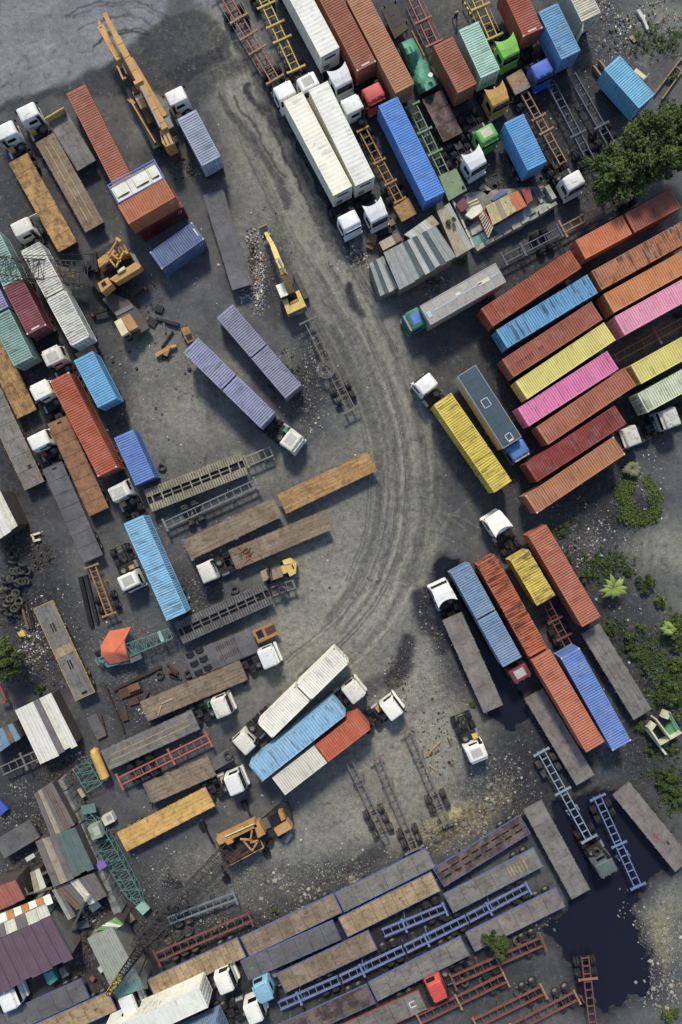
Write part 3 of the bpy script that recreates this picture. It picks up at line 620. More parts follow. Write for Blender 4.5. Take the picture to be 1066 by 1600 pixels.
    if tank: obj("air_tank", cached(("at", tank.name), lambda: MB().box(0, 0, 1.25, .55, .62, .5).box(0, 0, 1.52, .4, .5, .06).mesh("air_tank", tank)), t, (bk-.42, .62, 0))
    sp = obj("spare_wheel", tyre_mesh(), t, (bk-.55, -.5, 1.13), (math.pi/2, 0, 0)); obj("rim", rim_mesh(), sp, (0, .04, 0))
    fw = cached("fw", lambda: MB().prism([(-.45, -.42), (.3, -.45), (.45, -.3), (.45, .3), (.3, .45), (-.45, .42), (-.3, .08), (.05, .06), (.05, -.06), (-.3, -.08)], .95, 1.03).mesh("fifth_wheel", STEEL_DK)); obj("fifth_wheel", fw, t, (-rl+1.2, 0, 0))
    for s in (-1, 1):
        wheel(t, .25, s*1.02, out=s)
        for x in (-rl+.55, -rl+1.85):
            wheel(t, x, s*.78, out=s, rim=False); wheel(t, x, s*1.09, out=s)
        if bare:
            for x in (-rl+.55, -rl+1.85):
                obj("mudguard", cached("mud", lambda: MB().loft([[(.62*math.cos(a)*k, y, .52+.62*math.sin(a)*k) for k in (1, .96) for y in ((-.33, .33) if k == 1 else (.33, -.33))] for a in [math.radians(25+13*i) for i in range(11)]]).mesh("mudguard", STEEL_BLK)), t, (x, s*.94, 0)) if False else None
    if open_door: obj("open_door", (MB().box(.78, -1.72, 1.7, .06, 1.0, 1.5).box(.815, -1.72, 2.1, .012, .7, .5), m), cab)
    if roofp: obj("roof_panel", (MB().box(-.15, 0, 2.875, 1.0, 1.25, .03), roofp), cab)
    tl = cached("tl", lambda: MB().box(0, 0, .8, .06, 2.2, .16).mesh("tail_bar", STEEL_BLK)); obj("tail_bar", tl, t, (-rl+.02, 0, 0))
    return t
# ---------------------------------------------------------------- the containers of the yard
C = {k: paint(k, *v) for k, v in dict(
    brick=((170, 92, 76), .05, .6, .1), orange_stack=((190, 102, 70), .05, .5, .08), deep_red=((118, 36, 40), .1, .5, .2), navy=((92, 104, 158), .18, .7, .25), dusty_blue=((152, 164, 188), .15, .8, .2),
    bone=((214, 210, 194), .25, .85, .45, .3), mint=((146, 186, 166), .3, .8, .4, .3), wine=((132, 68, 72), .1, .7, .2), sea=((128, 168, 152), .3, .8, .4, .35), sky=((104, 156, 212), .2, .5, .1), vermilion=((186, 84, 56), .08, .55, .15),
    royal=((98, 122, 200), .15, .6, .1), ice=((126, 184, 214), .3, .55, .35, .3), lilac=((136, 136, 162), .2, .8, .2), violet=((140, 146, 180), .35, .7, .3, .3), cream=((228, 224, 202), .15, .25, .1), powder=((132, 178, 208), .15, .3, .4, .25), ivory=((208, 202, 178), .2, .3, .15), coral=((200, 90, 62), .12, .4, .15),
    canary=((214, 188, 46), .3, .6, .4), rust_red=((168, 76, 52), .1, .6, .15), tangerine=((216, 112, 72), .12, .4, .1), brownred=((164, 80, 66), .1, .5, .2), azure=((98, 144, 202), .2, .55, .55), burnt=((190, 114, 84), .45, .6, .6, .4), dusk_red=((168, 86, 76), .05, .5, .1), apricot=((212, 126, 80), .12, .4, .1), lemon=((214, 200, 98), .05, .35, .05),
    rose=((226, 144, 168), .1, .3, .05), pink=((222, 116, 164), .12, .45, .2), clay=((184, 102, 86), .1, .6, .1), crimson=((148, 56, 56), .12, .5, .3), pistachio=((204, 212, 168), .2, .7, .5), salmon=((186, 116, 88), .08, .5, .12), terracotta=((188, 100, 84), .08, .75, .1), mustard=((212, 184, 52), .4, .75, .65, .4), scorched=((196, 92, 58), .55, .9, .85, .4),
    steel_blue=((114, 134, 186), .3, .75, .3, .3), red_clay=((196, 106, 86), .1, .75, .1), denim=((102, 122, 200), .3, .7, .15), reefer=((234, 229, 200), .16, .06, .08), reefer2=((220, 219, 202), .14, .06, .08), cobalt=((76, 128, 220), .05, .6, .05), russet=((166, 88, 68), .1, .6, .1), jade=((160, 206, 182), .15, .6, .15), plain_red=((172, 76, 60), .05, .6, .08), worn_blue=((104, 144, 200), .35, .6, .3), sand=((204, 198, 168), .3, .7, .3), bright_sky=((112, 168, 220), .1, .5, .05), blue=((86, 142, 212), .12, .5, .1)).items()}
CAST = mat("casting_grey", (150, 140, 120), .7, .1, rust=.4); CAST_W = mat("casting_pale", (206, 198, 170), .7, rust=.3)
def pair(A, B, c1, c2, l1, l2, s1, s2, z=1.35, ch=None, **k):
    pa, pb = px(A), px(B); dx, dy = pb[0]-pa[0], pb[1]-pa[1]; ln = math.hypot(dx, dy); mx, my = (pa[0]+pb[0])/2, (pa[1]+pb[1])/2
    s = MPP*(H-z-2.59)/H; h = 6.06/s; g = .2/s; ux, uy = dx/ln, dy/ln
    t1 = container((mx-ux*(g/2+h), my-uy*(g/2+h)), (mx-ux*g/2, my-uy*g/2), c1, l1, s1, z=z, **k)
    t2 = container((mx+ux*g/2, my+uy*g/2), (mx+ux*(g/2+h), my+uy*(g/2+h)), c2, l2, s2, z=z, **k)
    if ch:
        e = bpy.data.objects.new("tmp", None); e.location = (t1.location+t2.location)/2; e.rotation_euler = t1.rotation_euler
        under_chassis(e, 12.19, z, s1, ch); bpy.data.objects.remove(e)
def con(A, B, c, label, short, chassis=True, **k):
    return container(A, B, C[c], label, short, chassis=("dark chassis trailer carrying the "+short) if chassis is True else None, **k)
GR = 0.12
con("a447,522", "@193.5,287", "brick", "long brick red container on the ground between crane and grey short trailer", "", False, z=GR)
con("@192,336", "@265.6,293", "orange_stack", "short orange container, upper one of the stack above the navy container", "", False, z=GR+2.6, door='B')
con("@206,351", "@280,308", "deep_red", "short dark red container, lower one of the stack, under the orange container", "", False, z=GR)
con("e925,372", "f190,190", "navy", "short navy container lying alone in the shade of the red stack", "", False, z=GR, castings=CAST_W)
con("b125,690", "b262,948", "dusty_blue", "short dusty blue container on the truck beside the telescopic crane", "short dusty blue container beside the crane", castings=CAST)
pair("@47.8,386.7", "@124.8,531", C["bone"], C["bone"], "streaky white short container right behind the cab under the crane's lattice boom", "streaky white short container at the rear, above the blue short container", "pair of streaky white containers under the lattice boom", "", ch="dark chassis trailer carrying the pair of streaky white containers", castings=CAST)
con("@-18,366", "@19.7,441", "mint", "short mint green container cut by the left edge, behind the wine red one", "short mint container at the left edge")
con("e75,503", "e218,782", "wine", "short wine red container with a white number plate, left of the streaky white pair", "short wine red container", castings=CAST_W)
con("@-37,414", "@-3,484", "violet", "violet container of which only a corner shows at the left edge", "violet container at the left edge")
con("@-1,490", "e140,972", "sea", "short sea green container with dark stained roof below the wine red one", "short sea green container")
con("@130.6,557.5", "@167,628", "sky", "short sky blue container at the tail of the streaky white pair", "short sky blue container")
con("@92.5,589", "@168,737", "vermilion", "long vermilion container beside the rusty brown flatbed", "long vermilion container", tall=True, castings=CAST_W)
con("@193.6,679", "@226,750.5", "royal", "short royal blue container on its own right of the long vermilion container", "", False, z=GR)
con("@209,813", "@275,962", "ice", "long pale ice blue container beside the backed-in bare white tractor", "long pale ice blue container")
pair("f345,668", "f757,1150", C["lilac"], C["lilac"], "lilac short container, upper of the pair on the ground near the rubbish heap", "lilac short container, lower of the pair on the ground", "lilac pair", "", z=GR)
pair("@298.6,539.8", "@417.6,655.5", C["violet"], C["violet"], "rust-flecked violet short container at the tail of the angled truck", "violet short container right behind the cab of the angled truck", "pair of violet containers", "", ch="dark chassis trailer carrying the pair of rust-flecked violet containers", castings=CAST)
pair("@413.7,1142", "@534,1024", C["cream"], C["cream"], "cream short container with rust-edged top right behind its white cab", "cream short container at the tail, pointing to the open yard", "pair of cream containers", "", ch="dark chassis trailer carrying the pair of cream containers", castings=CAST)
con("@399,1209", "@530.5,1104.7", "powder", "long powder blue container between the cream pair and the coral container", "long powder blue container", door='A', tall=True, pitch=.34, castings=CAST)
pair("@436.5,1228.7", "@567.8,1127.5", C["ivory"], C["coral"], "ivory short container coupled end to end with the coral one", "coral orange short container coupled end to end with the ivory one", "ivory and coral pair", "", ch="dark chassis trailer carrying the ivory and coral containers")
con("@692,624", "@785.5,759.6", "canary", "long bright yellow container with rust-streaked roof on the truck by the lane", "long bright yellow container by the lane", tall=True)
con("@760,497", "@900.8,403.8", "rust_red", "long rust red container, topmost in the left row of long containers", "long rust red container topmost in the row")
con("@907.4,390", "@979.9,350.7", "tangerine", "short tangerine container coupled to the short brown red one", "short tangerine container", door='A')
con("@983.5,348.7", "@1056.5,309.5", "brownred", "short brown red container near the tree, end to end with the tangerine one", "short brown red container near the tree")
con("@784,530", "@926,443", "azure", "long azure blue container with streaked roof between two red ones", "long azure container", castings=CAST)
con("@931,439", "@1079,357", "burnt", "long burnt brown container with scorched roof in the right row", "long burnt brown container", door='A')
con("@793,576", "@933.6,484.7", "dusk_red", "long dull red container with dark lettering on its roof", "long dull red container with roof lettering")
con("@950,475", "@1098,393", "apricot", "long apricot orange container in the right row below the burnt one", "long apricot container", door='A')
con("@815,610", "@953,517.5", "lemon", "long lemon yellow container with clean pale roof between dull red and pink", "long lemon yellow container", pitch=.26)
con("@967,510", "@1115,428", "rose", "long light pink container in the right row beside the lemon yellow one", "long light pink container", door='A')
con("@819.6,651", "@956,563.5", "pink", "long hot pink container with streaks below the lemon yellow one", "long hot pink container")
con("@847.7,681", "@984.8,588.4", "clay", "long clay brown container below the hot pink one", "long clay brown container")
con("@993,586", "@1141,504", "lemon", "long lemon yellow container running off the right edge", "long lemon yellow container at the right edge", door='A')
con("@832,738", "@968,649", "crimson", "long crimson container, second from the bottom of the left row", "long crimson container", tall=True)
con("@1003,631", "@1151,549", "pistachio", "long pale pistachio container with black streaks at the right edge", "long pistachio container", door='A')
con("@831,788", "@967,696.7", "salmon", "long salmon container with two dark burn spots, lowest of the left row", "long salmon container with burn spots", castings=CAST_W)
con("@840,829", "@924,970.7", "terracotta", "long terracotta container right of the short rusty yellow one", "long terracotta container")
con("@812,867.4", "@853.5,938", "mustard", "short rusty yellow container behind the white cab with tall fairing", "short rusty yellow container", castings=CAST)
con("@760,875", "@841,1018.8", "scorched", "long orange container with scorched and rusted roof", "long scorched orange container", door='A')
pair("@719,887", "@801,1035", C["steel_blue"], C["steel_blue"], "steel blue short container with rusty sill beside the black puddle", "steel blue short container right behind the maroon cab", "steel blue pair", "", ch="dark chassis trailer carrying the steel blue pair", castings=CAST)
con("@845.6,1024", "@930.5,1167", "red_clay", "long red clay container end on to the scorched orange one", "long red clay container", tall=True)
con("@892.4,1023", "@970.4,1162.5", "denim", "long denim blue container with rust-stained patch near the bushes", "long denim blue container", castings=CAST_W)
con("@438,-64", "@514.8,80", "reefer2", "long white refrigerated container at the top edge with its cooling unit facing down", "long white refrigerated container at the top edge", tall=True, door='A', pitch=.5, depth=.01)
con("@495,-45", "@573.8,105", "russet", "long russet container at the top edge with doors facing the red cab", "long russet container at the top edge", castings=CAST_W)
con("@555,-11", "@633.5,139", "salmon", "long salmon container at the top edge beside the green tarpaulin", "long salmon container at the top edge", tall=True)
con("@458.8,153", "@534.5,296", "reefer", "long white refrigerated container nearest the lane with cooling unit at the lower end", "long white refrigerated container nearest the lane", tall=True, door='A', pitch=.5, depth=.01)
con("@497.7,135", "@570,282", "reefer2", "long white refrigerated container between the lane-side one and the yellow chassis", "long white refrigerated container by the yellow chassis", tall=True, door='A', pitch=.5, depth=.01)
con("@606.7,159", "@679.4,306", "cobalt", "long bright cobalt blue container beside the green chassis", "long cobalt blue container")
con("@692.8,65.7", "@729.6,137", "russet", "short russet container between the green tarpaulin and the mint container", "short russet container")
con("@733,42", "@765.6,113", "jade", "short pale jade container behind the ochre cab", "short pale jade container")
con("@800,-22", "@832,47.8", "plain_red", "short plain red container at the top edge between green cab and blue container", "short plain red container", castings=CAST_W)
con("@857,13", "@891.6,84", "worn_blue", "short worn blue container with rusty roof behind the blue cab", "short worn blue container")
con("@889,-45", "@922.6,23.6", "sand", "short sand coloured container at the top edge with one door swung open", "short sand coloured container")
con("@956.7,97.7", "@1010.6,158", "bright_sky", "short bright sky blue container standing askew on beams near the trees", "", False, z=.75)
con("@804,187", "@838.5,257", "blue", "short blue container between the bare tractors and the rusty shack", "short blue container by the shack")
con("@262,1650", "@353,1606", "steel_blue", "steel blue container at the bottom edge below the white cab", "steel blue container at the bottom edge")
con("@166,1629", "@319,1559", "reefer2", "long white box at the bottom edge behind the white cab", "long white box at the bottom edge", tall=True, pitch=.6, depth=.012)

# refrigeration machinery on the ends of the white boxes
COOL = mat("cooling_unit_panel", (190, 188, 178), .6, dirt_amt=.3)
for t, L, ang, z, short, door in CONT:
    if 'refrigerated' in t['label']:
        u = obj("cooling_unit", (MB().box(-L/2-.03, 0, 1.45, .06, 2.1, 2.4), COOL), t)
        obj("fan_grille", (MB().loft([[(-L/2-.075, y*.75, zz) for y, zz in ((-1, 2.0), (1, 2.0), (.85, 2.35), (-.85, 2.35))], [(-L/2-.055, y*.75, zz) for y, zz in ((-1, 2.0), (1, 2.0), (.85, 2.35), (-.85, 2.35))]]), STEEL_BLK), u)
        obj("control_box", (MB().box(-L/2-.1, .5, .8, .1, .7, .6), STEEL_GY), u)
    if 'door swung open' in t['label']:
        obj("open_door", (MB().box(L/2+.5, -1.25, 1.3, 1.1, .05, 2.3, -.5), C["sand"]), t)
    if 'roof lettering' in short:
        DKM = mat("faded_dark_marks", (116, 56, 52), .8); b = MB()
        for i, hgt in enumerate((.5, .62, .4, .66, .3, .6, .58, .62, .5)):
            x = -L/2*(1 if door == 'B' else -1)+(1.1+i*.27)*(1 if door == 'B' else -1)
            b.box(x, -.25+.04*(i % 3), 2.583, .07, hgt, .012); b.box(x+.08, -.25+hgt/2-.1*(i % 2), 2.583, .12, .07, .012)
        for i in range(2): b.box((-L/2+4.3+i*.35)*(1 if door == 'B' else -1), -.1, 2.583, .16, .45-.1*i, .012)
        obj("roof_lettering", (b, DKM), t)
    if 'of the stack' in t['label'] or 'navy container lying' in t['label']:
        b = MB(); sgn = -1
        for i in range(2): b.box(L/2-.75+i*.28, sgn*(2.44/2+.012), 1.85, .07, .012, .5); b.box(L/2-.69+i*.28, sgn*(2.44/2+.012), 2.1, .16, .012, .07)
        obj("side_lettering", (b, mat("white_print", (205, 200, 190), .7)), t)
    if 'wine red' in short or 'russet container at' in short or 'navy container lying' in t['label'] or 'plain red' in short:
        obj("number_plate", (MB().box(L/2-.3 if 'navy' not in t['label'] else L/2-.32, 0, 2.6, .16, 1.0, .012), mat("white_print", (205, 200, 190), .7)), t)
DKMARK = mat("faded_dark_marks", (112, 54, 50), .8)
# the white-and-blue machine frame next to the orange container
BLUEF = mat("blue_frame_paint", (88, 104, 178), .6, rust=.15); WPAN = mat("white_machine_panel", (222, 218, 196), .6, dirt=(150, 140, 116), dirt_amt=.35)
def machine_frame():
    top = GR+2.6+2.59; a, b_ = G("@177,303", top), G("@248,263.5", top); ang = math.atan2(b_[1]-a[1], b_[0]-a[0]); L = 6.06; W = 2.44
    base = con("@188,320", "@258,281", "deep_red", "dark red container under the white and blue machine frame", "", False, z=GR, door='B')
    t = thing("machine_module", "open blue frame with white machine panels and hatches, left of the orange container", "machine frame", ((a[0]+b_[0])/2, (a[1]+b_[1])/2, GR+2.62), ang)
    rl = MB().box(0, 0, 0, L, .12, .14).mesh("rail", BLUEF); cr = MB().box(0, 0, 0, .12, W-.24, .14).mesh("rail", BLUEF); po = MB().box(0, 0, 1.22, .14, .14, 2.16).mesh("post", BLUEF)
    for s in (-1, 1):
        for zz in (.07, 2.5): obj("rail", rl, t, (0, s*(W/2-.06), zz)); obj("rail", cr, t, (s*(L/2-.06), 0, zz))
        for u in (-1, 1): obj("post", po, t, (s*(L/2-.07), u*(W/2-.07), 0))
    obj("machine_housing", (MB().box(0, 0, 1.2, L-.3, W-.3, 2.1), WPAN), t)
    for x, w_ in ((-1.95, 1.5), (.55, 1.6), (2.2, .9)):
        hh = obj("hatch", (MB().box(x, .08, 2.33, w_, 1.15, .16), WPAN), t); obj("vent", (MB().box(x+.15, -.52, 2.35, w_*.6, .05, .1), STEEL_BLK), hh)
    for x in (-1.0, 1.55): obj("panel_seam", (MB().box(x, 0, 2.26, .04, W-.32, .03), STEEL_GY), t)
    # small white markings 11 on the stacked containers' long sides are flat print
machine_frame()
# ---------------------------------------------------------------- flatbeds, bare chassis, tractors of the yard
def deckm(n, col, dirt, amt=.5, rust=.2, stripe=.25, var=.25, ds=1.3): return mat("deck_"+n, tuple(min(255, int(v*1.12)) for v in col), .85, 0, var=var, vscale=.5, dirt=dirt, dirt_amt=amt, dscale=ds, rust=rust, fine=.18, stripe=stripe, world=True)
D_GREY = deckm("grey_plate", (108, 104, 97), (76, 70, 64)); D_DARK = deckm("dark_plate", (88, 86, 87), (66, 63, 64), .4, .15, .15); D_BROWN = deckm("brown_board", (120, 103, 80), (78, 64, 50), .5, .4); D_TAN = deckm("tan_board", (146, 122, 84), (104, 82, 56), .5, .5)
D_RUSTY = deckm("rusty_plate", (132, 92, 56), (96, 74, 60), .6, .5); D_YELLOW = deckm("yellow_rust", (158, 118, 52), (96, 74, 56), .7, .5, .3); D_ORANGE = deckm("orange_rust", (156, 116, 58), (96, 74, 48), .55, .5, .35); D_GOLD = deckm("golden_paint", (180, 138, 50), (124, 94, 54), .45, .35, .2)
D_MAUVE = deckm("mauve_grey", (112, 104, 98), (82, 74, 70), .5, .25, .15); D_SLAT = deckm("olive_slat", (128, 122, 98), (78, 72, 62), .5, .25, .1); D_SLATD = deckm("dark_slat", (92, 90, 86), (62, 58, 56), .5, .25, .1); D_PEEL = deckm("peeling_brown", (96, 82, 76), (54, 42, 42), .8, .5, .3, ds=.8)
P_BLUE = mat("rail_blue", (86, 104, 154), .6, rust=.4, dirt=(66, 68, 80), dirt_amt=.4); P_YEL = mat("rail_yellow", (196, 160, 56), .65, rust=.35, dirt_amt=.25); P_RED = mat("rail_red", (150, 66, 50), .65, rust=.4, dirt_amt=.25); P_LINE = mat("worn_yellow_line", (176, 148, 62), .8, dirt=(104, 98, 92), dirt_amt=.6, dscale=2.5)
flatbed("a107,940", "@106,386", D_YELLOW, "rusty yellow flatbed behind the leftmost white cab at upper left", plates=7)
flatbed("a265,820", "@148,355", D_BROWN, "brown flatbed with two worn yellow lines behind the second white cab", plates=7, lines=P_LINE, style='plank')
flatbed("a345,700", "a515,985", D_GREY, "short grey flatbed with an orange-rimmed headboard left of the brick red container", plates=4, head=P_YEL, style='plank', wheels=True)
flatbed("@89.3,655.5", "@155,800", D_RUSTY, "rusty brown flatbed between the long vermilion container and the grey flatbed", plates=8, marks=True)
flatbed("@81.4,727", "@145.8,873.5", D_DARK, "plain dark grey flatbed behind the white cab with a red tank", plates=7, marks=True)
flatbed("@-26,502", "@42,647", D_YELLOW, "striped yellow-brown flatbed at the left edge below the sea green container", plates=8, style='plank')
flatbed("@-14,614", "@54,759", D_GREY, "long grey flatbed at the left edge with one round hatch mark", plates=6, patches=[(.62, .35, .5, .45, STEEL_DK)], rail=D_TAN)
flatbed("m255,55", "m508,603", D_GREY, "grey step-frame flatbed with yellow edges and a tan plate across its middle", plates=5, rail=P_YEL, style='plank', patches=[(0, 0, 1.1, 2.3, D_TAN), (-.5, .1, 1.1, .16, STEEL_BLK), (-.5, -.14, 1.1, .16, STEEL_BLK), (.3, .1, 1.1, .16, STEEL_BLK), (.3, -.14, 1.1, .16, STEEL_BLK), (.92, .1, .3, .7, STEEL_BLK)], old=True)
flatbed("@333,300", "@378.7,448.7", D_DARK, "slate grey flatbed standing alone beside the rubbish heap", plates=6, gap=.006)
flatbed("@231,783", "@382,724", D_SLAT, "olive slatted trailer with an open slot along its middle", style='slotted', width=2.7)
flatbed("@279,990", "@421,926", D_SLATD, "dark slatted trailer with open middle bays beside the pale blue container's end", style='slotted', width=2.7)
flatbed("@291.5,860", "@434,792", D_BROWN, "brown-grey flatbed with six bright blue twist lock corners", plates=5, corners=P_BLUE, style='plank', rear='A')
flatbed("@440,788", "@583,720", D_ORANGE, "orange rusted plank flatbed reaching out into the open lane", plates=5, style='plank', rear='B')
flatbed("@363,875", "@512.7,812", D_BROWN, "brown boarded flatbed with a heap of red chain on deck, behind a white cab", plates=6, style='plank')
flatbed("@294,1041.6", "@398,999.6", D_DARK, "dark low trailer with six spare tyres let into its deck", plates=4, width=3.0, z=1.3)
flatbed("@380.8,1047", "@225,1112", D_BROWN, "brown boarded flatbed with planks lying on it behind the upper white cab", plates=6, style='plank', lines=None)
flatbed("@306,1124", "@164,1188.7", D_GREY, "grey flatbed with faint yellow lines behind the cab with a green box", plates=6, style='plank', lines=P_LINE)
flatbed("@331.4,1196.6", "@233,1240", D_BROWN, "short worn brown flatbed with split boards beside the red chassis", plates=5, style='plank', rear='B')
flatbed("@328.5,1244.5", "@190.4,1316", D_GOLD, "golden yellow flatbed with rust spots behind the lowest white cab", plates=5, style='plank')
flatbed("@706.5,962.8", "@771.4,1107.8", D_MAUVE, "mauve grey flatbed standing in the black puddle behind a white cab", plates=4, gap=.01)
flatbed("@922.6,982.5", "@1004.5,1116.5", D_GREY, "grey flatbed with scrap on its front edge beside the bushes", plates=4, style='plank')
flatbed("@834,1083.7", "@915,1219", D_MAUVE, "plain mauve flatbed left of the long red clay container", plates=5, gap=.006)
flatbed("@970.4,1232", "@1068,1352", D_MAUVE, "buckled mauve flatbed with rust red scars at the right edge of the pond", plates=5, patches=[(.2, -.3, .9, .3, P_RED), (.45, .2, .5, .3, RUST)])
flatbed("@832,1257.9", "@908,1397.6", D_GREY, "grey flatbed reaching into the pond, upper one at its left bank", plates=5, rail=D_GREY)
flatbed("@382.7,1480", "@528,1410.7", D_BROWN, "brown flatbed with blue rails below the rubble bank, middle of the first row", plates=8, rail=P_BLUE)
flatbed("@530.5,1410.7", "@672.9,1340", D_GREY, "grey flatbed with blue rails directly below the rubble bank", plates=6, rail=P_BLUE)
flatbed("@685.5,1372", "@820.7,1287.8", D_PEEL, "brown open-bay flatbed with rusted-through deck at the end of the first row", style='frame', rail=P_BLUE)
flatbed("@236.4,1546", "@378,1480", D_TAN, "tan crosswise boarded flatbed with blue rails at the left end of the first row", plates=14, rail=P_BLUE)
flatbed("@382,1517", "@526.6,1453", D_DARK, "dark stained flatbed with blue rails behind the white cab of the second row", plates=7, rail=P_BLUE, patches=[(-.85, -.1, .5, .35, mat("green_tarp_scrap", (92, 128, 104), .8))])
flatbed("@535.8,1449.6", "@681.5,1377", D_TAN, "tan patchy flatbed with blue rails, middle of the second row", plates=9, rail=P_BLUE)
flatbed("@439,1536.8", "@583,1468.5", D_BROWN, "brown flatbed with blue rails, left one of the third row", plates=7, rail=P_BLUE)
flatbed("@700.7,1412", "@841.7,1339", D_GREY, "grey flatbed with blue rails and a ribbed patch, ending near the pond", plates=6, rail=P_BLUE, patches=[(.35+.07*i, 0, .2, 1.2, D_TAN) for i in range(6)])
flatbed("@734.6,1472.5", "@876.6,1401.5", D_MAUVE, "mauve flatbed with pale blue rail behind the small round tree", plates=6, rail=P_BLUE)
flatbed("@582.5,1550", "@727,1477.7", D_GREY, "grey flatbed with blue rails just above the red cab", plates=6, rail=P_BLUE)
flatbed("@436,1619", "@580.4,1552.6", D_PEEL, "dark peeling flatbed with blue rails at the bottom edge left of the red cab's row", plates=6, rail=P_BLUE)
flatbed("@516,1628", "@661,1562", D_GREY, "grey flatbed with red rails and a white ring on deck at the bottom edge", plates=6, rail=P_RED, patches=[(.78, .25, .7, .12, mat("white_print", (205, 200, 190))), (.78, -.25, .7, .12, MATS.get("white_print")), (.72, 0, .12, .55, MATS.get("white_print"))])
flatbed("@30,1630", "@176,1564", D_TAN, "tan mottled flatbed with blue rails behind the white cab at bottom left", plates=7, rail=P_BLUE)
flatbed("@-13,1611", "@133.4,1544", D_DARK, "dark flatbed with blue rails in the bottom left corner", plates=6, rail=P_BLUE)
flatbed("@675,148", "@708,214", D_PEEL, "short dark brown deck trailer below the green tarpaulin", plates=3, rail=D_RUSTY)

L_RED = mat("chassis_red", (158, 92, 78), .7, rust=.35, dirt_amt=.25); L_YEL = mat("chassis_yellow", (190, 160, 54), .7, rust=.3, dirt_amt=.25); L_GREY = mat("chassis_grey", (118, 112, 104), .7, rust=.35, dirt_amt=.4); L_DK = mat("chassis_dark", (112, 103, 92), .75, rust=.3, dirt_amt=.4); L_BLUE = mat("chassis_blue", (102, 122, 168), .65, rust=.35, dirt=(70, 74, 88), dirt_amt=.4)
L_PBLUE = mat("chassis_pale_blue", (128, 146, 166), .65, rust=.25, dirt_amt=.3); L_PGREY = mat("chassis_blue_grey", (112, 122, 126), .7, rust=.3, dirt_amt=.35); L_GREEN = mat("chassis_green", (108, 142, 100), .7, rust=.3, dirt_amt=.35); L_TAN = mat("chassis_tan", (156, 120, 84), .75, rust=.45, dirt_amt=.4); L_OCH = mat("chassis_ochre", (166, 116, 44), .7, rust=.4, dirt_amt=.4); L_SCAR = mat("chassis_scarlet", (172, 88, 72), .65, rust=.25, dirt_amt=.2); L_BRICK = mat("chassis_brick", (122, 74, 62), .7, rust=.4, dirt_amt=.35); L_MAR = mat("chassis_maroon", (118, 66, 64), .7, rust=.35, dirt_amt=.3); L_NAVY = mat("chassis_navy", (86, 91, 106), .7, rust=.25, dirt_amt=.3)
ladder("b650,480", "@338,-30", L_RED, "pale red chassis at the top edge nearest the dirt lane", wheels=.45, bol=(.0, .3, .45, .62, 1), rails=True, rear='B', bm=L_TAN)
ladder("b775,420", "@385,-60", L_YEL, "bright yellow chassis at the top edge beside the white refrigerated container", wheels=.5, bol=(0, .28, .42, .6, 1), rear='B')
ladder("@566,201", "@626,315", L_OCH, "ochre yellow chassis between white and cobalt containers", wheels='rear', bol=(0, .45, .75, 1), bw=1.6, spread=.45)
ladder("@643.5,163", "@696,272", L_GREEN, "sage green chassis beside the cobalt container with a plate at its end", wheels='rear', bol=(0, .38, .7), bw=1.9)
ladder("@679,70", "@640,-14", L_RED, "thin rusty pink chassis end at the top edge left of the person", wheels=None, bol=(0, .45), bw=2.2, rails=True)
ladder("@772,60", "@736,-22", L_YEL, "yellow chassis at the top edge with a striped guard rail, right of the person", wheels=None, bol=(0, .6), rails=True)
ladder("@818.8,143", "@880.6,254.8", L_TAN, "rusty tan chassis with pale bolsters behind the white cab by the tree", bol=(.36, .56), bw=1.9, wheels=-.75, bm=L_TAN, spread=.42)
ladder("@862,131", "@927.8,258.7", L_NAVY, "slate blue chassis with a broad grey cross bar, beside the white cab by the tree", bol=(.62,), bw=2.1, wheels='rear', spread=.45)
ladder("@893.7,115.6", "@955.4,224.6", L_NAVY, "slate chassis closest to the tree with wheels at its lower end", bol=(.75,), bw=2.0, wheels='rear', spread=.45, step=1.3)
ladder("@786,406", "@876,360", L_NAVY, "short dark blue chassis below the shack", bol=(0, .34, 1), bw=1.7, wheels=.6, spread=.42)
ladder("@878,359", "@1018,284", L_TAN, "rusty brown chassis running from the dark blue one up to the tree", bol=(0, .55), bw=2.2, wheels=.55, spread=.4, step=1.2)
ladder("@962,560", "@1105,482", L_MAR, "maroon chassis between the light pink and lemon yellow containers", bol=(.45,), bw=2.2, wheels=.75, spread=.42, step=1.2)
ladder("f840,722", "@550,642", L_DK, "dark old chassis in the weeds with wire coils on it", bol=(0, 1), bw=2.3, wheels=.7, spread=.46, old=True)
ladder("@402,754", "@257,821", L_PGREY, "thin pale blue chassis lying between the olive slatted trailer and the gravel", bol=(0, 1), bw=1.6, wheels=.52, spread=.42, old=True)
ladder("@143,882.7", "@172,961.5", L_OCH, "short yellow chassis under the end of the dark grey flatbed", bol=(0, 1), bw=1.8, wheels='rear', spread=.38, step=.7)
ladder("@327.8,1153", "@186,1221.6", L_SCAR, "scarlet chassis between the grey flatbed and the worn brown flatbed", bol=(0, .42, 1), bw=2.1, wheels=.72, spread=.46, axles=3)
ladder("@539.7,1178", "@604,1313", L_DK, "dark chassis below the coral container, leftmost of the three in the clearing", bol=(0, .3), bw=.9, wheels='rear', spread=.36, axles=3, old=True)
ladder("@587.8,1182", "@648.7,1329", L_DK, "dark chassis with a cross bar at its top, middle of the three in the clearing", bol=(0, 1), bw=1.8, wheels='rear', spread=.38, old=True)
ladder("@635.6,1139", "@698.6,1287", L_DK, "brown chassis with scrap on it, rightmost of the three in the clearing", bol=(0, 1), bw=1.8, wheels=.68, spread=.38, old=True)
ladder("@845,1173", "@921.3,1312", L_PBLUE, "pale blue chassis with whitish tyres coupled to the dark green cab", bol=(0, .55, 1), bw=2.1, rear='A', wheels=.72, spread=.4, old=True)
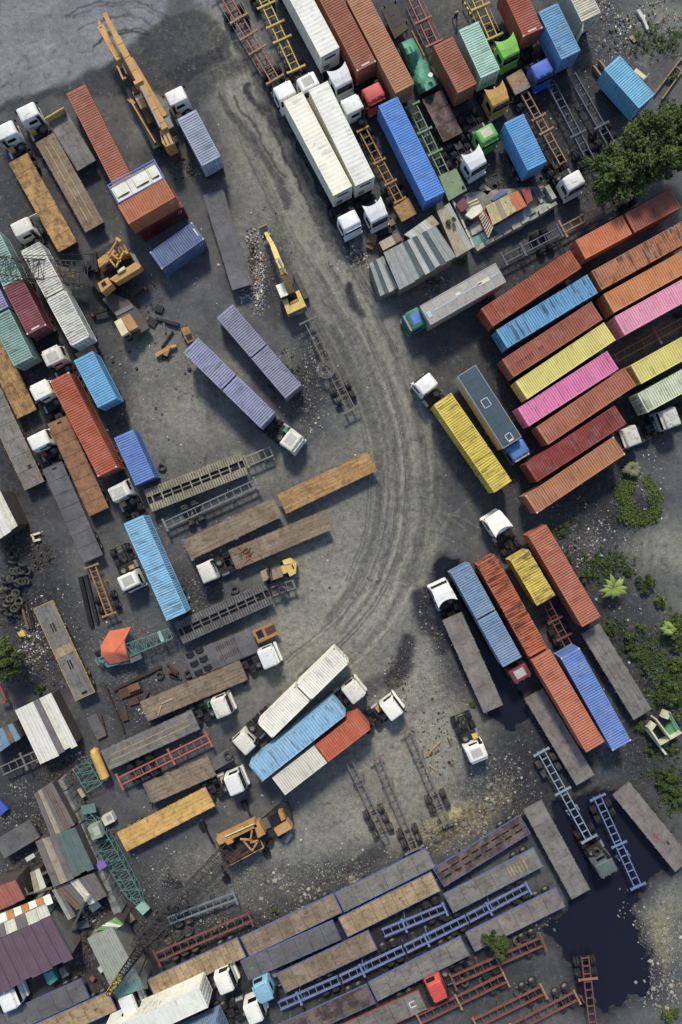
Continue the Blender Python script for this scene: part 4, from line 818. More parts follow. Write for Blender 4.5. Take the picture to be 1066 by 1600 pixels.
ladder("@933,1244", "@997.5,1385.8", L_BLUE, "blue chassis standing in the pond between two flatbeds", bol=(0, .47, 1), bw=2.0, rear='A', wheels=.72, spread=.42)
ladder("@598.8,1459", "@697,1419", L_BLUE, "short blue chassis under the tan patchy flatbed of the second row", bol=(.33, 1), bw=1.7, spread=.45)
ladder("@634,1484", "@730,1437", L_BLUE, "short blue chassis, middle of the three in a line", bol=(.33,), bw=1.7, spread=.45)
ladder("@732,1436", "@827,1386", L_BLUE, "short blue chassis, right end of the line, near the pond", bol=(.33, 1), bw=1.7, spread=.45)
ladder("@436,1573", "@530,1532", L_BLUE, "short blue chassis coupled to the turquoise cab", bol=(.33,), bw=1.7, spread=.45)
ladder("@533,1531", "@631,1485", L_BLUE, "short blue chassis between the turquoise cab's chassis and the middle one", bol=(.33,), bw=1.7, spread=.45)
ladder("@706.5,1534", "@850,1471", L_BRICK, "long red chassis coupled to the red cab", bol=(0, .5, 1), bw=2.2, spread=.5)
ladder("@654,1594.6", "@792,1528", L_BRICK, "red chassis with yellow inner rail just below the red cab", bol=(0, .45, 1), bw=2.0, spread=.5, bm=L_TAN)
ladder("@742,1601", "@851,1547", L_BRICK, "rusty red chassis in the bottom right group with two loose tyres above it", bol=(0, 1), bw=2.0, spread=.5, bm=L_TAN)
ladder("@800,1609", "@903,1556", L_BRICK, "red and ochre chassis nearest the pond's lower bank", bol=(0, 1), bw=1.9, spread=.5, bm=L_TAN)
ladder("@914.7,1496", "@928,1612", L_BRICK, "upright red chassis standing in the lower end of the pond", bol=(0, .72), bw=2.3, rear='A', spread=.42, bm=L_RED)
ladder("@392.6,1433", "@244,1497", L_BRICK, "rust red chassis with pale tyres below the rubble at left", bol=(0, 1), bw=2.2, spread=.5, wheels=.7, axles=3, old=True, bm=L_MAR)
ladder("@369,1400", "@262.6,1440", L_PGREY, "faint blue-grey chassis half buried in rubble", bol=(0,), bw=1.9, spread=.4, wheels=.8, old=True)
ladder("@425,704.5", "@384,722", L_SLATN if False else D_SLAT, "short olive gooseneck frame at the end of the olive slatted trailer", bol=(1,), bw=1.6, spread=.55, wheels=None, step=.8)
ladder("@461,912", "@424,925", L_GREY, "short grey gooseneck frame with a wheel in it beside the dark slatted trailer", bol=(0,), bw=1.1, spread=.5, wheels=None)
ladder("@853,940", "@889,1010", L_MAR, "dark maroon chassis tail behind the short rusty yellow container", bol=(.4, .8), bw=2.0, spread=.42)
ladder("@2,1205", "@62,1178", L_GREY, "grey chassis with spare plates behind the white roofed shed", bol=(.6,), bw=2.2, wheels=None)

WH = mat("cab_white", (228, 226, 210), .45, var=.06, dirt=(170, 164, 148), dirt_amt=.2, fine=.03, spec=.4); WH2 = mat("cab_cool_white", (228, 229, 224), .45, var=.06, dirt=(150, 150, 146), dirt_amt=.25, fine=.03, spec=.4); WHD = mat("cab_dirty_white", (196, 194, 178), .6, var=.1, dirt=(112, 106, 92), dirt_amt=.55, fine=.08); RED = mat("cab_red", (206, 62, 44), .5, dirt_amt=.1, rust=.1); MARC = mat("cab_maroon", (124, 44, 58), .55, dirt_amt=.2)
LIME = mat("cab_lime", (122, 206, 44), .5, dirt_amt=.1); GRN = mat("cab_green", (84, 172, 60), .5, dirt_amt=.2); OCHC = mat("cab_ochre", (206, 150, 40), .5, dirt_amt=.15); BLU = mat("cab_blue", (58, 94, 190), .5, dirt_amt=.15); TEALC = mat("cab_teal", (36, 116, 96), .45, dirt_amt=.15); TURQ = mat("cab_turquoise", (120, 176, 200), .5, dirt_amt=.25); DGR = mat("cab_dark_green_grey", (86, 98, 98), .5, dirt_amt=.3); DBL = mat("cab_deep_blue", (70, 120, 190), .4, dirt_amt=.1)
T_OR = mat("tank_orange", (196, 148, 70), .6, dirt_amt=.3); T_GR = mat("tank_green", (64, 140, 96), .6, dirt_amt=.3); T_RD = mat("tank_red", (150, 50, 44), .6); T_GY = STEEL_GY; T_YL = mat("tank_yellow", (206, 178, 48), .6)
WHX = [WH, mat('cab_ivory', (222, 216, 192), .5, var=.08, dirt=(150, 140, 120), dirt_amt=.35, fine=.05), mat('cab_pale_grey', (216, 218, 212), .45, var=.06, dirt=(140, 138, 130), dirt_amt=.3, fine=.04), mat('cab_grubby_white', (212, 208, 192), .55, var=.1, dirt=(122, 114, 100), dirt_amt=.4, fine=.06)]; _tr = tractor
def tractor(C_, hd, m, label, **k):
    q = sum(map(ord, label))
    if m is WH: m = WHX[q % 4]
    if 'vis' not in k and q % 3 == 0: k['vis'] = m
    if q % 5 == 1 and not k.get('ribbed') and not k.get('fairing'): k['roofp'] = k.get('roofp') or mat('roof_unit_grey', (176, 174, 164), .6, dirt_amt=.3)
    return _tr(C_, hd, m, label, **k)
UL = (-.44, -.9); DR = (.46, .89)
tractor("a30,770", UL, WH, "white cab at the left edge pulling the rusty yellow flatbed", tank=T_OR)
tractor("a160,660", UL, WH, "white cab pulling the brown flatbed with two yellow lines", tank=T_OR, hatch=True)
tractor("b55,565", UL, WH, "white cab right of the telescopic crane's boom", tank=T_OR)
tractor("e125,165", UL, WH, "white cab with one door open pulling the streaky white pair", open_door=True)
tractor("e310,935", UL, WH, "white cab pulling the long vermilion container", ribbed=False)
tractor("e240,1140", UL, WH, "white cab pulling the rusty brown flatbed", hatch=True)
tractor("i225,255", UL, WH, "white cab with a red tank pulling the plain dark grey flatbed", tank=T_RD)
tractor("i705,560", UL, WH, "white cab pulling the long ice blue container", tank=T_OR)
tractor("i765,1100", (.42, .9), WH, "bare white tractor with orange tanks and exposed rear wheels", tank=T_OR, bare=True)
tractor("j745,258", (.8, .6), WH, "white cab pulling the violet pair out into the lane", tank=T_GR)
tractor("j235,1045", (-.92, .39), WH, "white cab pulling the brown flatbed with red chain", ribbed=True)
tractor("n605,375", (.92, -.38), WH, "white cab beside the ochre platform pulling the plank-strewn brown flatbed", ribbed=True)
tractor("n325,670", (.92, -.38), WH, "white cab with a green box behind it pulling the yellow-lined grey flatbed", ribbed=True, tank=T_GR)
tractor("n405,1130", (.92, -.38), WH, "white cab pulling the golden yellow flatbed", ribbed=True, tank=T_OR)
tractor("n460,890", (-.72, .69), WH, "white cab pulling the cream pair, facing the golden flatbed", ribbed=True, tank=None)
tractor("o125,580", (.78, -.62), WH, "white cab pulling the long powder blue container", ribbed=True)
tractor("o355,680", (.8, -.6), WH, "white cab with orange tank pulling the ivory and coral containers", ribbed=True, tank=T_OR)
tractor("o860,945", (.38, .92), WH, "bare white tractor alone in the gravelly clearing", tank=T_YL, bare=True, short=True)
tractor("g490,715", (-.88, .47), TEALC, "teal green cab with blue roof panel pulling the long grey box trailer", vis=CHROME, roofp=mat("roof_blue", (70, 120, 200), .4))
tractor("g555,1100", (-.62, -.78), WH2, "white cab pulling the long bright yellow container", tank=None, hatch=True)
tractor("l93,318", (.52, .85), DBL, "blue cab under the dark teal box truck body", vis=WH2, rearlen=4.0)
tractor("l765,235", (-.93, .36), WHD, "dirty white cab beside the long salmon container", hatch=True)
tractor("l1000,125", (-.93, .36), WHD, "grimy grey-white cab under the pistachio container", hatch=True)
tractor("k980,745", (-.55, -.83), WH, "big white cab with swept fairing in front of the short rusty yellow container", fairing=True, kind='long')
tractor("k655,1165", (-.42, -.91), WH, "white cab with fairing standing in the black puddle", fairing=True)
tractor("p105,470", (.5, .87), MARC, "maroon cab with a grey panel between blue and red clay containers", deckm=STEEL_GY)
tractor("t620,450", (.48, .88), DGR, "dark green-grey cab nosing into the pond", tank=None)
tractor("b705,540", DR, WH2, "white square cab coupled to the pale red chassis at the top", hatch=False)
tractor("b845,488", DR, WH2, "white cab coupled to the bright yellow chassis at the top")
tractor("c50,465", DR, WH2, "white cab with fairing in front of the top edge white refrigerated container", fairing=True)
tractor("c115,618", UL, WH, "white cab pulling the ochre yellow chassis", tank=None)
tractor("c245,550", DR, RED, "red cab in front of the long russet container", vis=RED)
tractor("g100,130", DR, WH2, "white cab pulling the lane-side white refrigerated container", hatch=False)
tractor("g262,85", DR, WH2, "white cab pulling the white refrigerated container by the yellow chassis", fairing=True)
tractor("c985,575", DR, OCHC, "ochre cab with tall fairing below the pale jade container", fairing=True)
tractor("d35,290", DR, LIME, "lime green cab with fairing at the top beside the jade container", fairing=True)
tractor("d235,410", DR, BLU, "blue cab pulling the short worn blue container")
tractor("c920,795", (.5, .87), GRN, "small green cab with pinkish roof patch", roofp=mat("roof_pink", (196, 186, 150), .6), short=True)
tractor("c850,955", (.52, .85), WH2, "white cab with fairing beside the rusty shack", fairing=True, bare=True)
tractor("d425,1075", (.48, .88), WH, "white cab under the tree's edge pulling the tan chassis", hatch=True)
tractor("s620,1185", (-.91, .42), RED, "bright red cab with ribbed roof at the bottom", ribbed=True)
tractor("r575,1190", (-.91, .42), TURQ, "turquoise cab with ribbed roof coupled to the blue chassis", ribbed=True)
tractor("r345,1135", (.92, -.38), WH, "white cab at the bottom pulling the long white box")
tractor("r520,1315", (.92, -.38), WH, "white cab at the bottom edge below the turquoise cab")
tractor("q765,1265", (.92, -.38), WH, "white cab at bottom left pulling the tan mottled flatbed", hatch=False)
tractor("q45,1240", (.92, -.38), WH2, "white cab in the bottom left corner under the maroon roof", hatch=True)
# ---------------------------------------------------------------- two box bodies
def box_body(A, B, label, name, roofm, sidem, z0=1.2, top=3.9, W=2.5, panels=8, strips=()):
    a, b_ = G(A, top), G(B, top); cx, cy = (a[0]+b_[0])/2, (a[1]+b_[1])/2; L = math.hypot(b_[0]-a[0], b_[1]-a[1]); ang = math.atan2(b_[1]-a[1], b_[0]-a[0])
    t = thing(name, label, "trailer", (cx, cy, 0), ang); h = top-z0
    p = (L-.16)/panels; pm = MB().loft([[(-p/2+.008, -W/2+.09, 0), (p/2-.008, -W/2+.09, 0), (p/2-.008, 0, .05), (p/2-.008, W/2-.09, 0), (-p/2+.008, W/2-.09, 0), (-p/2+.008, 0, .05)], [(-p/2+.008, -W/2+.09, .03), (p/2-.008, -W/2+.09, .03), (p/2-.008, 0, .08), (p/2-.008, W/2-.09, .03), (-p/2+.008, W/2-.09, .03), (-p/2+.008, 0, .08)]]).mesh("roof_panel", roofm)
    for i in range(panels): obj("roof_panel", pm, t, (-L/2+.08+(i+.5)*p, 0, top-.05))
    for s in (-1, 1):
        obj("side_wall", (MB().box(0, s*(W/2-.03), z0+h/2-.05, L-.1, .05, h-.1), sidem), t)
        obj("roof_rail", (MB().box(0, s*(W/2-.04), top-.02, L, .09, .08), CHROME), t)
        obj("end_wall", (MB().box(s*(L/2-.03), 0, z0+h/2-.05, .05, W-.12, h-.1), sidem), t)
        obj("end_rail", (MB().box(s*(L/2-.04), 0, top-.015, .09, W-.1, .08), CHROME), t)
        obj("beam", (MB().box(0, s*.45, z0-.15, L-.4, .12, .26), STEEL_DK), t)
    obj("floor", (MB().box(0, 0, z0, L-.1, W-.06, .08), STEEL_DK), t)
    for x in (L/2-1.2, L/2-2.5):
        for s in (-1, 1): wheel(t, x, s*1.03, out=s)
    for (x, y, sx, sy, mm) in strips: obj("roof_patch", (MB().box(x*L/2, y*W/2, top+.045, sx, sy, .02), mm), t)
    return t
R_GREY = mat("weathered_aluminium", (158, 154, 144), .55, .1, var=.12, dirt=(122, 116, 104), dirt_amt=.5); R_TEAL = mat("dark_teal_sheet", (58, 80, 92), .6, var=.08, dirt=(84, 96, 100), dirt_amt=.2); PALEB = mat("pale_blue_tape", (158, 186, 190), .7, dirt=(150, 146, 136), dirt_amt=.5); WPRINT = MATS["white_print"]; BEIGE = mat("beige_patch", (206, 196, 168), .7)
box_body("g550,697", "g1000,440", "long grey box trailer with taped roof behind the teal green cab", "box_trailer", R_GREY, R_GREY, strips=[(-.9, -.1, .5, .8, PALEB), (-.45, 0, 3.2, .12, PALEB), (.2, .05, 3.0, .14, PALEB), (.85, .05, 1.2, .16, PALEB), (-.1, .25, .6, .3, BEIGE), (.55, .05, 1.5, .42, BEIGE)])
box_body("g795,1025", "@801,692", "dark teal box truck body with white outlined hatches beside the yellow container", "box_truck_body", R_TEAL, mat("cream_side", (196, 186, 160), .6, rust=.3), strips=[(-.12+dx, dy, sx, sy, WPRINT) for dx, dy, sx, sy in ((0, .25, 1.1, .07), (0, -.42, 1.1, .07), (-.105, -.08, .07, .9), (.105, -.08, .07, .9))]+[(.84+dx, dy, sx, sy, WPRINT) for dx, dy, sx, sy in ((0, .3, .9, .08), (0, -.25, .9, .08), (-.085, .02, .08, .75), (.085, .02, .2, .75))])

# ---------------------------------------------------------------- lattice booms
def lattice(t, p, q, w0, w1, m, bays, h0=None, h1=None, r=.06, wm=None, name="chord", taper_ends=0.0):
    """four chords and their lacing from p to q (local coordinates)"""
    p, q = Vector(p), Vector(q); d = (q-p).normalized(); s = d.cross(Vector((0, 0, 1))).normalized(); u = s.cross(d); h0 = h0 or w0; h1 = h1 or w1
    def corner(f, i):
        wv = w0+(w1-w0)*f; hv = h0+(h1-h0)*f
        if taper_ends: k = min(1, min(f, 1-f)/taper_ends*.75+.25); wv *= k; hv *= k
        a, b_ = ((-1, -1), (1, -1), (1, 1), (-1, 1))[i]; return p+(q-p)*f+s*(a*wv/2)+u*(b_*hv/2)
    for i in range(4):
        mb = MB()
        for k in range(bays if taper_ends else 1):
            n = bays if taper_ends else 1; mb.beam(corner(k/n, i), corner((k+1)/n, i), r*1.3, r*1.3)
        obj("chord", (mb, m), t)
    for side in range(4):
        mb = MB(); j = (side+1) % 4
        for k in range(bays):
            f0, f1 = k/bays, (k+1)/bays
            mb.beam(corner(f0, side if k % 2 else j), corner(f1, j if k % 2 else side), r*.75, r*.75); mb.beam(corner(f0, side), corner(f0, j), r*.75, r*.75)
        mb.beam(corner(1, side), corner(1, j), r, r); o = obj("lacing", (mb, wm or m), t); o['kind'] = 'stuff'
Y_CR = mat("crane_yellow", (196, 142, 46), .55, rust=.25, dirt=(92, 70, 44), dirt_amt=.3); Y_EX = mat("excavator_yellow", (214, 178, 62), .55, rust=.1, dirt=(120, 96, 56), dirt_amt=.3); O_CR = mat("crane_orange", (186, 130, 50), .6, rust=.4, dirt=(84, 56, 36), dirt_amt=.45); TEALM = mat("teal_lattice_paint", (84, 128, 120), .7, rust=.25, dirt_amt=.35); GREYM = mat("grey_lattice_paint", (62, 60, 62), .75, rust=.2); ORTARP = mat("orange_tarpaulin", (226, 104, 48), .7, var=.1, vscale=1.2, fine=.05); CREAMP = mat("cream_panel", (214, 200, 150), .6, rust=.15, dirt_amt=.2)
def base_thing(name, label, cat, mark): p = G(mark, 0); return thing(name, label, cat, (p[0], p[1], 0))
def rel(t, s, z): v = G3(s, z); return Vector((v.x-t.location.x, v.y-t.location.y, z))
def hbeam(t, name, s0, s1, z0, z1, w_, h_, m): return obj(name, (MB().beam(rel(t, s0, z0), rel(t, s1, z1), w_, h_), m), t)
def slab_(t, name, marks, z0, z1, m, ztop=None):
    """prism whose top outline is surveyed at z1"""
    pts = [rel(t, s, z1) for s in marks]
    area = sum(pts[i].x*pts[(i+1) % len(pts)].y-pts[(i+1) % len(pts)].x*pts[i].y for i in range(len(pts)))
    if area < 0: pts = pts[::-1]
    return obj(name, (MB().prism([(p.x, p.y) for p in pts], z0, z1), m), t)
# telescopic truck crane, upper left
def crane_telescopic():
    t = base_thing("telescopic_crane", "ochre telescopic truck crane with long stowed boom at upper left", "crane", "a900,700")
    f, r_ = rel(t, "a770,440", 0), rel(t, "a990,900", 0); d_ = (r_-f).normalized(); sd = d_.cross(Vector((0, 0, 1)))
    c = (f+r_)/2
    obj("carrier_deck", (MB().beam(f+Vector((0, 0, 1.3)), r_+Vector((0, 0, 1.3)), 2.5, .35), STEEL_DK), t)
    obj("carrier_frame", (MB().beam(f+Vector((0, 0, .95)), r_+Vector((0, 0, .95)), 1.2, .4), STEEL_BLK), t)
    for k in (.12, .24, .66, .78):
        for s in (-1, 1): wheel(t, *(f+(r_-f)*k+sd*(s*1.1)).xy, out=s).rotation_euler = (0, 0, math.atan2(d_.y, d_.x))
    A_, Z = "a985,790", 3.9
    hbeam(t, "boom_section", "a985,775", "a700,232", 3.6, 4.3, .75, .85, Y_CR); hbeam(t, "boom_section", "a706,245", "a655,145", 4.3, 4.42, .6, .7, Y_CR); hbeam(t, "boom_section", "a656,148", "a634,103", 4.42, 4.5, .5, .6, Y_CR)
    hbeam(t, "hose_line", "a968,770", "a690,245", 3.9, 4.6, .12, .12, STEEL_BLK); hbeam(t, "hose_line", "a1000,765", "a722,235", 3.7, 4.4, .1, .14, STEEL_DK)
    for k in range(7): f = k/7; p = Vector(px('a985,775')).lerp(Vector(px('a700,232')), f+.06); q = Vector(px('a985,775')).lerp(Vector(px('a700,232')), f+.068); hbeam(t, "boom_band", (p.x, p.y), (q.x, q.y), 3.65+.7*f, 3.65+.7*f, .79, .9, O_CR)
    hbeam(t, "boom_head", "a637,110", "a628,93", 4.4, 4.4, .62, .8, O_CR)
    o = obj("hoist_cylinder", (MB().cyl(rel(t, "a955,760", 4.35), rel(t, "a838,515", 4.7), .12, 10), CHROME), t)
    hbeam(t, "boom_collar", "a825,490", "a835,508", 4.1, 4.1, 1.05, 1.1, Y_CR)
    slab_(t, "turntable_housing", ["a950,775", "a990,752", "a1040,850", "a990,872", "a965,850"], 1.5, 3.6, Y_CR)
    for k in range(3): hbeam(t, "grating_bar", f"a{962+k*22},{800-k*8}", f"a{990+k*22},{860-k*8}", 3.64, 3.64, .12, .06, STEEL_DK)
    j = hbeam(t, "folding_jib", "a600,160", "a715,360", 3.2, 3.2, .75, .5, Y_CR); hbeam(t, "jib_slot", "a650,240", "a700,335", 3.48, 3.48, .28, .04, O_CR); hbeam(t, "jib_end_plate", "a592,155", "a606,150", 3.2, 3.2, .8, .6, O_CR)
    for a_, b2 in (("a700,395", "a735,475"), ("a725,370", "a755,440")): hbeam(t, "jib_link", a_, b2, 2.9, 2.9, .2, .3, Y_CR)
    hbeam(t, "jib_link", "a702,392", "a730,378", 2.9, 2.9, .16, .2, O_CR); hbeam(t, "jib_link", "a728,475", "a752,462", 2.9, 2.9, .16, .2, O_CR)
    hbeam(t, "side_jib", "a782,352", "a985,695", 2.7, 2.7, .5, .45, O_CR)
    slab_(t, "operator_cab", ["a970,710", "a1005,690", "a1035,750", "a998,772"], 1.5, 3.0, STEEL_GY)
    for k, (x, y) in enumerate((("a812,548", "a838,600"), ("a835,600", "a862,650"), ("a868,668", "a905,740"))): hbeam(t, "engine_cover", x, y, 1.8, 1.8, .9-.1*k, .7, (CREAMP, Y_CR, RUST)[k])
    hbeam(t, "deck_rail", "a775,595", "a925,850", 1.6, 1.6, .16, .2, Y_CR); hbeam(t, "mudguard", "a765,585", "a800,620", 1.5, 1.5, .5, .1, O_CR)
    slab_(t, "carrier_cab", ["a782,520", "a815,505", "a830,545", "a795,560"], 1.4, 2.5, RUST)
    for mk in (("a760,560", "a830,530"), ("a910,850", "a1050,790")):
        hbeam(t, "outrigger", mk[0], mk[1], .8, .8, .3, .3, STEEL_DK)
crane_telescopic()
def rough_plank(name, label, cat, s0, s1, w_, h_, m, z=.12): t = base_thing(name, label, cat, s0); hbeam(t, "board", s0, s1, z, z, w_, h_, m); return t
rough_plank("steel_plank", "broad rusty plank on the ground behind the telescopic crane", "plank", "a1010,870", "a1055,960", .75, .2, RUST)

# lattice crane on a carrier, left
def crane_left():
    t = base_thing("lattice_crane", "yellow lattice crane with its boom stretched over the white containers at left", "crane", "e700,420")
    zt = 3.0
    slab_(t, "revolving_deck", ["e500,430", "e560,330", "e690,250", "e830,390", "e700,480", "e590,560"], 1.5, 1.8, STEEL_DK)
    slab_(t, "machine_house", ["e580,365", "e672,295", "e705,335", "e590,410"], 1.8, zt+.3, Y_CR); slab_(t, "machine_house", ["e700,290", "e740,275", "e765,325", "e715,345"], 1.8, zt, Y_CR)
    slab_(t, "side_house", ["e650,480", "e810,375", "e840,400", "e830,415", "e690,500"], 1.8, zt, Y_CR); slab_(t, "operator_cab", ["e580,505", "e640,468", "e665,510", "e605,560"], 1.8, zt+.4, Y_CR)
    slab_(t, "cab_roof_window", ["e600,505", "e622,490", "e636,512", "e612,528"], zt+.41, zt+.44, GLASS)
    slab_(t, "counterweight", ["e770,320", "e800,330", "e835,395", "e815,400"], 1.0, 2.8, STEEL_GY)
    slab_(t, "white_drum", ["e695,430", "e738,402", "e746,416", "e703,444"], zt, zt+.3, CREAMP)
    for a_, b2 in (("e705,240", "e640,345"), ("e705,240", "e745,300"), ("e640,345", "e690,410"), ("e745,300", "e690,410"), ("e665,330", "e720,375"), ("e690,245", "e760,330")): hbeam(t, "gantry_strut", a_, b2, 4.0 if a_[1:4] == "705" else 3.6, 3.6, .18, .2, Y_CR)
    obj("gantry_head", (MB().beam(rel(t, "e693,238", 4.2), rel(t, "e722,258", 4.2), .3, .35), Y_CR), t)
    for a_, b2 in (("e545,330", "e560,430"), ("e565,320", "e580,440")): hbeam(t, "boom_foot", a_, b2, 2.4, 2.4, .35, .5, STEEL_BLK)
    obj("winch_drum", (MB().cyl(rel(t, "e640,420", 2.3), rel(t, "e680,395", 2.3), .5, 12), STEEL_DK), t); obj("winch_drum", (MB().cyl(rel(t, "e510,400", 2.1), rel(t, "e540,420", 2.1), .6, 12), STEEL_DK), t)
    lattice(t, rel(t, "e530,455", 2.6), rel(t, "e-320,385", 4.6), 2.6, 1.5, GREYM, 26, 1.4, 1.4, .07)
    for k, (a_, b2) in enumerate((("e660,330", "e0,345"), ("e690,400", "e30,520"))): obj("pendant_cable", (MB().cyl(rel(t, a_, 4.0), rel(t, b2, 4.9), .035, 5), STEEL_BLK), t)
    hbeam(t, "boom_catwalk", "e335,425", "e470,455", 2.75, 2.6, 1.0, .05, WOOD)
    slab_(t, "carrier_deck", ["e610,600", "e660,560", "e760,600", "e830,670", "e890,770", "e780,830", "e735,790", "e690,700"], .8, 1.3, mat("carrier_deck_dark", (88, 80, 74), .8, rust=.3, dirt_amt=.4))
    slab_(t, "carrier_cab", ["e680,735", "e718,712", "e765,795", "e725,820"], 1.3, 2.6, CREAMP); slab_(t, "engine_hood", ["e718,712", "e770,685", "e822,765", "e772,790"], 1.3, 2.2, mat("hood_ochre", (176, 126, 62), .6, dirt_amt=.3))
    slab_(t, "cab_windshield", ["e728,822", "e762,800", "e785,828", "e755,845"], 1.3, 2.0, GLASS)
    for a_, b2 in (("e640,660", "e555,690"), ("e790,590", "e860,535")):
        hbeam(t, "outrigger", a_, b2, .8, .7, .28, .28, STEEL_BLK); obj("outrigger_pad", (MB().cyl(rel(t, b2, 0), rel(t, b2, .75), .22, 10), mat("pad_orange", (190, 100, 40), .6)), t)
    hbeam(t, "tool_bar", "e690,690", "e790,640", 1.35, 1.35, .5, .12, STEEL_GY)
    for k in (0, .33, .66, 1):
        for s in (-1, 1):
            p = rel(t, "e680,600", .52)*(1-k)+rel(t, "e810,770", .52)*k
            wheel(t, p.x+s*.95, p.y+s*.55, out=s).rotation_euler = (0, 0, math.radians(-55))
crane_left()
# orange lattice crane, lower middle
def crane_lower():
    t = base_thing("lattice_crane", "rusty orange lattice crane with grey boom lying over the rubble at lower left", "crane", "r440,290")
    slab_(t, "revolving_deck", ["r300,290", "r520,150", "r590,240", "r590,310", "r370,435", "r340,400"], 1.2, 1.6, STEEL_DK)
    hbeam(t, "side_house", "r310,275", "r535,165", 2.3, 2.3, .8, 1.2, O_CR); slab_(t, "machine_house", ["r520,190", "r550,170", "r590,240", "r545,265"], 1.6, 2.9, O_CR); slab_(t, "operator_cab", ["r340,275", "r380,250", "r400,290", "r365,305"], 1.6, 3.0, O_CR)
    slab_(t, "side_house", ["r350,385", "r480,310", "r510,345", "r385,415"], 1.6, 2.3, RUST)
    hbeam(t, "hand_rail", "r360,435", "r580,320", 2.0, 2.0, .1, .12, Y_CR); hbeam(t, "hand_rail", "r580,320", "r560,275", 2.0, 2.0, .1, .12, Y_CR); hbeam(t, "hand_rail", "r350,255", "r520,180", 3.1, 3.1, .1, .1, CREAMP)
    for a_, b2 in (("r440,270", "r510,275"), ("r510,220", "r500,275"), ("r460,280", "r510,340"), ("r545,280", "r510,340"), ("r545,280", "r500,290")): hbeam(t, "gantry_strut", a_, b2, 3.2, 3.2, .18, .18, O_CR)
    obj("winch_drum", (MB().cyl(rel(t, "r440,330", 2.0), rel(t, "r490,300", 2.0), .55, 12), STEEL_DK), t)
    lattice(t, rel(t, "r400,320", 2.4), rel(t, "@203,1488", 1.2), 2.1, 1.3, GREYM, 20, 1.1, 1.0, .06)
    for a_, b2 in (("r390,300", "r275,410"), ("r410,330", "r310,440")): obj("pendant_cable", (MB().cyl(rel(t, a_, 3.0), rel(t, b2, 2.6), .04, 5), STEEL_BLK), t)
    slab_(t, "carrier_deck", ["r560,160", "r690,50", "r725,60", "r750,150", "r700,240", "r600,260"], .7, 1.2, STEEL_DK)
    slab_(t, "carrier_cab", ["r640,215", "r720,165", "r750,205", "r665,255"], 1.2, 2.4, mat("hood_tan", (188, 140, 74), .6, rust=.3)); slab_(t, "engine_bay", ["r615,150", "r690,110", "r710,165", "r640,210"], 1.2, 1.9, STEEL_BLK); slab_(t, "engine_hood", ["r665,110", "r690,105", "r710,150", "r685,165"], 1.3, 2.2, O_CR); slab_(t, "tool_box", ["r570,155", "r600,145", "r625,200", "r590,215"], 1.2, 1.5, STEEL_GY)
    hbeam(t, "cab_ladder", "r710,290", "r745,240", .6, .9, .35, .08, CHROME)
    for a_, b2 in (("r500,130", "r465,55"), ("r280,300", "r220,185"), ("r330,430", "r360,500"), ("r590,320", "r600,345")):
        hbeam(t, "outrigger", a_, b2, .9, .6, .2, .25, STEEL_BLK); p = rel(t, b2, 0); obj("outrigger_pad", (MB().box(p.x, p.y, .3, .7, .7, .6, .5), STEEL_BLK), t)
    for k in (0, .35, .7, 1):
        p = rel(t, "r420,340", .52)*(1-k)+rel(t, "r660,200", .52)*k
        for s in (-1, 1): wheel(t, p.x+s*.5, p.y-s*.95, out=s).rotation_euler = (0, 0, math.radians(28))
crane_lower()
# teal crane under an orange tarpaulin
def crane_tarp():
    t = base_thing("tarped_crane", "teal crane under an orange tarpaulin with a short lattice boom", "crane", "m690,320")
    slab_(t, "machine_deck", ["m600,300", "m760,225", "m830,330", "m840,390", "m640,430", "m600,400"], .5, 1.3, mat("teal_machine", (70, 112, 122), .65, rust=.25, dirt_amt=.35))
    b = MB(); P = [("m600,300", 2.35), ("m650,215", 2.45), ("m778,190", 2.3), ("m740,270", 2.5), ("m755,345", 2.5), ("m770,385", 1.6), ("m655,412", 1.6), ("m605,355", 2.3)]
    pts = [rel(t, s, z) for s, z in P]; cc = rel(t, "m680,340", 2.5); n = len(pts); vs = [cc+Vector((0, 0, .08))]
    for k, f in ((0, .5), (1, 1.0)):
        for i in range(n):
            for q in (0, .5):
                e = pts[i]*(1-q)+pts[(i+1) % n]*q; v = cc*(1-f)+e*f; v.z += (.12 if q else -.05)*(1-f*.4)+R.uniform(-.05, .05); vs.append(v)
    m_ = 2*n
    skirt = [v-Vector((0, 0, .3)) for v in vs[1+m_:1+2*m_]]; vs += skirt
    fs = [(0, 1+i, 1+(i+1) % m_) for i in range(m_)]+[(1+k*m_+i, 1+(k+1)*m_+i, 1+(k+1)*m_+(i+1) % m_, 1+k*m_+(i+1) % m_) for k in range(2) for i in range(m_)]
    b.add(vs, fs); obj("tarpaulin", b.mesh("tarpaulin", ORTARP, True), t)
    for a_, b2 in (("m600,270", "m605,310"), ("m560,370", "m620,400"), ("m560,370", "m590,415"), ("m620,360", "m580,380"), ("m640,425", "m720,400")): hbeam(t, "frame_strut", a_, b2, 1.4, 1.4, .18, .18, TEALM)
    slab_(t, "winch_box", ["m770,370", "m835,350", "m845,375", "m780,405"], 1.3, 1.8, STEEL_GY); obj("oil_drum", (MB().cyl(rel(t, "m640,418", 0), rel(t, "m640,418", .9), .3, 12), mat("drum_blue", (60, 90, 190), .5)), t)
    lattice(t, rel(t, "m765,325", 1.6), rel(t, "m1020,225", 1.4), 1.5, 1.2, TEALM, 8, .8, .8, .07); hbeam(t, "boom_spreader", "m945,215", "m970,275", 1.9, 1.9, .4, .1, mat("pale_teal", (132, 178, 160), .7))
    for k in (.2, .8): 
        p = rel(t, "m640,290", 0)*(1-k)+rel(t, "m720,400", 0)*k; obj("track", (MB().beam(p+Vector((-1.6, -.7, .3)), p+Vector((1.6, .7, .3)), .5, .6), STEEL_BLK), t)
crane_tarp()
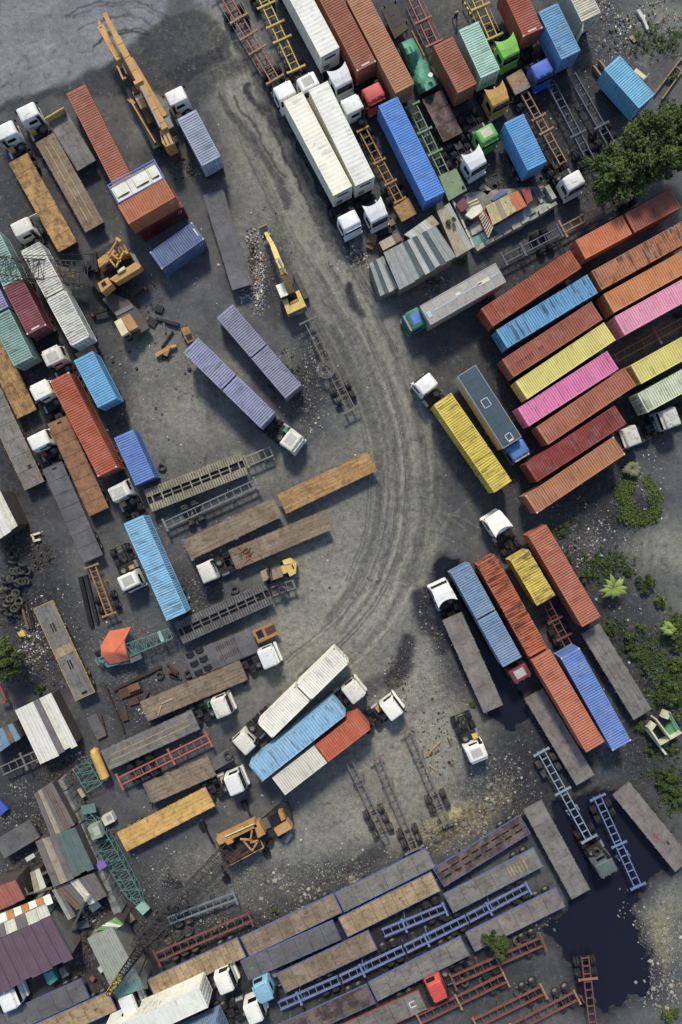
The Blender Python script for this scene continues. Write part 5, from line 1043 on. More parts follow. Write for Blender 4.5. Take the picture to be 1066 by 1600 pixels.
def loose_boom(label, s0, s1, w0, w1, m, bays, z0=.7, z1=.7, name="lattice_boom", taper=0.18, r=.06):
    t = base_thing(name, label, "crane boom", s0); lattice(t, rel(t, s0, z0), rel(t, s1, z1), w0, w1, m, bays, 1.1, .9, r, taper_ends=taper); return t
bt = loose_boom("long teal lattice boom lying beside the concrete wall at lower left", "@135,1268", "@226,1421", 2.1, 1.5, TEALM, 20)
hbeam(bt, "boom_foot", "@128,1266", "@150,1262", .9, .9, 1.0, .3, TEALM); hbeam(bt, "boom_tip", "@218,1412", "@229,1424", .8, .8, 1.1, .35, mat("pale_teal", (132, 178, 160), .7))
loose_boom("short wide teal lattice section below the white roofed shed", "m490,1000", "m570,1140", 2.0, 2.0, TEALM, 5, taper=0)
jt = loose_boom("small dark lattice jib with yellow striped tip over the pale green shed", "q830,930", "q650,1180", .9, .5, STEEL_BLK, 14, 5.2, 4.2, "crane_jib", 0, .06)
for k in range(5): hbeam(jt, "warning_band", f"q{712-k*14},{1092+k*20}", f"q{706-k*14},{1101+k*20}", 4.72-k*.1, 4.7-k*.1, .62, .62, T_YL)
hbeam(jt, "jib_post", "q840,925", "q842,930", 5.1, .2, .3, .3, STEEL_BLK)

# excavator
def excavator():
    t = base_thing("excavator", "yellow excavator with white cab roof reaching towards the rubbish heap", "excavator", "f760,620")
    for s in (("f672,520", "f725,650"), ("f765,450", "f835,600")):
        tr = hbeam(t, "track", s[0], s[1], .42, .42, .62, .84, mat("track_steel", (78, 74, 70), .8, dirt=(110, 102, 88), dirt_amt=.5))
    hbeam(t, "undercarriage", "f705,560", "f800,515", .55, .55, 1.2, .4, STEEL_DK)
    slab_(t, "engine_house", ["f690,605", "f720,590", "f735,640", "f790,610", "f768,555", "f790,545", "f832,640", "f722,690"], .95, 2.2, Y_EX)
    slab_(t, "engine_hood", ["f735,618", "f785,592", "f800,625", "f748,650"], .95, 2.05, O_CR); slab_(t, "vent", ["f752,625", "f782,610", "f788,625", "f758,640"], 2.06, 2.12, STEEL_BLK)
    slab_(t, "counterweight", ["f718,682", "f832,632", "f836,652", "f800,680", "f735,698"], .9, 1.9, STEEL_GY)
    c = slab_(t, "operator_cab", ["f652,520", "f695,503", "f722,572", "f682,588"], 1.0, 2.9, CREAMP)
    slab_(t, "cab_roof", ["f650,518", "f697,500", "f725,573", "f681,590"], 2.9, 2.98, mat("cab_roof_white", (226, 222, 200), .5, rust=.3))
    slab_(t, "rear_window", ["f684,592", "f722,576", "f725,584", "f687,600"], 1.6, 2.6, GLASS); slab_(t, "slew_pit", ["f700,575", "f752,545", "f770,590", "f715,612"], 1.0, 1.4, STEEL_BLK)
    def limb(name, pts, m, w0, w1):
        b = MB(); n = len(pts)
        for i in range(n-1): b.beam(rel(t, *pts[i]), rel(t, *pts[i+1]), w0+(w1-w0)*i/(n-1), .6)
        return obj(name, (b, m), t)
    limb("boom", [("f738,555", 1.9), ("f722,500", 3.1), ("f700,450", 4.2), ("f690,420", 4.4)], mat("boom_yellow_dirty", (190, 148, 52), .6, dirt_amt=.35, rust=.2), .85, .65)
    limb("boom", [("f690,420", 4.4), ("f665,365", 4.3), ("f640,300", 3.9)], Y_EX, .62, .6)
    limb("stick", [("f645,312", 3.9), ("f628,272", 3.3), ("f608,240", 2.4), ("f596,215", 1.5)], Y_EX, .5, .36)
    obj("hydraulic_cylinder", (MB().cyl(rel(t, "f705,440", 4.75), rel(t, "f668,362", 4.8), .1, 8), CHROME), t); obj("hydraulic_cylinder", (MB().cyl(rel(t, "f735,520", 2.6), rel(t, "f712,462", 3.6), .12, 8), STEEL_DK), t)
    # bucket: a curved scoop
    a, b_ = rel(t, "f548,172", .9), rel(t, "f596,152", .9); ax = (b_-a).normalized(); fw = Vector((ax.y, -ax.x, 0))
    mb = MB(); prof = [(0, .9), (.05, .45), (.3, .12), (.7, .05), (1.1, .25), (1.15, .32), (.7, .15), (.33, .22), (.14, .5), (.1, .9)]
    mb.loft([[a+fw*p+Vector((0, 0, z-.9)) for p, z in prof], [b_+fw*p+Vector((0, 0, z-.9)) for p, z in prof]], True); obj("bucket", (mb, mat("bucket_metal", (150, 138, 104), .6, dirt_amt=.4)), t)
    obj("bucket_link", (MB().beam(rel(t, "f590,205", 1.2), rel(t, "f596,225", 1.7), .7, .3), STEEL_DK), t)
excavator()

# ---------------------------------------------------------------- other plant and scrap
def yellow_tug():
    t = base_thing("yard_tug", "yellow forklift-like yard machine beside the brown flatbed with chain", "machine", "j670,1035")
    slab_(t, "counterweight", ["j690,975", "j735,960", "j775,990", "j770,1050", "j735,1070", "j722,1045", "j755,1030", "j745,990", "j700,1000"], .5, 1.8, Y_EX)
    slab_(t, "engine_hood", ["j680,1010", "j745,985", "j758,1030", "j695,1055"], .6, 1.7, Y_EX); slab_(t, "cab_roof", ["j625,1030", "j680,1010", "j695,1068", "j635,1090"], 2.2, 2.35, mat("roof_tan", (146, 122, 88), .7, dirt_amt=.4)); slab_(t, "body", ["j620,1032", "j690,1008", "j705,1055", "j630,1095"], .5, 1.4, STEEL_DK)
    slab_(t, "mast_carriage", ["j560,1040", "j600,1022", "j612,1085", "j575,1100"], .5, 2.0, mat("mast_tan", (150, 130, 88), .7, rust=.4)); slab_(t, "vent", ["j745,1000", "j752,998", "j762,1020", "j755,1024"], 1.81, 1.84, STEEL_BLK)
    for mk in ("j590,1015", "j625,1100", "j700,980", "j740,1060"):
        p = rel(t, mk, .45); wheel(t, p.x, p.y, .52).rotation_euler = (0, 0, math.radians(22))
    for a_ in ("j600,1030", "j608,1080"): hbeam(t, "mast", a_, a_[:-1]+"3", .5, 2.6, .2, .2, STEEL_DK)
yellow_tug()
def deck_attach(label, name, marks, z, m, extra=()):
    t = base_thing(name, label, "trailer part", marks[0]); o = slab_(t, "deck", marks, z-.25, z, m)
    pts = [rel(t, s, 0) for s in marks]; c = sum(pts, Vector())/len(pts)
    for i, s in enumerate(marks): p = rel(t, s, 0)*.8+c*.2; obj("leg", (MB().box(p.x, p.y, (z-.25)/2, .18, .18, z-.25), STEEL_DK), t)
    for nm, mk, z0, z1, mm in extra: slab_(t, nm, mk, z0, z1, mm)
    return t
deck_attach("ochre platform with dark bays at the nose of the trailer with spare tyres", "trailer_gooseneck", ["n510,215", "n630,158", "n670,230", "n548,288"], 1.25, L_OCH, [("bay", ["n530,220", "n565,203", "n585,245", "n550,262"], 1.25, 1.27, STEEL_BLK), ("bay", ["n582,200", "n640,172", "n655,215", "n600,243"], 1.25, 1.27, RUST)])
deck_attach("rust yellow platform at the lower end of the ochre chassis", "trailer_gooseneck", ["g362,50", "g450,-5", "g500,90", "g412,140"], 1.4, D_ORANGE)
deck_attach("sage green plate platform at the end of the green chassis", "trailer_gooseneck", ["c632,1050", "c735,1000", "c800,1130", "c690,1195"], 1.35, mat("sage_plate", (120, 142, 104), .8, rust=.25, dirt_amt=.4), [("pin", ["c768,1108", "c780,1102", "c786,1115", "c774,1121"], 1.35, 1.5, STEEL_BLK)])
deck_attach("grey rust-centred box deck above the tan chassis at upper right", "trailer_deck", ["d20,460", "d110,408", "d165,510", "d75,562"], 1.5, D_TAN, [("sill", ["d60,545", "d160,490", "d168,515", "d75,565"], 1.5, 1.56, STEEL_GY)])
deck_attach("tan front plate peeking out above the sky blue container", "trailer_deck", ["e445,925", "e555,870", "e580,915", "e470,965"], 1.1, D_TAN)
deck_attach("small ochre tail frame above the violet pair", "trailer_deck", ["f85,775", "f130,760", "f168,840", "f128,862"], 1.1, L_OCH, [("bay", ["f112,815", "f148,800", "f160,835", "f130,850"], 1.1, 1.12, STEEL_BLK)])
deck_attach("dark trailer nose with a spare wheel at the end of the worn brown flatbed", "trailer_gooseneck", ["n258,990", "n370,910", "n400,980", "n280,1050"], 1.2, D_DARK)
deck_attach("dark platform with square tyre wells at the left end of the worn brown flatbed", "trailer_deck", ["m850,1125", "m930,1085", "m985,1190", "m900,1235"], 1.2, STEEL_GY, [("tyre_well", [f"m{862+i*46+j*22},{1130-i*22+j*42}", f"m{896+i*46+j*22},{1113-i*22+j*42}", f"m{911+i*46+j*22},{1142-i*22+j*42}", f"m{877+i*46+j*22},{1159-i*22+j*42}"], 1.2, 1.22, STEEL_BLK) for i in range(2) for j in range(2)])
deck_attach("dark rusty truck frame at the top edge above the green tarpaulin", "truck_frame", ["c290,60", "c370,20", "c450,170", "c370,230"], 1.3, mat("dark_olive_frame", (72, 66, 48), .8, rust=.4), [("bay", ["c320,70", "c355,52", "c372,85", "c338,102"], 1.3, 1.33, STEEL_BLK), ("bay", ["c350,120", "c390,100", "c410,140", "c370,165"], 1.3, 1.33, STEEL_BLK)])
# spare tyres set in the low dark trailer
def loose_tyre(s, z, label, group, tilt=(math.pi/2, 0, 0), old=True, rim=False):
    p = G(s, z+.14); o = obj("tyre", tyre_mesh(old), None, (p[0], p[1], z), tilt); tag(o, label, "tyre", group); return o
def deck_wells():
    t = base_thing("tyre_rack", "rack of six upright spare tyres let into the dark low trailer's deck", "tyre rack", "n175,400"); a = math.atan2(42, 104)
    for i in range(2):
        for j in range(3):
            p = rel(t, f"n{142+i*55+j*25},{355-i*28+j*52}", 1.32); w_ = obj("well", (MB().box(0, 0, 0, 1.0, .62, .03), STEEL_BLK), t, (p.x, p.y, 1.325), (0, 0, a))
            for s in (-1, 1): obj("tyre", tyre_mesh(), w_, (0, s*.15, -.3), (0, 0, 0))
    for mk in (("n300,320", "n400,268"), ("n325,378", "n425,325")):
        for k in range(9):
            u, v = Vector(px(mk[0])), Vector(px(mk[1])); q = u.lerp(v, k/8); p = rel(t, (q.x, q.y), 1.34); obj("grid_bar", (MB().box(p.x, p.y, 1.34, .1, .55, .06, a), RUST), t)
deck_wells()
TP = "worn tyre in the heap beside the left edge"
for (x, y, k) in ((11, 858, 0), (20, 868, 0), (17, 866, 1), (19, 879, 2), (35, 883, 2), (20, 893, 1), (26, 893, 1), (31, 892, 1), (41, 892, 0), (16, 905, 1), (20, 905, 1), (24, 905, 1), (28, 911, 1), (33, 909, 1), (39, 908, 0), (24, 927, 0), (19, 932, 0), (15, 936, 1), (29, 940, 0), (25, 947, 0), (22, 951, 1), (4, 948, 0), (10, 943, 1), (6, 905, 0), (8, 920, 2), (3, 930, 1), (12, 960, 2)):
    tl = [(math.pi/2+R.uniform(-.15, .15), .1, .3), (math.pi/2-R.uniform(.45, .8), 0, -.9+R.uniform(-.4, .4)), (.1, 0, 2.8+R.uniform(-.3, .3))][k]
    loose_tyre(f"@{x},{y}", .3+(.35 if k != 0 else .15)+.2*R.random(), TP, "tyres heaped at the left edge", tl)
for s, z, lab in (("i962,418", .2, "single black tyre beside the royal blue container"), ("c965,1110", .2, "dark tyre lying above the rusty shack"), ("g805,138", 1.7, "black tyre on the shack's terrace"), ("m950,478", .2, "black tyre on the dirt below the tarped crane"), ("j405,1150", .2, "dark tyre on gravel below the yard machine"), ("n130,470", .2, "black tyre by the corner of the low dark trailer"), ("j690,1150", 1.5, "dusty wheel lying inside the grey gooseneck frame"), ("g615,500", .2, "tyre lying in the scrap below the grey corrugated roof"), ("t560,350", 1.4, "spare tyre behind the dark green-grey cab"), ("n365,955", 1.35, "spare wheel on the dark trailer nose")): loose_tyre(s if s != "g805,138" else "@732.5,346", z if s != "g805,138" else .75, lab, None)
PT = "pale dusty tyre standing beside the red chassis trailers at the bottom"
for pa, pb, where in (("t88,880", "t145,855", "above the right end of the red cab's chassis"), ("t90,1182", "t145,1152", "above the rusty red chassis in the bottom right group"), ("t292,1225", "t350,1195", "nearest the pond's lower bank"), ("s745,1040", "s785,1125", "right behind the red cab"), ("s895,1118", "s950,1092", "between the two upper red chassis")):
    loose_tyre(pa, .55, "left tyre of the dusty pair "+where, "tyres by the red chassis", (.9, .2, .45)); loose_tyre(pb, .55, "right tyre of the dusty pair "+where, "tyres by the red chassis", (.9, .2, .45))
RT = "pale tyre in the row behind the rust red chassis below the rubble"
for s in ("r15,688", "r80,845", "r135,820", "r20,880", "q935,720", "q1005,690", "q990,862", "q1050,845", "q1020,885"): loose_tyre(s, .5, RT, "tyres by the rust red chassis", (.9, .3, -.5))
# wire coils on the old chassis
ct = base_thing("wire_coil", "rings of wire rope coiled on the old dark chassis in the weeds", "wire coil", "f950,1020"); cp = rel(ct, "f950,1018", 1.45)
for k in range(4):
    b = MB(); n = 20; rr = .55+.16*k
    for i in range(n): a0, a1 = 2*math.pi*i/n, 2*math.pi*(i+1)/n; b.beam(cp+Vector((rr*math.cos(a0), rr*math.sin(a0), .04*(k % 2)+.05*math.sin(3*a0))), cp+Vector((rr*math.cos(a1), rr*math.sin(a1), .04*(k % 2)+.05*math.sin(3*a1))), .07, .07)
    obj("ring", (b, L_GREY), ct)
# green tarpaulin over a trailer load
def green_tarp():
    t = base_thing("tarped_trailer", "trailer load under a crumpled sea green tarpaulin between salmon and russet containers", "trailer", "c510,400")
    GT = mat("green_tarpaulin", (58, 142, 116), .6, var=.3, vscale=1.4, dirt=(120, 176, 120), dirt_amt=.4); nx, ny = 16, 8; vs = []; fs = []; rng = random.Random(4)
    for i in range(nx+1):
        u = i/nx; l = Vector(px("c388,262"))*(1-u)+Vector(px("c512,568"))*u; r_ = Vector(px("c478,222"))*(1-u)+Vector(px("c632,498"))*u
        for j in range(ny+1):
            v = j/ny; hz = 2.6*(1-abs(2*v-1)**4)*(.8+.2*math.sin(u*9))+rng.uniform(-.14, .14)+.25*math.sin(u*17+v*5); p = l*(1-v)+r_*v; hz = max(.7, hz); q = G3((p.x, p.y), hz); vs.append((q.x-t.location.x, q.y-t.location.y, hz))
    for i in range(nx):
        for j in range(ny): a = i*(ny+1)+j; fs.append((a, a+ny+1, a+ny+2, a+1))
    b = MB(); b.add(vs, fs); obj("tarpaulin", b.mesh("tarpaulin", GT, True), t)
    hbeam(t, "bed", "c430,270", "c570,510", .8, .8, 2.2, .3, STEEL_DK); p = rel(t, "c580,455", 2.9); obj("bucket", (MB().cyl(p, p+Vector((0, 0, .3)), .28, 12), mat("bucket_white", (206, 200, 186), .6)), t)
    for k in (.75, .87):
        p = rel(t, "c430,270", .5)*(1-k)+rel(t, "c570,510", .5)*k
        for s in (-1, 1): wheel(t, p.x+s*.85, p.y+s*.5, out=s).rotation_euler = (0, 0, math.radians(-60))
    hbeam(t, "yellow_edge", "c470,185", "c545,335", 1.0, 1.0, .12, .2, L_OCH)
green_tarp()
# wrecked green cab shell by the bushes
def wreck():
    t = base_thing("wrecked_cab", "wrecked cream and green bus cab shell lying open among the bushes", "wreck", "p950,830")
    CG = mat("wreck_cream", (206, 200, 160), .6, rust=.3, dirt_amt=.3); GG = mat("wreck_green", (64, 148, 92), .5, dirt_amt=.15); DKI = mat("wreck_inside", (48, 50, 58), .8)
    o = [("p850,790", "p970,945"), ("p905,730", "p985,835"), ("p985,690", "p1052,800")]
    slab_(t, "floor", ["p868,770", "p895,735", "p985,700", "p1045,800", "p930,880"], .25, .45, DKI)
    hbeam(t, "sill", "p925,880", "p1050,808", 1.0, 1.0, .18, 1.1, CG); hbeam(t, "side_beam", "p895,725", "p982,840", 1.2, 1.2, .16, 1.4, CG); hbeam(t, "side_beam", "p862,785", "p925,880", 1.1, 1.1, .2, 1.2, CG); hbeam(t, "chassis_rail", "p850,795", "p968,945", .5, .5, .25, .35, CG); hbeam(t, "corner_panel", "p868,765", "p895,785", 1.3, 1.3, .9, .5, CG); hbeam(t, "corner_panel", "p945,700", "p985,715", 1.5, 1.3, .9, .4, CG)
    hbeam(t, "rim_rail", "p988,695", "p1050,800", 1.6, 1.6, .1, .2, CHROME)
    slab_(t, "green_panel", ["p970,800", "p1005,755", "p985,725", "p1005,720", "p1042,795", "p985,838"], .45, .9, GG)
    hbeam(t, "loose_strut", "p958,900", "p990,870", .6, .9, .06, .06, CHROME)
wreck()
# small yellow wreckage near the left crane and other scrap
def scrap(label, name, bits, mark, cat="scrap"):
    t = base_thing(name, label, cat, mark)
    for nm, a_, b2, z0, z1, w_, h_, m in bits: hbeam(t, nm, a_, b2, z0, z1, w_, h_, m)
    return t
scrap("small twisted yellow machine part on bare ground right of the left crane", "machine_part", [("arm", "e930,935", "e1000,895", .4, .6, .45, .4, Y_CR), ("arm", "e985,935", "e1005,880", .5, .7, .5, .3, O_CR), ("arm", "e1005,890", "e1050,875", .4, .4, .3, .3, Y_CR), ("base", "e970,945", "e1000,940", .15, .15, .5, .25, STEEL_DK)], "e980,915")
scrap("heap of dark steel beams above the small yellow machine part", "beam_pile", [("beam", "e930,715", "e1066,750", .2, .2, .3, .3, STEEL_DK), ("beam", "e975,740", "e985,800", .3, .15, .22, .2, STEEL_GY), ("beam", "e1030,790", "e960,890", .2, .2, .18, .2, STEEL_DK), ("beam", "e925,650", "e970,665", .2, .2, .8, .25, STEEL_DK), ("beam", "e880,720", "e930,750", .15, .15, 1.0, .15, STEEL_DK), ("beam", "f0,735", "f75,755", .3, .3, .28, .3, STEEL_DK)], "e980,740")
scrap("small ladder-like frame above the royal blue container", "scrap_ladder", [("side", "i690,140", "i715,200", .3, .3, .1, .1, STEEL_DK), ("side", "i735,115", "i765,190", .3, .3, .1, .1, STEEL_DK), ("rung", "i700,150", "i745,128", .3, .3, .1, .1, STEEL_DK), ("rung", "i712,180", "i755,165", .3, .3, .1, .1, STEEL_DK)], "i730,150")
scrap("long dark timbers beside the short yellow chassis", "timber_stack", [("timber", "i480,1070", "m545,180", .3, .3, .5, .4, STEEL_BLK), ("timber", "i510,1060", "m580,160", .3, .3, .4, .4, STEEL_DK)], "i500,1150")
scrap("rusty plates and boxes welded on the dirt below the tarped crane", "scrap_plates", [("plate", "m715,590", "m840,540", .2, .2, 1.1, .25, RUST), ("block", "m765,560", "m830,535", .5, .5, .8, .3, mat("rust_brown", (118, 84, 56), .85, rust=.3)), ("plate", "m765,640", "m825,620", .15, .15, .8, .2, RUST), ("plate", "m730,655", "m750,745", .2, .2, .7, .2, RUST), ("rail", "m675,565", "m960,425", .2, .2, .28, .3, mat("rail_brown", (64, 50, 44), .8, rust=.3)), ("rail", "m625,535", "m740,815", .2, .2, .25, .3, MATS.get("rail_brown")), ("bar", "m850,630", "m885,575", .2, .2, .2, .2, RUST)], "m770,620")
scrap("dark tilted steel plate above the yellow cylinder", "steel_plate", [("plate", "m545,715", "m610,845", .3, .3, 1.3, .12, D_DARK), ("edge", "m600,710", "m635,830", .35, .35, .1, .2, RUST)], "m580,780")
yt = base_thing("yellow_tank", "yellow cylinder tank leaning at the left end of the yellow-lined grey flatbed", "tank", "m590,1000"); obj("tank_body", MB().cyl(rel(yt, "m562,935", 1.3), rel(yt, "m625,1085", 1.3), .55, 14).mesh("tank_body", mat("tank_gold", (206, 158, 40), .5, dirt_amt=.2), True), yt); obj("tank_end", (MB().cyl(rel(yt, "m575,912", 1.3), rel(yt, "m562,937", 1.3), .3, 10, .55), MATS["tank_gold"]), yt); obj("tank_end", (MB().cyl(rel(yt, "m625,1083", 1.3), rel(yt, "m632,1100", 1.3), .55, 10, .2), MATS["tank_gold"]), yt); hbeam(yt, "cradle", "m560,960", "m620,1070", .4, .4, .6, .75, STEEL_DK)
cb = base_thing("chain_heap", "tangle of red chain binders on the brown flatbed", "chain", "j470,930")
for i in range(14):
    p = rel(cb, f"j{470+R.uniform(-25, 30)},{930+R.uniform(-30, 40)}", 1.56); a = R.uniform(0, 3); obj("chain_link", (MB().beam(p-Vector((math.cos(a), math.sin(a), 0))*R.uniform(.2, .6), p+Vector((math.cos(a), math.sin(a), .1))*R.uniform(.2, .6), .09, .08), mat("chain_red", (168, 84, 62), .7) if i % 2 else RUST), cb)
for lab, a_, b2, w_, m in (("pale plank lying on the plank-strewn brown flatbed", "m960,645", "m1030,615", .18, mat("new_wood", (168, 142, 100), .85)), ("crossed pale plank leaning on the end of the plank-strewn flatbed", "m940,715", "m960,655", .16, MATS["new_wood"] if "new_wood" in MATS else None)):
    t = base_thing("plank", lab, "plank", a_); hbeam(t, "board", a_, b2, 1.58, 1.58, w_, .08, MATS["new_wood"])
scrap("orange-brown planks scattered by the rightmost clearing chassis", "broken_planks", [("board", "o545,965", "o640,870", .15, .2, .16, .1, MATS["new_wood"]), ("board", "o560,960", "o580,930", .2, .25, .3, .1, L_OCH), ("board", "o685,850", "o705,900", .12, .12, .14, .1, RUST), ("board", "o575,1010", "o620,1045", .12, .12, .16, .1, MATS["new_wood"])], "o580,950")
scrap("yellow plastic crate among the scrap left of the step-frame flatbed", "plastic_crate", [("side", "m110,220", "m130,245", .35, .35, .12, .5, T_YL), ("side", "m140,205", "m155,240", .35, .35, .12, .5, T_YL), ("bottom", "m120,215", "m145,242", .15, .15, .6, .1, T_YL)], "m130,225", "crate")
scrap("cream metal bracket on the dark ground near the scrap pile at left", "metal_bracket", [("plate", "i185,825", "i240,808", .3, .3, .25, .2, CREAMP), ("plate", "i200,858", "i243,848", .3, .3, .25, .2, CREAMP), ("plate", "i195,825", "i205,860", .3, .3, .2, .2, CREAMP)], "i210,835")
scrap("rotten timbers bundled beside the tyre heap", "timber_bundle", [("timber", "m130,60", "m170,200", .2, .2, .25, .25, WOOD), ("timber", "m155,50", "m190,195", .25, .2, .2, .25, RUST), ("timber", "m180,90", "m205,205", .2, .2, .2, .2, STEEL_DK), ("timber", "m100,95", "m150,150", .3, .2, .15, .15, RUST)], "m160,130")
scrap("loose rusty angle iron piled beside the low dark trailer", "scrap_iron", [("bar", "n0,410", "n60,470", .2, .2, .15, .15, RUST), ("bar", "n10,460", "n90,500", .2, .2, .2, .1, RUST), ("bar", "m1000,415", "m1060,460", .2, .2, .25, .15, RUST), ("bar", "m1010,470", "m1060,490", .2, .2, .5, .1, STEEL_DK)], "n20,450")
scrap("two wooden beams holding the bright sky blue container off the ground", "timber_beams", [("beam", "d570,370", "d760,620", .35, .35, .2, .7, L_TAN), ("beam", "d535,400", "d720,650", .35, .35, .2, .7, L_TAN)], "d570,390")
scrap("rusty channel beams poking out right of the bright sky blue container", "channel_beams", [("beam", "d900,560", "d1066,340", .3, .3, .14, .25, L_TAN), ("beam", "d945,590", "d1066,420", .3, .3, .14, .25, L_TAN), ("beam", "d1020,390", "d1060,425", .3, .3, .12, .2, L_TAN)], "d950,560")
scrap("pale bent pipe on the litter ground at upper right", "bent_pipe", [("pipe", "d800,62", "d835,115", .25, .25, .4, .3, mat("pale_plastic", (196, 196, 184), .6)), ("pipe", "d832,110", "d860,178", .25, .25, .3, .28, MATS.get("pale_plastic"))], "d830,110", "pipe")
scrap("cream door panel leaning by the trees near the sky blue container", "door_panel", [("panel", "d785,415", "d845,465", .5, .5, .5, .1, CREAMP), ("rod", "d845,470", "d870,435", .4, .4, .06, .06, CHROME)], "d810,440", "panel")
scrap("tan board beside the litter at upper right", "board", [("board", "d760,215", "d790,245", .1, .1, .55, .08, MATS["new_wood"])], "d775,230", "board")
scrap("cream hatch box lying above the rusty shack", "hatch_box", [("box", "c880,1110", "c930,1150", .35, .35, .8, .5, mat("khaki", (150, 144, 118), .7)), ("slot", "c900,1122", "c915,1135", .62, .62, .12, .04, STEEL_BLK)], "c905,1130", "box")
scrap("dark lumps of old upholstery and canvas beside the corrugated roof", "canvas_heap", [("roll", "g210,240", "g260,250", .4, .5, 1.1, .7, mat("brown_canvas", (128, 98, 66), .9, var=.35)), ("roll", "g270,215", "g350,190", .4, .4, .7, .5, STEEL_BLK), ("roll", "g205,275", "g245,290", .3, .3, .8, .5, MATS.get("brown_canvas")), ("board", "g335,120", "g360,160", .4, .4, .7, .2, WOOD)], "g260,240", "heap")
scrap("stacked blue-grey rollers on the dirt near the wine red container's row", "roller_stack", [("roller", "i40,760", "i80,700", .2, .2, .6, .3, STEEL_GY)], "i60,730")
# ---------------------------------------------------------------- sheds and walls
def sheet_mesh(p00, p10, p11, p01, u0, u1, m, amp=.04, pitch=.24, seed=0, corr='v'):
    """corrugated sheet over the strip u0..u1 of a quad; ribs run from the 0 edge to the 1 edge"""
    P = [Vector(p) for p in (p00, p10, p11, p01)]; L = (P[1]-P[0]).length*(u1-u0); n = max(4, int(L/pitch)*2); rng = random.Random(seed); b = MB()
    nrm = (P[1]-P[0]).cross(P[3]-P[0]).normalized(); nrm = -nrm if nrm.z < 0 else nrm; lift = rng.uniform(-.015, .03); e = rng.uniform(-.02, .03); V = 3
    for k in (1, 0):
        for i in range(n+1):
            u = u0+(u1-u0)*i/n
            for j in range(V):
                v = -e*0+(j/(V-1))*(1+e)
                q = (P[0]*(1-u)+P[1]*u)*(1-v)+(P[3]*(1-u)+P[2]*u)*v
                g = 1.0 if i % 2 else 0.0
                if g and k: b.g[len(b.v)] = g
                b.v.append(q+nrm*((-amp if i % 2 else 0)+lift-(0 if k else .02)))
    N = (n+1)*V
    for i in range(n):
        for j in range(V-1):
            a = i*V+j; b.f.append((a, a+V, a+V+1, a+1)); b.f.append((N+a, N+a+1, N+a+V+1, N+a+V))
    return b.mesh("roof_sheet", m)
def shed(label, quads, wallm, name="shed", cat="shed", wall=True, z0=0.0, posts=False):
    """quads: list of ((4 marks), (4 heights), sheets, [materials], corr pitch)"""
    m0 = quads[0][0]; c = [px(s) for s in m0]; t = base_thing(name, label, cat, (sum(p[0] for p in c)/4, sum(p[1] for p in c)/4))
    for qi, (mk, zs, n, ms, *rest) in enumerate(quads):
        pitch = rest[0] if rest else .3; amp = rest[1] if len(rest) > 1 else .035
        P = [rel(t, s, z) for s, z in zip(mk, zs)]; P3 = [Vector((p.x, p.y, z)) for p, z in zip(P, zs)]
        for i in range(n):
            mm = ms[i % len(ms)]
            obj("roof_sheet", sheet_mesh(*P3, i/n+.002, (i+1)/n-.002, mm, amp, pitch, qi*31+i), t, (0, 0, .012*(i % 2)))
        if wall:
            cc = sum(P3, Vector())/4
            for i in range(4):
                a, b_ = P3[i].lerp(cc, .06), P3[(i+1) % 4].lerp(cc, .06)
                a2, b2 = a.lerp(b_, .004), b_.lerp(a, .004); b = MB(); d_ = (b2-a2); nn = Vector((-d_.y, d_.x, 0)).normalized()*.06
                b.loft([[a2+nn, b2+nn, b2-nn, a2-nn], [Vector((v.x, v.y, z0)) for v in (a2+nn, b2+nn, b2-nn, a2-nn)]]); 
                for k in range(4): b.v[k] = (b.v[k][0], b.v[k][1], b.v[k][2]-.1)
                obj("wall", (b, wallm), t)
        if posts or not wall:
            cc = sum(P3, Vector())/4
            for p in P3:
                q = p.lerp(cc, .08); obj("post", (MB().box(q.x, q.y, (q.z-.1+z0)/2, .14, .14, q.z-.1-z0), WOOD), t)
    return t
def sheetm(n, col, rust=.2, dirt=.3, var=.15, groove=.35, streak=0.0): return mat("sheet_"+n, col, .7, .05, var=var, dirt=tuple(int(c*.55+20) for c in col), dirt_amt=dirt, rust=rust, groove=groove, fine=.1, streak=streak, dscale=1.1)
S_GREY = sheetm("grey_zinc", (158, 162, 152)); S_PALE = sheetm("pale_zinc", (182, 184, 174)); S_DKGR = sheetm("dark_skylight", (86, 100, 100), 0, .2); S_MAR = sheetm("maroon", (110, 84, 96), .03, .12, .08, .25); S_WHITE = sheetm("white", (222, 218, 202), .08, .15, .06); S_CREAM = sheetm("cream", (214, 210, 182), .15, .25); S_BRG = sheetm("brown_grey", (116, 108, 102), .35, .4); S_ORG = sheetm("orange", (186, 112, 42), .2, .2); S_REDO = sheetm("red_orange", (172, 92, 74), .25, .25); S_RST = sheetm("rusty", (122, 98, 78), .5, .5); S_GRN = sheetm("green_grey", (92, 112, 106), .15, .25); S_BLUE = sheetm("blue_rust", (116, 150, 170), .5, .3); S_PGRN = sheetm("pale_green", (156, 160, 144), .1, .3, groove=.5); S_TEAL = sheetm("teal", (104, 150, 140), .15, .3); S_YEL = sheetm("yellow_rust", (204, 184, 118), .5, .4); S_ORB = sheetm("bright_orange", (216, 112, 58), .2, .15); S_RED = sheetm("red", (150, 58, 46), .2, .2); S_TAN = sheetm("tan_board", (168, 152, 124), .2, .45)
W_CON = mat("rendered_wall", (128, 124, 114), .9, var=.2, dirt_amt=.4); W_WD = mat("board_wall", (74, 66, 60), .9, var=.3, dirt_amt=.4)
shed("grey corrugated workshop roof with dark skylight strips by the white cabs", [
    (("g302,322", "g612,162", "g735,345", "g395,540"), (3.6, 3.6, 3.1, 3.1), 11, [S_GREY, S_GREY, S_GREY, S_GREY, S_DKGR, S_PALE, S_DKGR, S_PALE, S_DKGR, S_GREY, S_GREY], .32)], W_CON, "workshop")
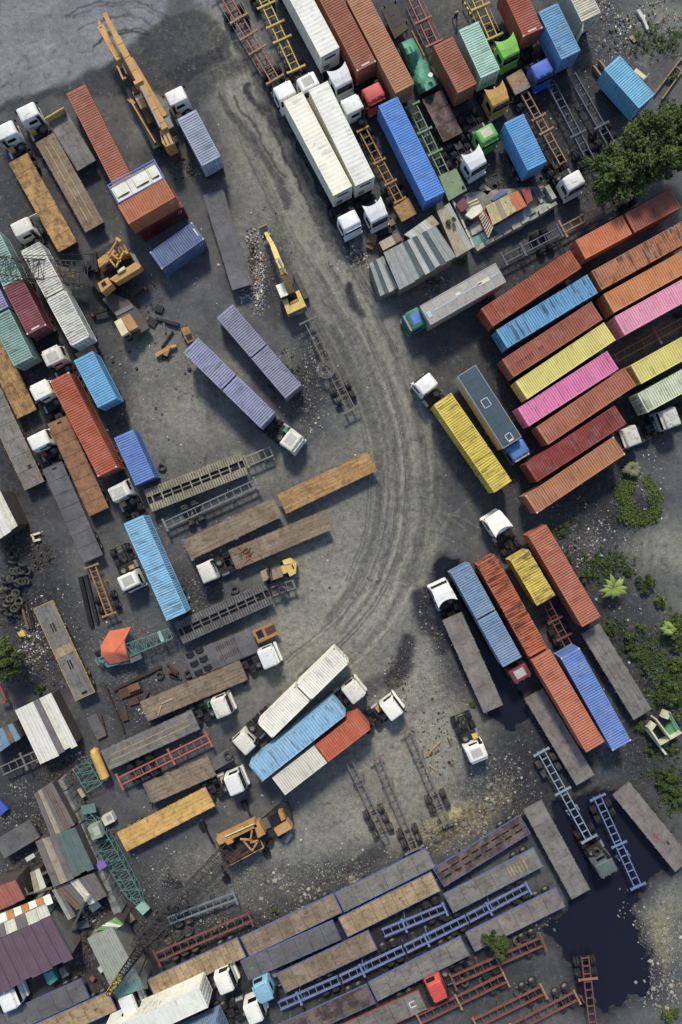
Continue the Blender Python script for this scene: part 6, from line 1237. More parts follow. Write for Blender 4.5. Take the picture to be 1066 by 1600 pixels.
shed("low lean-to with ribbed grey sheets and scrap at the workshop's left end", [(("g218,388", "g300,342", "g385,530", "g282,578"), (2.6, 2.7, 2.3, 2.2), 4, [S_GREY, S_DKGR, S_PALE, S_GREY], .3)], W_CON)
shed("small tan board roof behind the workshop's upper edge", [(("g275,262", "g385,200", "g415,245", "g300,310"), (2.8, 2.8, 2.9, 2.9), 3, [S_TAN, S_TAN, S_RST], .8)], W_WD)
shed("flat pale roof strip along the workshop's upper right corner", [(("g425,215", "g590,98", "g635,150", "g465,240"), (2.6, 2.6, 2.7, 2.7), 4, [S_PALE, S_GREY, S_PALE, S_TAN], .5)], W_WD)
shed("flat patched concrete roof between workshop and shack", [(("g620,75", "g695,25", "g830,285", "g735,345"), (2.7, 2.7, 2.7, 2.7), 3, [S_TAN, S_TAN, S_GREY], 1.2, .01)], W_CON, "outbuilding")
def shack():
    t = shed("rusty shack with yellowed and bright orange roof sheets beside the parked tractors", [(("@758.8,322", "@809,297.5", "@823.5,321", "@770,351"), (2.8, 2.8, 2.5, 2.5), 7, [S_YEL, S_YEL, S_TAN, S_YEL, S_YEL, S_ORB, S_ORB], .3)], W_WD, "shack", z0=.6)
    TF = mat("terrace_concrete", (136, 134, 122), .9, var=.3, vscale=1.0, dirt=(84, 84, 78), dirt_amt=.55); MW = mat("mossy_wall", (152, 152, 134), .9, var=.35, vscale=1.2, dirt=(96, 98, 84), dirt_amt=.5)
    slab_(t, "terrace", ["@706,312", "@735,300", "@850,290", "@868,318", "@742,391"], -.1, .6, TF)
    e0, e1 = Vector((742, 392)), Vector((868, 320)); n = 9
    for k in range(n):
        a, b_ = e0.lerp(e1, k/n+.005), e0.lerp(e1, (k+1)/n-.005); zt = 1.1+R.uniform(-.15, .25); hbeam(t, "wall_panel", (a.x, a.y), (b_.x, b_.y), zt/2+.1, zt/2+.1, .5+R.uniform(-.1, .15), zt, MW)
    e0, e1 = Vector((707, 313)), Vector((741, 388))
    for k in range(5): a, b_ = e0.lerp(e1, k/5+.01), e0.lerp(e1, (k+1)/5-.01); hbeam(t, "kerb_stone", (a.x, a.y), (b_.x, b_.y), .75, .75, .22, .4, S_PALE)
    slab_(t, "sheet_stack", ["@768,352", "@826,322", "@838,330", "@780,366"], .6, 1.3, mat("grey_boards", (126, 132, 136), .8, var=.3, dirt_amt=.4)); slab_(t, "sheet_stack", ["@800,352", "@846,318", "@862,318", "@812,358"], .6, 1.0, S_GREY)
    for k in range(9): f = k/8; hbeam(t, "slat", (747.5+15*f, 335+35.7*f), (755+15*f, 327.5+26.5*f), 2.2, 2.5, .14, .08, CREAMP)
    hbeam(t, "slat_rail", "@747.5,335", "@762.5,370.7", 2.15, 2.15, .14, .16, S_RED); hbeam(t, "slat_rail", "@755,327.5", "@770,354", 2.45, 2.45, .2, .16, S_RED)
    for nm, mk, z, m in (("red_sheet", ["@815,297", "@827,291", "@833,312", "@824,319"], 2.4, S_RED), ("blue_sheet", ["@768,311", "@785,295", "@793,301", "@771,314"], 2.2, P_BLUE), ("cream_tank", ["@727,336", "@738,323", "@751,319", "@756,330", "@737,342"], 1.7, S_CREAM), ("wine_box", ["@712,320", "@725,308", "@733,322", "@721,332"], 1.5, mat("wine_box", (112, 62, 66), .7)), ("green_sheet", ["@736,372.5", "@760.6,361", "@766,372", "@742,385"], .9, S_TEAL), ("grey_sheet", ["@733,352", "@748,344", "@757,358", "@738,368"], .8, S_GREY), ("tan_mat", ["@752,332", "@758,325", "@763,332", "@756,340"], 1.9, S_TAN)):
        slab_(t, nm, mk, z-.4, z, m)
    for k in range(5): hbeam(t, "roof_timber", f"@{731+k*1.8},{318+k*1.6}", f"@{746+k*1.2},{311+k*2.2}", 1.5, 1.5, .14, .12, WOOD if k % 2 else CREAMP)
    hbeam(t, "broken_wall", "@852,294", "@864,314", .9, .9, .55, 1.3, MW); hbeam(t, "broken_wall", "@836,300", "@846,318", .9, .8, .4, .7, MW)
    for k in range(5): hbeam(t, "blue_drum", f"@{832+k*2.5},{300+k*2.5}", f"@{841+k*2.2},{296+k*2.5}", 1.0, 1.0, .3, .5, L_NAVY)
    for k in range(10): hbeam(t, "rusty_rod", f"@{826+R.uniform(0, 26)},{284+R.uniform(0, 16)}", f"@{826+R.uniform(0, 30)},{280+R.uniform(0, 22)}", .9, 1.3, .06, .06, RUST)
shack()
shed("white roofed shed with a rusty patched strip at lower left", [(("m90,685", "m305,580", "m460,890", "m238,1000"), (2.1, 2.3, 2.3, 2.1), 6, [S_WHITE, S_WHITE, S_WHITE, S_BRG, S_CREAM, S_WHITE], .3)], W_WD)
shed("pale roof corner at the left edge above the tyre heap", [(("@-40,785", "i0,555", "i105,765", "@-14,850"), (3.4, 3.4, 3.2, 3.2), 4, [S_WHITE, S_CREAM], .3)], W_WD)
shed("rusty blue corrugated roof at the left edge beside the white shed", [(("@-25,1150", "m75,760", "m125,850", "@-18,1185"), (2.9, 2.9, 2.7, 2.7), 6, [S_BLUE, S_CREAM, S_BLUE, S_BLUE, S_RST, S_BLUE], .35)], W_WD)
shed("brown ribbed rusty roof below the white shed", [(("m205,1180", "m310,1110", "q450,190", "q305,258"), (3.0, 3.1, 3.1, 3.0), 5, [S_BRG, S_TAN, S_BRG, S_RST, S_BRG], .5, .07)], W_WD)
shed("half grey and half dark green roof beside the concrete wall", [(("q210,285", "q448,200", "q560,442", "q318,552"), (3.2, 3.4, 3.4, 3.2), 6, [S_BRG, S_TAN, S_BRG, S_GRN, S_GRN, S_GRN], .7, .02)], W_WD)
shed("brown patched roof with loose planks below the half green roof", [(("q320,560", "q560,470", "q640,610", "q455,690"), (2.7, 2.8, 2.6, 2.5), 5, [S_RST, S_BRG, S_CREAM, S_BRG, S_BRG], .5)], W_WD)
shed("grey gutter-like narrow roof beside the maroon hall", [(("q310,575", "q350,560", "q450,725", "q405,748"), (2.6, 2.6, 2.5, 2.5), 2, [S_GREY, S_BRG], .4)], W_WD)
shed("large maroon corrugated hall roof at bottom left", [(("@-60,1494", "q300,728", "q435,975", "@-30,1566"), (3.9, 3.9, 3.4, 3.4), 9, [S_MAR], .3)], W_CON, "hall")
shed("cream and brown chequered lean-to roof above the maroon hall", [(("@-60,1472", "q275,655", "q302,724", "@-58,1492"), (3.8, 3.8, 3.85, 3.85), 8, [S_CREAM, S_BRG, S_CREAM, S_BRG, S_CREAM, S_BRG, S_CREAM, S_CREAM], .35)], W_CON)
shed("orange and white striped awning above the chequered roof", [(("@-60,1452", "q298,595", "q318,650", "@-58,1468"), (2.9, 2.9, 3.6, 3.6), 12, [S_ORG, S_WHITE], .4)], W_WD, wall=False, name="awning")
shed("red orange roof at the left edge above the striped awning", [(("@-40,1398", "q95,515", "q150,625", "@-20,1430"), (3.4, 3.4, 3.2, 3.2), 4, [S_REDO], .35)], W_WD)
shed("tan crate-like roof with boards beside the red orange roof", [(("q180,470", "q235,445", "q275,555", "q205,590"), (2.6, 2.6, 2.5, 2.5), 2, [S_TAN, S_CREAM], .6)], W_WD)
shed("pale green-grey long shed roof with a teal strip at bottom left", [(("q520,862", "q670,790", "q830,1090", "q665,1165"), (3.3, 3.3, 3.2, 3.2), 1, [S_PGRN], .32), (("q667,1168", "q832,1093", "q860,1158", "q700,1218"), (3.2, 3.2, 3.0, 3.0), 2, [S_TEAL, S_TEAL], .3)], W_CON)
shed("bright green graffiti-coloured panel roof above the pale green shed", [(("q560,815", "q690,735", "q735,775", "q700,800"), (2.9, 3.0, 3.0, 3.0), 3, [sheetm("leaf_green", (112, 168, 70), .05, .25), S_WHITE, MATS["sheet_leaf_green"]], .5)], W_WD)
tl = base_thing("water_trough", "teal open tank below the maroon hall roof", "tank", "q300,1100"); slab_(tl, "tank_wall", ["q258,1072", "q310,1048", "q345,1105", "q300,1140", "q280,1130"], .1, 1.1, mat("teal_tank", (58, 142, 134), .5, dirt_amt=.2)); slab_(tl, "inner_floor", ["q268,1076", "q308,1057", "q335,1102", "q300,1128"], 1.1, 1.14, mat("teal_tank_light", (76, 160, 150), .5)); slab_(tl, "side_crate", ["q350,1045", "q380,1030", "q410,1080", "q370,1100"], .1, .9, STEEL_GY)
# grey concrete wall and pipe run at lower left
def wall_run():
    t = base_thing("concrete_wall", "mottled concrete block wall running down between the sheds and the teal boom", "wall", "q560,350"); CW = mat("mottled_concrete", (122, 122, 116), .9, var=.35, vscale=1.2, dirt=(60, 66, 62), dirt_amt=.6)
    a, b_ = Vector(px("m370,1080")), Vector(px("q720,690")); n = 12
    for i in range(n):
        p, q = a.lerp(b_, i/n+.004), a.lerp(b_, (i+1)/n-.004); hbeam(t, "block", (p.x, p.y), (q.x, q.y), 1.0+R.uniform(-.08, .08), 1.0+R.uniform(-.08, .08), .85+R.uniform(-.1, .1), 1.9, CW)
    return t
wall_run()
scrap("purple cloth hung over the concrete wall", "cloth", [("cloth", "q580,440", "q625,410", 2.08, 2.08, .9, .1, mat("purple_cloth", (122, 96, 178), .8))], "q600,430", "cloth")
scrap("white plastic tub beside the teal boom's foot", "plastic_tub", [("tub", "q620,160", "q680,130", .45, .45, 1.1, .8, mat("tub_white", (200, 196, 178), .6)), ("well", "q635,150", "q662,136", .87, .87, .6, .04, mat("tub_shade", (150, 148, 136), .7))], "q650,145", "tub")  # tub is solid; its shaded hollow is painted as a darker top plate
scrap("pale green cab shell lying on the teal boom", "cab_shell", [("shell", "q560,180", "q590,255", 1.7, 1.7, 1.3, 1.0, mat("shell_green", (140, 156, 132), .6, rust=.2, dirt_amt=.4)), ("window", "q566,200", "q586,245", 2.21, 2.21, .7, .04, mat("shell_pane", (170, 178, 164), .4))], "q580,215", "cab shell")
scrap("small grey sheet on a pole left of the half green roof", "sign_board", [("board", "q155,395", "q205,365", 2.2, 2.2, .5, .06, S_PALE), ("pole", "q200,368", "q240,335", 2.1, 2.1, .08, .08, WOOD), ("post", "q180,380", "q181,381", .1, 2.1, .12, .12, WOOD)], "q180,385", "board")
scrap("rusty beams and debris behind the orange roof", "debris_beams", [("beam", "q0,640", "q310,560", 2.4, 2.4, .2, .2, WOOD), ("beam", "q150,560", "q170,600", 2.6, 2.6, .15, .15, WOOD), ("beam", "q250,480", "q290,460", 2.5, 2.5, .3, .1, WOOD)], "q150,590")
scrap("grey flat trailer bodies parked left of the half green roof", "parked_body", [("deck", "q0,330", "q210,205", 1.3, 1.3, 2.4, .3, D_DARK), ("frame", "q20,340", "q200,230", .8, .8, 1.0, .6, STEEL_BLK)], "q100,270", "trailer")
for k_, (a_, b2, m_, lb) in enumerate((("q700,620", "q720,690", S_BRG, "brown bent sheet at the foot of the concrete wall"), ("q745,700", "q790,760", WOOD, "rotten board pile between the wall's end and the chassis"), ("q440,790", "q530,770", L_NAVY, "dark blue sheet in the gap above the pale green shed"), ("q540,690", "q590,650", S_CREAM, "cream crumpled sheet in the dark gap right of the patched roof"), ("q850,1060", "q870,1160", S_YEL, "yellowish board leaning right of the pale green shed"), ("q770,870", "q800,890", T_YL, "yellow can beside the small lattice jib's foot"), ("m470,1150", "m500,1200", S_TAN, "tan board between the teal section and the concrete wall"), ("q590,1030", "q610,1060", S_PALE, "pale box on the left side of the pale green shed"), ("q540,1090", "q560,1110", P_RED, "red drum in the dark gap left of the pale green shed"))):
    scrap(lb, "loose_sheet", [("sheet", a_, b2, .5, .6, .9 if k_ < 4 else .5, .12, m_)], a_)
scrap("blue tarpaulin corner at the left edge among gravel", "blue_tarpaulin", [("tarp", "q-20,100", "q25,60", .6, .5, 1.6, .3, mat("tarp_blue", (44, 84, 190), .6))], "q10,80", "tarpaulin")
scrap("blue pole boom slanting over the dark yard gap at lower left", "slanting_pole", [("pole", "q425,815", "q515,620", 1.2, 3.2, .25, .25, STEEL_GY), ("tip", "q508,632", "q520,600", 3.2, 3.4, .35, .3, CREAMP)], "q470,720", "pole")
scrap("red frame corner of a chassis at the left edge below the tree", "red_frame", [("beam", "m0,530", "m45,640", 1.0, 1.0, .2, .3, P_RED), ("beam", "m0,640", "m45,632", 1.0, 1.0, .2, .3, P_RED)], "m20,600")

# ---------------------------------------------------------------- vegetation
def leafmat(name, c0, c1):
    m = bpy.data.materials.new(name); m.use_nodes = True; n = m.node_tree; b = n.nodes['Principled BSDF']; b.inputs['Roughness'].default_value = .7; b.inputs['Specular IOR Level'].default_value = .2
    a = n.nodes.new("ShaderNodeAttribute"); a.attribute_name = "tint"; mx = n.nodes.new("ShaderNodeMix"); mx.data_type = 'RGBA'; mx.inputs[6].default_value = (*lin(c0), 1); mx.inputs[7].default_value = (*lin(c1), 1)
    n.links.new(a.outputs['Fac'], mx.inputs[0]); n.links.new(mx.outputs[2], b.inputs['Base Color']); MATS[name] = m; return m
LF1 = leafmat("leaf_tree", (32, 45, 28), (86, 102, 50)); LF2 = leafmat("leaf_bush", (28, 43, 27), (80, 98, 50)); LF3 = leafmat("leaf_lime", (42, 57, 30), (102, 114, 54)); BARK = mat("bark", (84, 70, 56), .95, var=.3)
def foliage(c, rx, ry, rz, clumps, leaves, size, m, seed, flatb=.0):
    rng = np.random.default_rng(seed); vs = []; cs = []
    for k in range(clumps):
        d = rng.normal(size=3); d /= np.linalg.norm(d); rad = rng.random()**.45; d[2] = abs(d[2])*(1-flatb)-.15*rng.random()
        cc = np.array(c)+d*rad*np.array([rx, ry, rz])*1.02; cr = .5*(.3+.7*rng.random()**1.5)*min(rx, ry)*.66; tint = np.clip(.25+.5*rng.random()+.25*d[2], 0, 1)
        q = rng.normal(size=(leaves, 3)); q /= np.linalg.norm(q, axis=1)[:, None]; pos = cc+q*cr*(rng.random((leaves, 1))**.4)*np.array([1, 1, .7])
        a = rng.normal(size=(leaves, 3)); a[:, 2] *= .45; a /= np.linalg.norm(a, axis=1)[:, None]; b = rng.normal(size=(leaves, 3)); b[:, 2] *= .45; b -= a*(a*b).sum(1)[:, None]; b /= np.linalg.norm(b, axis=1)[:, None]
        s = size*(.6+.8*rng.random((leaves, 1)))
        quad = np.stack([pos-a*s, pos+b*s*.45, pos+a*s, pos-b*s*.45], 1); vs.append(quad.reshape(-1, 3)); t = np.clip(tint+rng.normal(size=leaves)*.16, 0, 1); cs.append(np.repeat(t, 4))
    v = np.concatenate(vs).astype(np.float32); t = np.concatenate(cs); n = len(v)//4
    me = bpy.data.meshes.new("crown"); me.vertices.add(len(v)); me.vertices.foreach_set('co', v.ravel()); me.loops.add(len(v)); me.polygons.add(n)
    me.loops.foreach_set('vertex_index', np.arange(len(v), dtype=np.int32)); me.polygons.foreach_set('loop_start', np.arange(0, len(v), 4, dtype=np.int32)); me.polygons.foreach_set('loop_total', np.full(n, 4, np.int32)); me.update(calc_edges=True)
    at = me.attributes.new("tint", 'FLOAT_COLOR', 'POINT'); at.data.foreach_set('color', np.stack([t, t, t, np.ones_like(t)], -1).astype(np.float32).ravel()); me.materials.append(m); return me
def tree(mark, label, rx, ry, h, seed, m=LF1, clumps=60, leaves=150, size=.2, trunk=True, name="tree", group="trees"):
    p = G(mark, h*.75); t = thing(name, label, "tree", (p[0], p[1], 0), 0, group)
    b = MB(); rng = random.Random(seed); prev = Vector((0, 0, 0)); b.cyl((0, 0, -.1), (.1, .05, h*.45), .28*h/8+.06, 10, .18*h/8+.04)
    for k in range(6):
        a = k*1.05+rng.random(); b.cyl((.1, .05, h*.4), (math.cos(a)*rx*.6, math.sin(a)*ry*.6, h*(.62+.2*rng.random())), .1*h/8+.03, 7, .03)
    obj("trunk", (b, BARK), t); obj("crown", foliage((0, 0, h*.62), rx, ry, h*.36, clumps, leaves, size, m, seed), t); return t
tree("d960,850", "big dark green tree at the right edge beside the sky blue container", 4.4, 4.2, 9, 21, clumps=95, leaves=170)
tree("d695,1005", "broad tree overhanging the white cab, left of the big tree", 3.7, 3.3, 7.5, 22, clumps=80, leaves=160)
tree("d1060,770", "tree crown cut by the right edge behind the big tree", 3.0, 3.4, 8, 23, clumps=55)
tree("s985,905", "small round tree between the red chassis and the mauve flatbed", 1.7, 1.6, 4.0, 24, LF2, 36, 110, .16)
tree("m30,385", "green tree at the left edge above the white roofed shed", 2.2, 2.7, 5, 25, LF1, 40, 130, .17)
def bush(mark, label, r, h, seed, m=LF2, rx=None, clumps=None):
    p = G(mark, h*.5); t = thing("bush", label, "bush", (p[0], p[1], 0), 0, "bushes on the waste ground"); rx = rx or r
    b = MB(); rng = random.Random(seed)
    for k in range(5): a = k*1.26+rng.random(); b.cyl((0, 0, -.05), (math.cos(a)*rx*.6, math.sin(a)*r*.6, h*.6), .035, 5, .012)
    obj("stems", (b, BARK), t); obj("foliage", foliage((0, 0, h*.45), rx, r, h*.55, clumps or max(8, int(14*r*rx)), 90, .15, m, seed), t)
for i, (mk, lab, r, h, m) in enumerate((("l500,1060", "dark bush between the terracotta container and the banana plant", .9, 1.0, LF2), ("l855,1110", "round bright bush right of the banana plant", 1.15, 1.2, LF2), ("l940,1215", "lime bush directly below the round bright bush", .8, .9, LF3), ("l745,1040", "small bush above the banana plant", .5, .6, LF2), ("p930,50", "small round bush near the top of the right waste strip", .6, .7, LF2), ("p820,205", "low bush alone right of the terracotta container's lower end", .75, .6, LF3), ("p640,195", "dark bush touching the front corner of the grey scrap-edged flatbed", .6, .7, LF2), ("p745,270", "bush beside the middle of the grey scrap-edged flatbed", .95, 1.0, LF2), ("p780,350", "bush just below the one beside the flatbed's middle", .75, .9, LF2), ("p850,430", "spreading dark bush at the flatbed's lower half", .85, .8, LF2), ("p1020,180", "large lime bush at the right edge, upper of the edge thicket", 1.5, 1.5, LF3), ("p1045,290", "dark bush at the right edge below the large lime one", 1.1, 1.2, LF2), ("p1045,400", "yellow-green bush at the right edge in the middle of the thicket", 1.1, 1.0, LF3), ("p1000,590", "wide dark bush above the wrecked cab", 1.7, 1.4, LF2), ("p1060,720", "bush at the right edge beside the wrecked cab", .8, .9, LF3), ("p815,770", "leafy bush at the left side of the wrecked cab", .75, .9, LF2), ("p890,920", "dark bush under the lower end of the wrecked cab", .8, .8, LF2), ("p1010,905", "bush right of the wrecked cab's loose beam", .75, .7, LF3), ("p985,1100", "large bush at the right edge above the buckled flatbed", 1.3, 1.1, LF2), ("p1010,1030", "tiny bush above the large one near the buckled flatbed", .45, .5, LF2), ("t1035,30", "dark green bush at the right edge beside the buckled flatbed", 1.0, .9, LF2), ("t1000,1310", "olive bush at the bottom right corner", 1.1, 1.0, LF3), ("t15,900", "bush fringe right of the small round tree", .5, .7, LF2), ("g760,380", "bright green bush below the workshop roof", .75, .9, LF2), ("g690,150", "yellow-green creeper growing over the workshop's roof corner", 1.0, 3.6, LF3), ("l355,790", "dark sapling between the salmon and terracotta containers", .6, .8, LF2), ("r650,685", "small weed bush on the rubble bank above the blue-railed flatbeds", .55, .5, LF2), ("o835,645", "little green weed beside the black puddle", .3, .4, LF3), ("m230,560", "weeds at the upper corner of the white roofed shed", .7, .6, LF2), ("l395,960", "small dark weed by the terracotta container's edge", .4, .5, LF2), ("d1010,470", "weedy bush beside the channel beams at upper right", .7, .6, LF3))):
    bush(mk, lab, r, h, 100+i, m)
def banana(mark, label, n, ln, m, seed, z=1.6):
    p = G(mark, z); t = thing("banana_plant", label, "plant", (p[0], p[1], 0)); rng = random.Random(seed); obj("stem", (MB().cyl((0, 0, -.05), (0, 0, z-.1), .13, 8, .08), m), t)
    for k in range(n):
        a = 2*math.pi*k/n+rng.uniform(-.2, .2); l = ln*rng.uniform(.75, 1.1); b = MB(); rows = []
        for i in range(7):
            f = i/6; rr = l*f; zz = z-.1+.55*math.sin(f*2.2)-.55*f*f; wv = .26*math.sin(math.pi*min(1, f*.93+.07))+.02; c, s = math.cos(a), math.sin(a)
            rows.append([(rr*c-s*wv*e, rr*s+c*wv*e, zz+(-.05 if e else .03)) for e in (-1, 0, 1)])
        b.v = [q for r_ in rows for q in r_]; b.f = [(i*3+j, i*3+3+j, i*3+4+j, i*3+1+j) for i in range(6) for j in range(2)]; b.c = [(v_, v_, v_, 1) for v_ in [rng.uniform(.5, 1)]*len(b.v)]
        obj("leaf", (b, m), t)
LFB = leafmat("leaf_banana", (74, 100, 48), (138, 154, 84)); LFD = leafmat("leaf_palm_dull", (70, 80, 56), (120, 124, 92))
banana("l660,1140", "pale green banana plant with radiating leaves on the waste ground", 11, 1.7, LFB, 5); banana("l770,430", "dull spiky palm plant beside the salmon container", 14, 1.2, LFD, 6, 1.0); banana("p985,200", "young lime palm in the thicket at the right edge", 12, 1.0, LFB, 8, 1.6)
wd = obj("ground_cover", foliage((*G("l800,640", .5), .5), .1, .1, .1, 1, 4, .1, LF2, 1)); bpy.data.objects.remove(wd)
def weeds(name, marks, r, n, m, seed, label):
    rng = random.Random(seed); mes = []
    pts = [G(s, .4) for s in marks]; vs = []; obs = []
    import itertools
    b = bpy.data.meshes.new(name); allv = []; allt = []
    for k in range(n):
        i = rng.randrange(len(pts)); x, y = pts[i][0]+rng.gauss(0, r), pts[i][1]+rng.gauss(0, r); zg = ground_z(x, y); tint = min(1, max(0, rng.gauss(.5, .25)))
        for q in range(7):
            a = rng.uniform(0, 6.28); s = rng.uniform(.08, .17); cx, cy, cz = x+rng.gauss(0, .12), y+rng.gauss(0, .12), zg+rng.uniform(.05, .35); ca, sa = math.cos(a)*s, math.sin(a)*s
            allv += [(cx-ca, cy-sa, cz-.03), (cx-sa*.5, cy+ca*.5, cz+rng.uniform(-.04, .06)), (cx+ca, cy+sa, cz+.03), (cx+sa*.5, cy-ca*.5, cz+rng.uniform(-.04, .06))]; allt += [tint]*4
    b.from_pydata(allv, [], [(i, i+1, i+2, i+3) for i in range(0, len(allv), 4)]); at = b.attributes.new("tint", 'FLOAT_COLOR', 'POINT'); at.data.foreach_set('color', np.repeat(np.array(allt, np.float32), 4)); b.materials.append(m)
    o = obj(name, b); tag(o, label, "weeds", kind='stuff')
weeds("creeping_weeds", ["l855,520", "l885,560", "l905,610", "l910,660", "l895,705", "l850,725", "l800,735", "l750,720", "l720,690", "l770,690", "l730,620", "l700,560", "l740,530", "l715,540"], .38, 750, LF3, 3, "ring of creeping weeds round the grey heap on the waste ground")
weeds("verge_weeds", ["p900,330", "p950,470", "p960,550", "p1000,480", "p920,620", "p1050,560", "p970,900", "p940,1080", "p1030,1140", "l560,1000", "l620,1000", "l350,800", "p650,220", "d950,220", "d1040,250", "d850,240", "f640,1010", "f690,1080", "p1040,640", "p860,380", "p800,300", "p1040,230", "p1050,450", "l640,1010", "l700,1000", "p1040,1180", "t1040,60"], 1.05, 1300, LF1, 4, "scattered low weeds on the waste ground")

# ---------------------------------------------------------------- litter, stones
def bits(name, spots, label, cols, smin, smax, seed, flatness=.5, cat="litter"):
    rng = random.Random(seed); vs, fs, cs = [], [], []
    for (mk, rx, ry, n) in spots:
        p = px(mk)
        for _ in range(n):
            aa, rr = rng.uniform(0, 6.283), math.sqrt(rng.random())*1.35*(1 if rng.random() < .8 else 1.3); x, y = G((p[0]+math.cos(aa)*rx*rr, p[1]+math.sin(aa)*ry*rr)) if rx > 12 else G((p[0]+rng.gauss(0, rx*.5), p[1]+rng.gauss(0, ry*.5)))
            if rx > 30 and math.sin(x*1.3+2*math.sin(y*.9))+math.sin(y*1.7+x*.6) < rng.uniform(-1.2, .6): continue
            s = rng.uniform(smin, smax)*(1 if rng.random() < .85 else 1.8); h = s*rng.uniform(.2, 1)*flatness; z = ground_z(x, y)-.02; a = rng.uniform(0, 3.14); o = len(vs); el = rng.uniform(.5, 1.2); ca, sa = math.cos(a), math.sin(a)
            for zz, k in ((0, 1.0), (h, rng.uniform(.45, .85))):
                for u, v in ((-1, -1), (1, -1), (1, 1), (-1, 1)):
                    X, Y = u*s*.5*k*rng.uniform(.7, 1.1), v*s*.5*el*k*rng.uniform(.7, 1.1); vs.append((x+X*ca-Y*sa, y+X*sa+Y*ca, z+zz+rng.uniform(-.1, .1)*h))
            fs += [(o+4, o+5, o+6, o+7), (o, o+1, o+5, o+4), (o+1, o+2, o+6, o+5), (o+2, o+3, o+7, o+6), (o+3, o, o+4, o+7)]
            c = lin(rng.choice(cols)); k = rng.uniform(.75, 1.1); cs += [(*[min(.85, v*k) for v in c], 1)]*8
    me = bpy.data.meshes.new(name); me.from_pydata(vs, [], fs); at = me.attributes.new("tint", 'FLOAT_COLOR', 'POINT'); at.data.foreach_set('color', np.array(cs, np.float32).ravel())
    if "bits" not in MATS:
        m = bpy.data.materials.new("loose_bits"); m.use_nodes = True; a = m.node_tree.nodes.new("ShaderNodeAttribute"); a.attribute_name = "tint"; m.node_tree.links.new(a.outputs['Color'], m.node_tree.nodes['Principled BSDF'].inputs['Base Color']); m.node_tree.nodes['Principled BSDF'].inputs['Roughness'].default_value = .8; MATS["bits"] = m
    me.materials.append(MATS["bits"]); return tag(obj(name, me), label, cat, kind='stuff')
GRAYS = [(120, 118, 112), (96, 94, 92), (140, 136, 126), (80, 78, 78), (164, 158, 146)]; WHITES = [(196, 194, 186), (170, 172, 176), (210, 206, 190), (150, 150, 154), (120, 122, 130)]; MIXC = WHITES*2+[(150, 84, 66), (82, 104, 140), (92, 124, 98), (176, 152, 92), (150, 110, 76), (90, 80, 110), (70, 66, 64), (60, 58, 60), (96, 88, 78), (110, 100, 88)]
bits("gravel_stones", [("@330,1385", 110, 45, 1700), ("@520,1370", 120, 22, 1300), ("@700,1310", 70, 22, 900), ("@770,1230", 50, 45, 900), ("@1040,1480", 40, 80, 1100), ("@960,60", 70, 45, 700), ("@690,1090", 60, 50, 500), ("@200,1050", 80, 80, 500), ("@300,800", 50, 60, 700), ("@300,935", 50, 30, 600), ("@40,1270", 34, 40, 700), ("@970,1410", 20, 40, 120), ("@420,400", 30, 70, 200), ("@480,600", 26, 60, 500), ("@930,860", 60, 40, 400), ("@560,1000", 120, 100, 350), ("@240,600", 80, 90, 400), ("@650,1040", 40, 60, 350), ("@380,1450", 100, 20, 300)], "loose grey stones strewn over the yard", GRAYS, .06, .17, 1, .6, "stones")
bits("rubble_stones", [("@540,1378", 120, 12, 420), ("@470,1410", 40, 14, 160), ("@720,1300", 60, 14, 220), ("@780,1225", 30, 30, 160), ("@985,1415", 14, 40, 80), ("@1030,1540", 30, 30, 120), ("@850,1450", 16, 14, 40), ("@920,865", 26, 18, 120), ("@1000,40", 30, 30, 60)], "larger pale rubble stones along the banks", GRAYS[:4]+[(156, 151, 138)], .12, .32, 2, .6, "rubble")
bits("white_litter", [("@960,55", 60, 40, 420), ("@880,200", 90, 70, 200), ("@930,770", 50, 50, 120), ("@930,850", 40, 30, 160), ("@1020,760", 16, 50, 140), ("@985,1000", 50, 90, 200), ("@830,280", 60, 40, 130), ("@700,280", 40, 40, 60), ("@550,400", 30, 20, 40), ("@320,1300", 100, 60, 150), ("@100,1000", 60, 70, 180), ("@60,1000", 30, 40, 140), ("@230,420", 60, 60, 60), ("@500,600", 24, 60, 90), ("@700,1110", 80, 80, 120), ("@400,600", 220, 260, 160), ("@640,700", 200, 300, 90), ("@860,1130", 60, 80, 60), ("@1040,1500", 30, 60, 90), ("@230,620", 60, 60, 60), ("@110,800", 40, 60, 50), ("@560,1330", 120, 30, 120), ("@60,1260", 40, 60, 80), ("@300,200", 40, 50, 30)], "white paper and plastic litter strewn about", WHITES, .06, .2, 3, .4)
bits("rubbish_heap", [("f540,350", 7, 18, 120), ("f555,440", 10, 22, 480), ("f545,530", 9, 18, 300), ("f470,590", 9, 8, 240), ("f550,600", 10, 18, 320), ("f510,230", 12, 12, 160), ("d720,170", 7, 6, 60), ("d650,80", 34, 26, 420), ("d950,130", 24, 16, 160), ("@60,990", 26, 22, 160), ("d910,15", 12, 5, 40), ("m180,340", 14, 12, 220), ("m210,240", 8, 6, 60), ("q60,490", 20, 10, 60), ("q560,700", 14, 14, 160), ("q700,860", 10, 8, 80), ("q500,720", 10, 10, 60), ("q400,890", 8, 6, 50), ("m480,960", 10, 8, 50), ("q280,510", 8, 8, 60), ("b165,1045", 6, 6, 30), ("g150,340", 14, 8, 120), ("m850,690", 10, 8, 80), ("g560,520", 30, 12, 120), ("d170,1170", 18, 10, 80)], "colourful mixed rubbish heaped beside the excavator and among the sheds", MIXC, .07, .2, 4, .7, "rubbish")
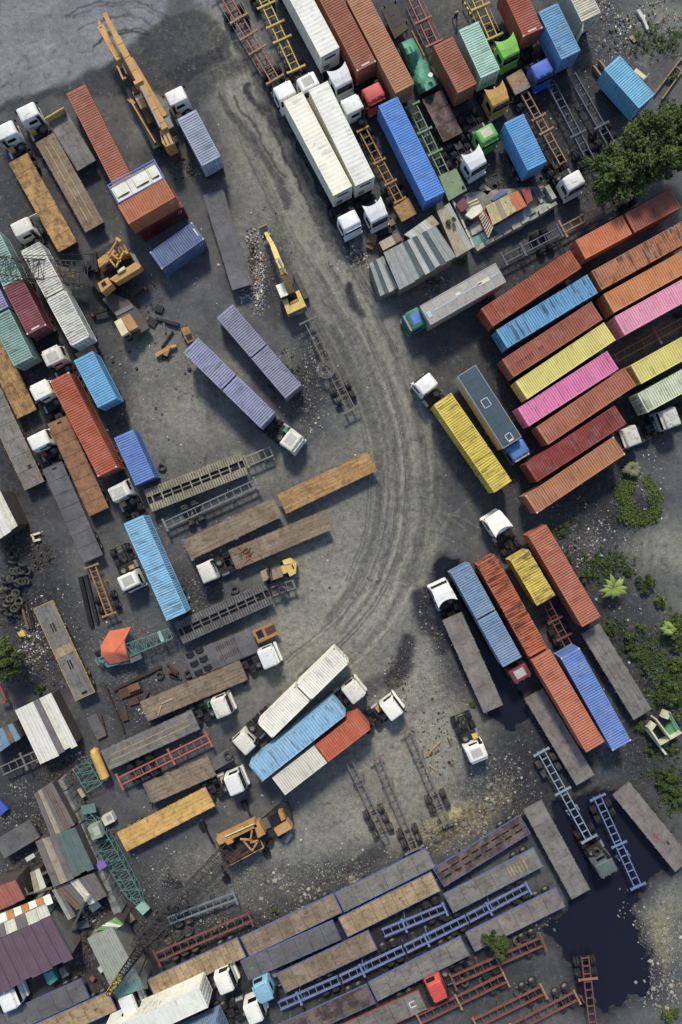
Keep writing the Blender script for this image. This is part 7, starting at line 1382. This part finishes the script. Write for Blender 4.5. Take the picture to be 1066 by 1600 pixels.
bits("dark_scrap", [("f520,330", 8, 30, 260), ("i160,840", 16, 12, 420), ("i250,950", 14, 16, 300), ("g150,360", 12, 14, 160), ("m40,100", 30, 40, 400), ("m150,420", 24, 24, 420), ("@20,840", 20, 20, 260), ("@60,1040", 30, 30, 260), ("d700,150", 40, 30, 260), ("@880,290", 50, 20, 260), ("@230,600", 60, 60, 120), ("e830,590", 30, 20, 160), ("g560,520", 40, 14, 260), ("@385,1060", 6, 20, 20), ("d180,1180", 26, 12, 200), ("c1010,1080", 20, 12, 120), ("q600,640", 20, 16, 120), ("q620,850", 26, 24, 220), ("q520,880", 12, 20, 220), ("q480,1000", 14, 14, 200), ("q600,500", 10, 40, 260), ("q660,250", 8, 30, 160), ("q480,80", 12, 20, 200), ("q880,850", 16, 16, 260), ("m430,1030", 20, 12, 220), ("m300,1050", 14, 12, 160), ("q130,420", 20, 12, 160), ("q600,1140", 10, 10, 80), ("o600,880", 26, 40, 160), ("@330,1480", 60, 14, 120), ("k560,1190", 8, 16, 160), ("o380,480", 14, 22, 160), ("b100,1000", 16, 14, 160)], "dark scrap metal crumbs and clods", [(52, 48, 46), (70, 62, 56), (40, 40, 44), (86, 70, 56), (96, 92, 88)], .06, .24, 5, .7, "scrap")

# ---------------------------------------------------------------- the person at the top
def person():
    p = G("@712.5,24", 1.0); t = thing("person", "person in a dark top and blue trousers striding beside the guard rail at the top", "person", (p[0], p[1], 0), math.radians(-60))
    J = {'pel': (0, 0, .92, .15), 'wai': (.02, 0, 1.1, .14), 'che': (.06, 0, 1.33, .17), 'nec': (.1, 0, 1.5, .065), 'hea': (.12, 0, 1.6, .1), 'top': (.13, 0, 1.72, .085), 'ls': (.06, .2, 1.4, .075), 'le': (-.08, .28, 1.14, .055), 'lw': (.06, .3, .9, .042), 'lf': (.12, .3, .8, .035), 'rs': (.06, -.2, 1.4, .075), 're': (.14, -.3, 1.16, .055), 'rw': (.36, -.26, 1.08, .042), 'rf': (.46, -.24, 1.08, .035),
         'lh': (.02, .1, .86, .12), 'lk': (.28, .11, .5, .08), 'la': (.3, .11, .1, .055), 'lt': (.48, .12, .05, .04), 'rh': (-.02, -.1, .86, .12), 'rk': (-.12, -.11, .48, .08), 'ra': (-.42, -.11, .14, .055), 'rt': (-.28, -.12, .05, .04)}
    E = [('pel', 'wai'), ('wai', 'che'), ('che', 'nec'), ('nec', 'hea'), ('hea', 'top'), ('che', 'ls'), ('ls', 'le'), ('le', 'lw'), ('lw', 'lf'), ('che', 'rs'), ('rs', 're'), ('re', 'rw'), ('rw', 'rf'), ('pel', 'lh'), ('lh', 'lk'), ('lk', 'la'), ('la', 'lt'), ('pel', 'rh'), ('rh', 'rk'), ('rk', 'ra'), ('ra', 'rt')]
    ks = list(J); me = bpy.data.meshes.new("body"); me.from_pydata([J[k][:3] for k in ks], [(ks.index(a), ks.index(b)) for a, b in E], []); o = obj("body", me, t)
    sk = o.modifiers.new("skin", 'SKIN'); sv = me.skin_vertices[0].data if me.skin_vertices else None
    if sv is None:
        bpy.context.view_layer.objects.active = o; bpy.ops.mesh.customdata_skin_add(); sv = me.skin_vertices[0].data
    for i, k in enumerate(ks): sv[i].radius = (J[k][3], J[k][3]); sv[i].use_root = k == 'pel'
    o.modifiers.new("sub", 'SUBSURF').render_levels = 2
    m = bpy.data.materials.new("clothed_person"); m.use_nodes = True; n = m.node_tree; b = n.nodes['Principled BSDF']; b.inputs['Roughness'].default_value = .8; tc = n.nodes.new("ShaderNodeTexCoord"); sx = n.nodes.new("ShaderNodeSeparateXYZ"); n.links.new(tc.outputs['Object'], sx.inputs[0]); rp = n.nodes.new("ShaderNodeValToRGB"); rp.color_ramp.interpolation = 'CONSTANT'
    mr = n.nodes.new("ShaderNodeMath"); mr.operation = 'DIVIDE'; mr.inputs[1].default_value = 1.8; n.links.new(sx.outputs[2], mr.inputs[0]); n.links.new(mr.outputs[0], rp.inputs[0]); e = rp.color_ramp.elements; e[0].position = 0; e[0].color = (*lin((40, 36, 34)), 1); e[1].position = .06; e[1].color = (*lin((40, 52, 110)), 1)
    for ps, c in ((.5, (46, 42, 52)), (.83, (190, 142, 122))): q = e.new(ps); q.color = (*lin(c), 1)
    n.links.new(rp.outputs[0], b.inputs['Base Color']); me.materials.append(m)
    obj("cap", MB().sph((.12, 0, 1.7), .115, .1, .09, 12, 6).mesh("cap", mat("cap_pink", (206, 160, 148), .8), True), t); obj("bag", MB().sph((-.12, .05, 1.25), .12, .17, .2, 10, 6).mesh("bag", mat("bag_grey", (150, 154, 164), .8), True), t)
person()
gr = base_thing("guard_rail", "black and yellow striped guard rail beside the yellow chassis at the top", "guard rail", "c820,70")
for k in range(9):
    a, b_ = Vector(px("c775,0")).lerp(Vector(px("c845,130")), k/9), Vector(px("c775,0")).lerp(Vector(px("c845,130")), (k+1)/9); hbeam(gr, "stripe", (a.x, a.y), (b_.x, b_.y), .8, .8, .16, .2, T_YL if k % 2 else STEEL_BLK)
for k in (0, .5, 1): p = Vector(px("c775,0")).lerp(Vector(px("c845,130")), k); q = rel(gr, (p.x, p.y), .4); obj("post", (MB().box(q.x, q.y, .35, .1, .1, .7), STEEL_BLK), gr)
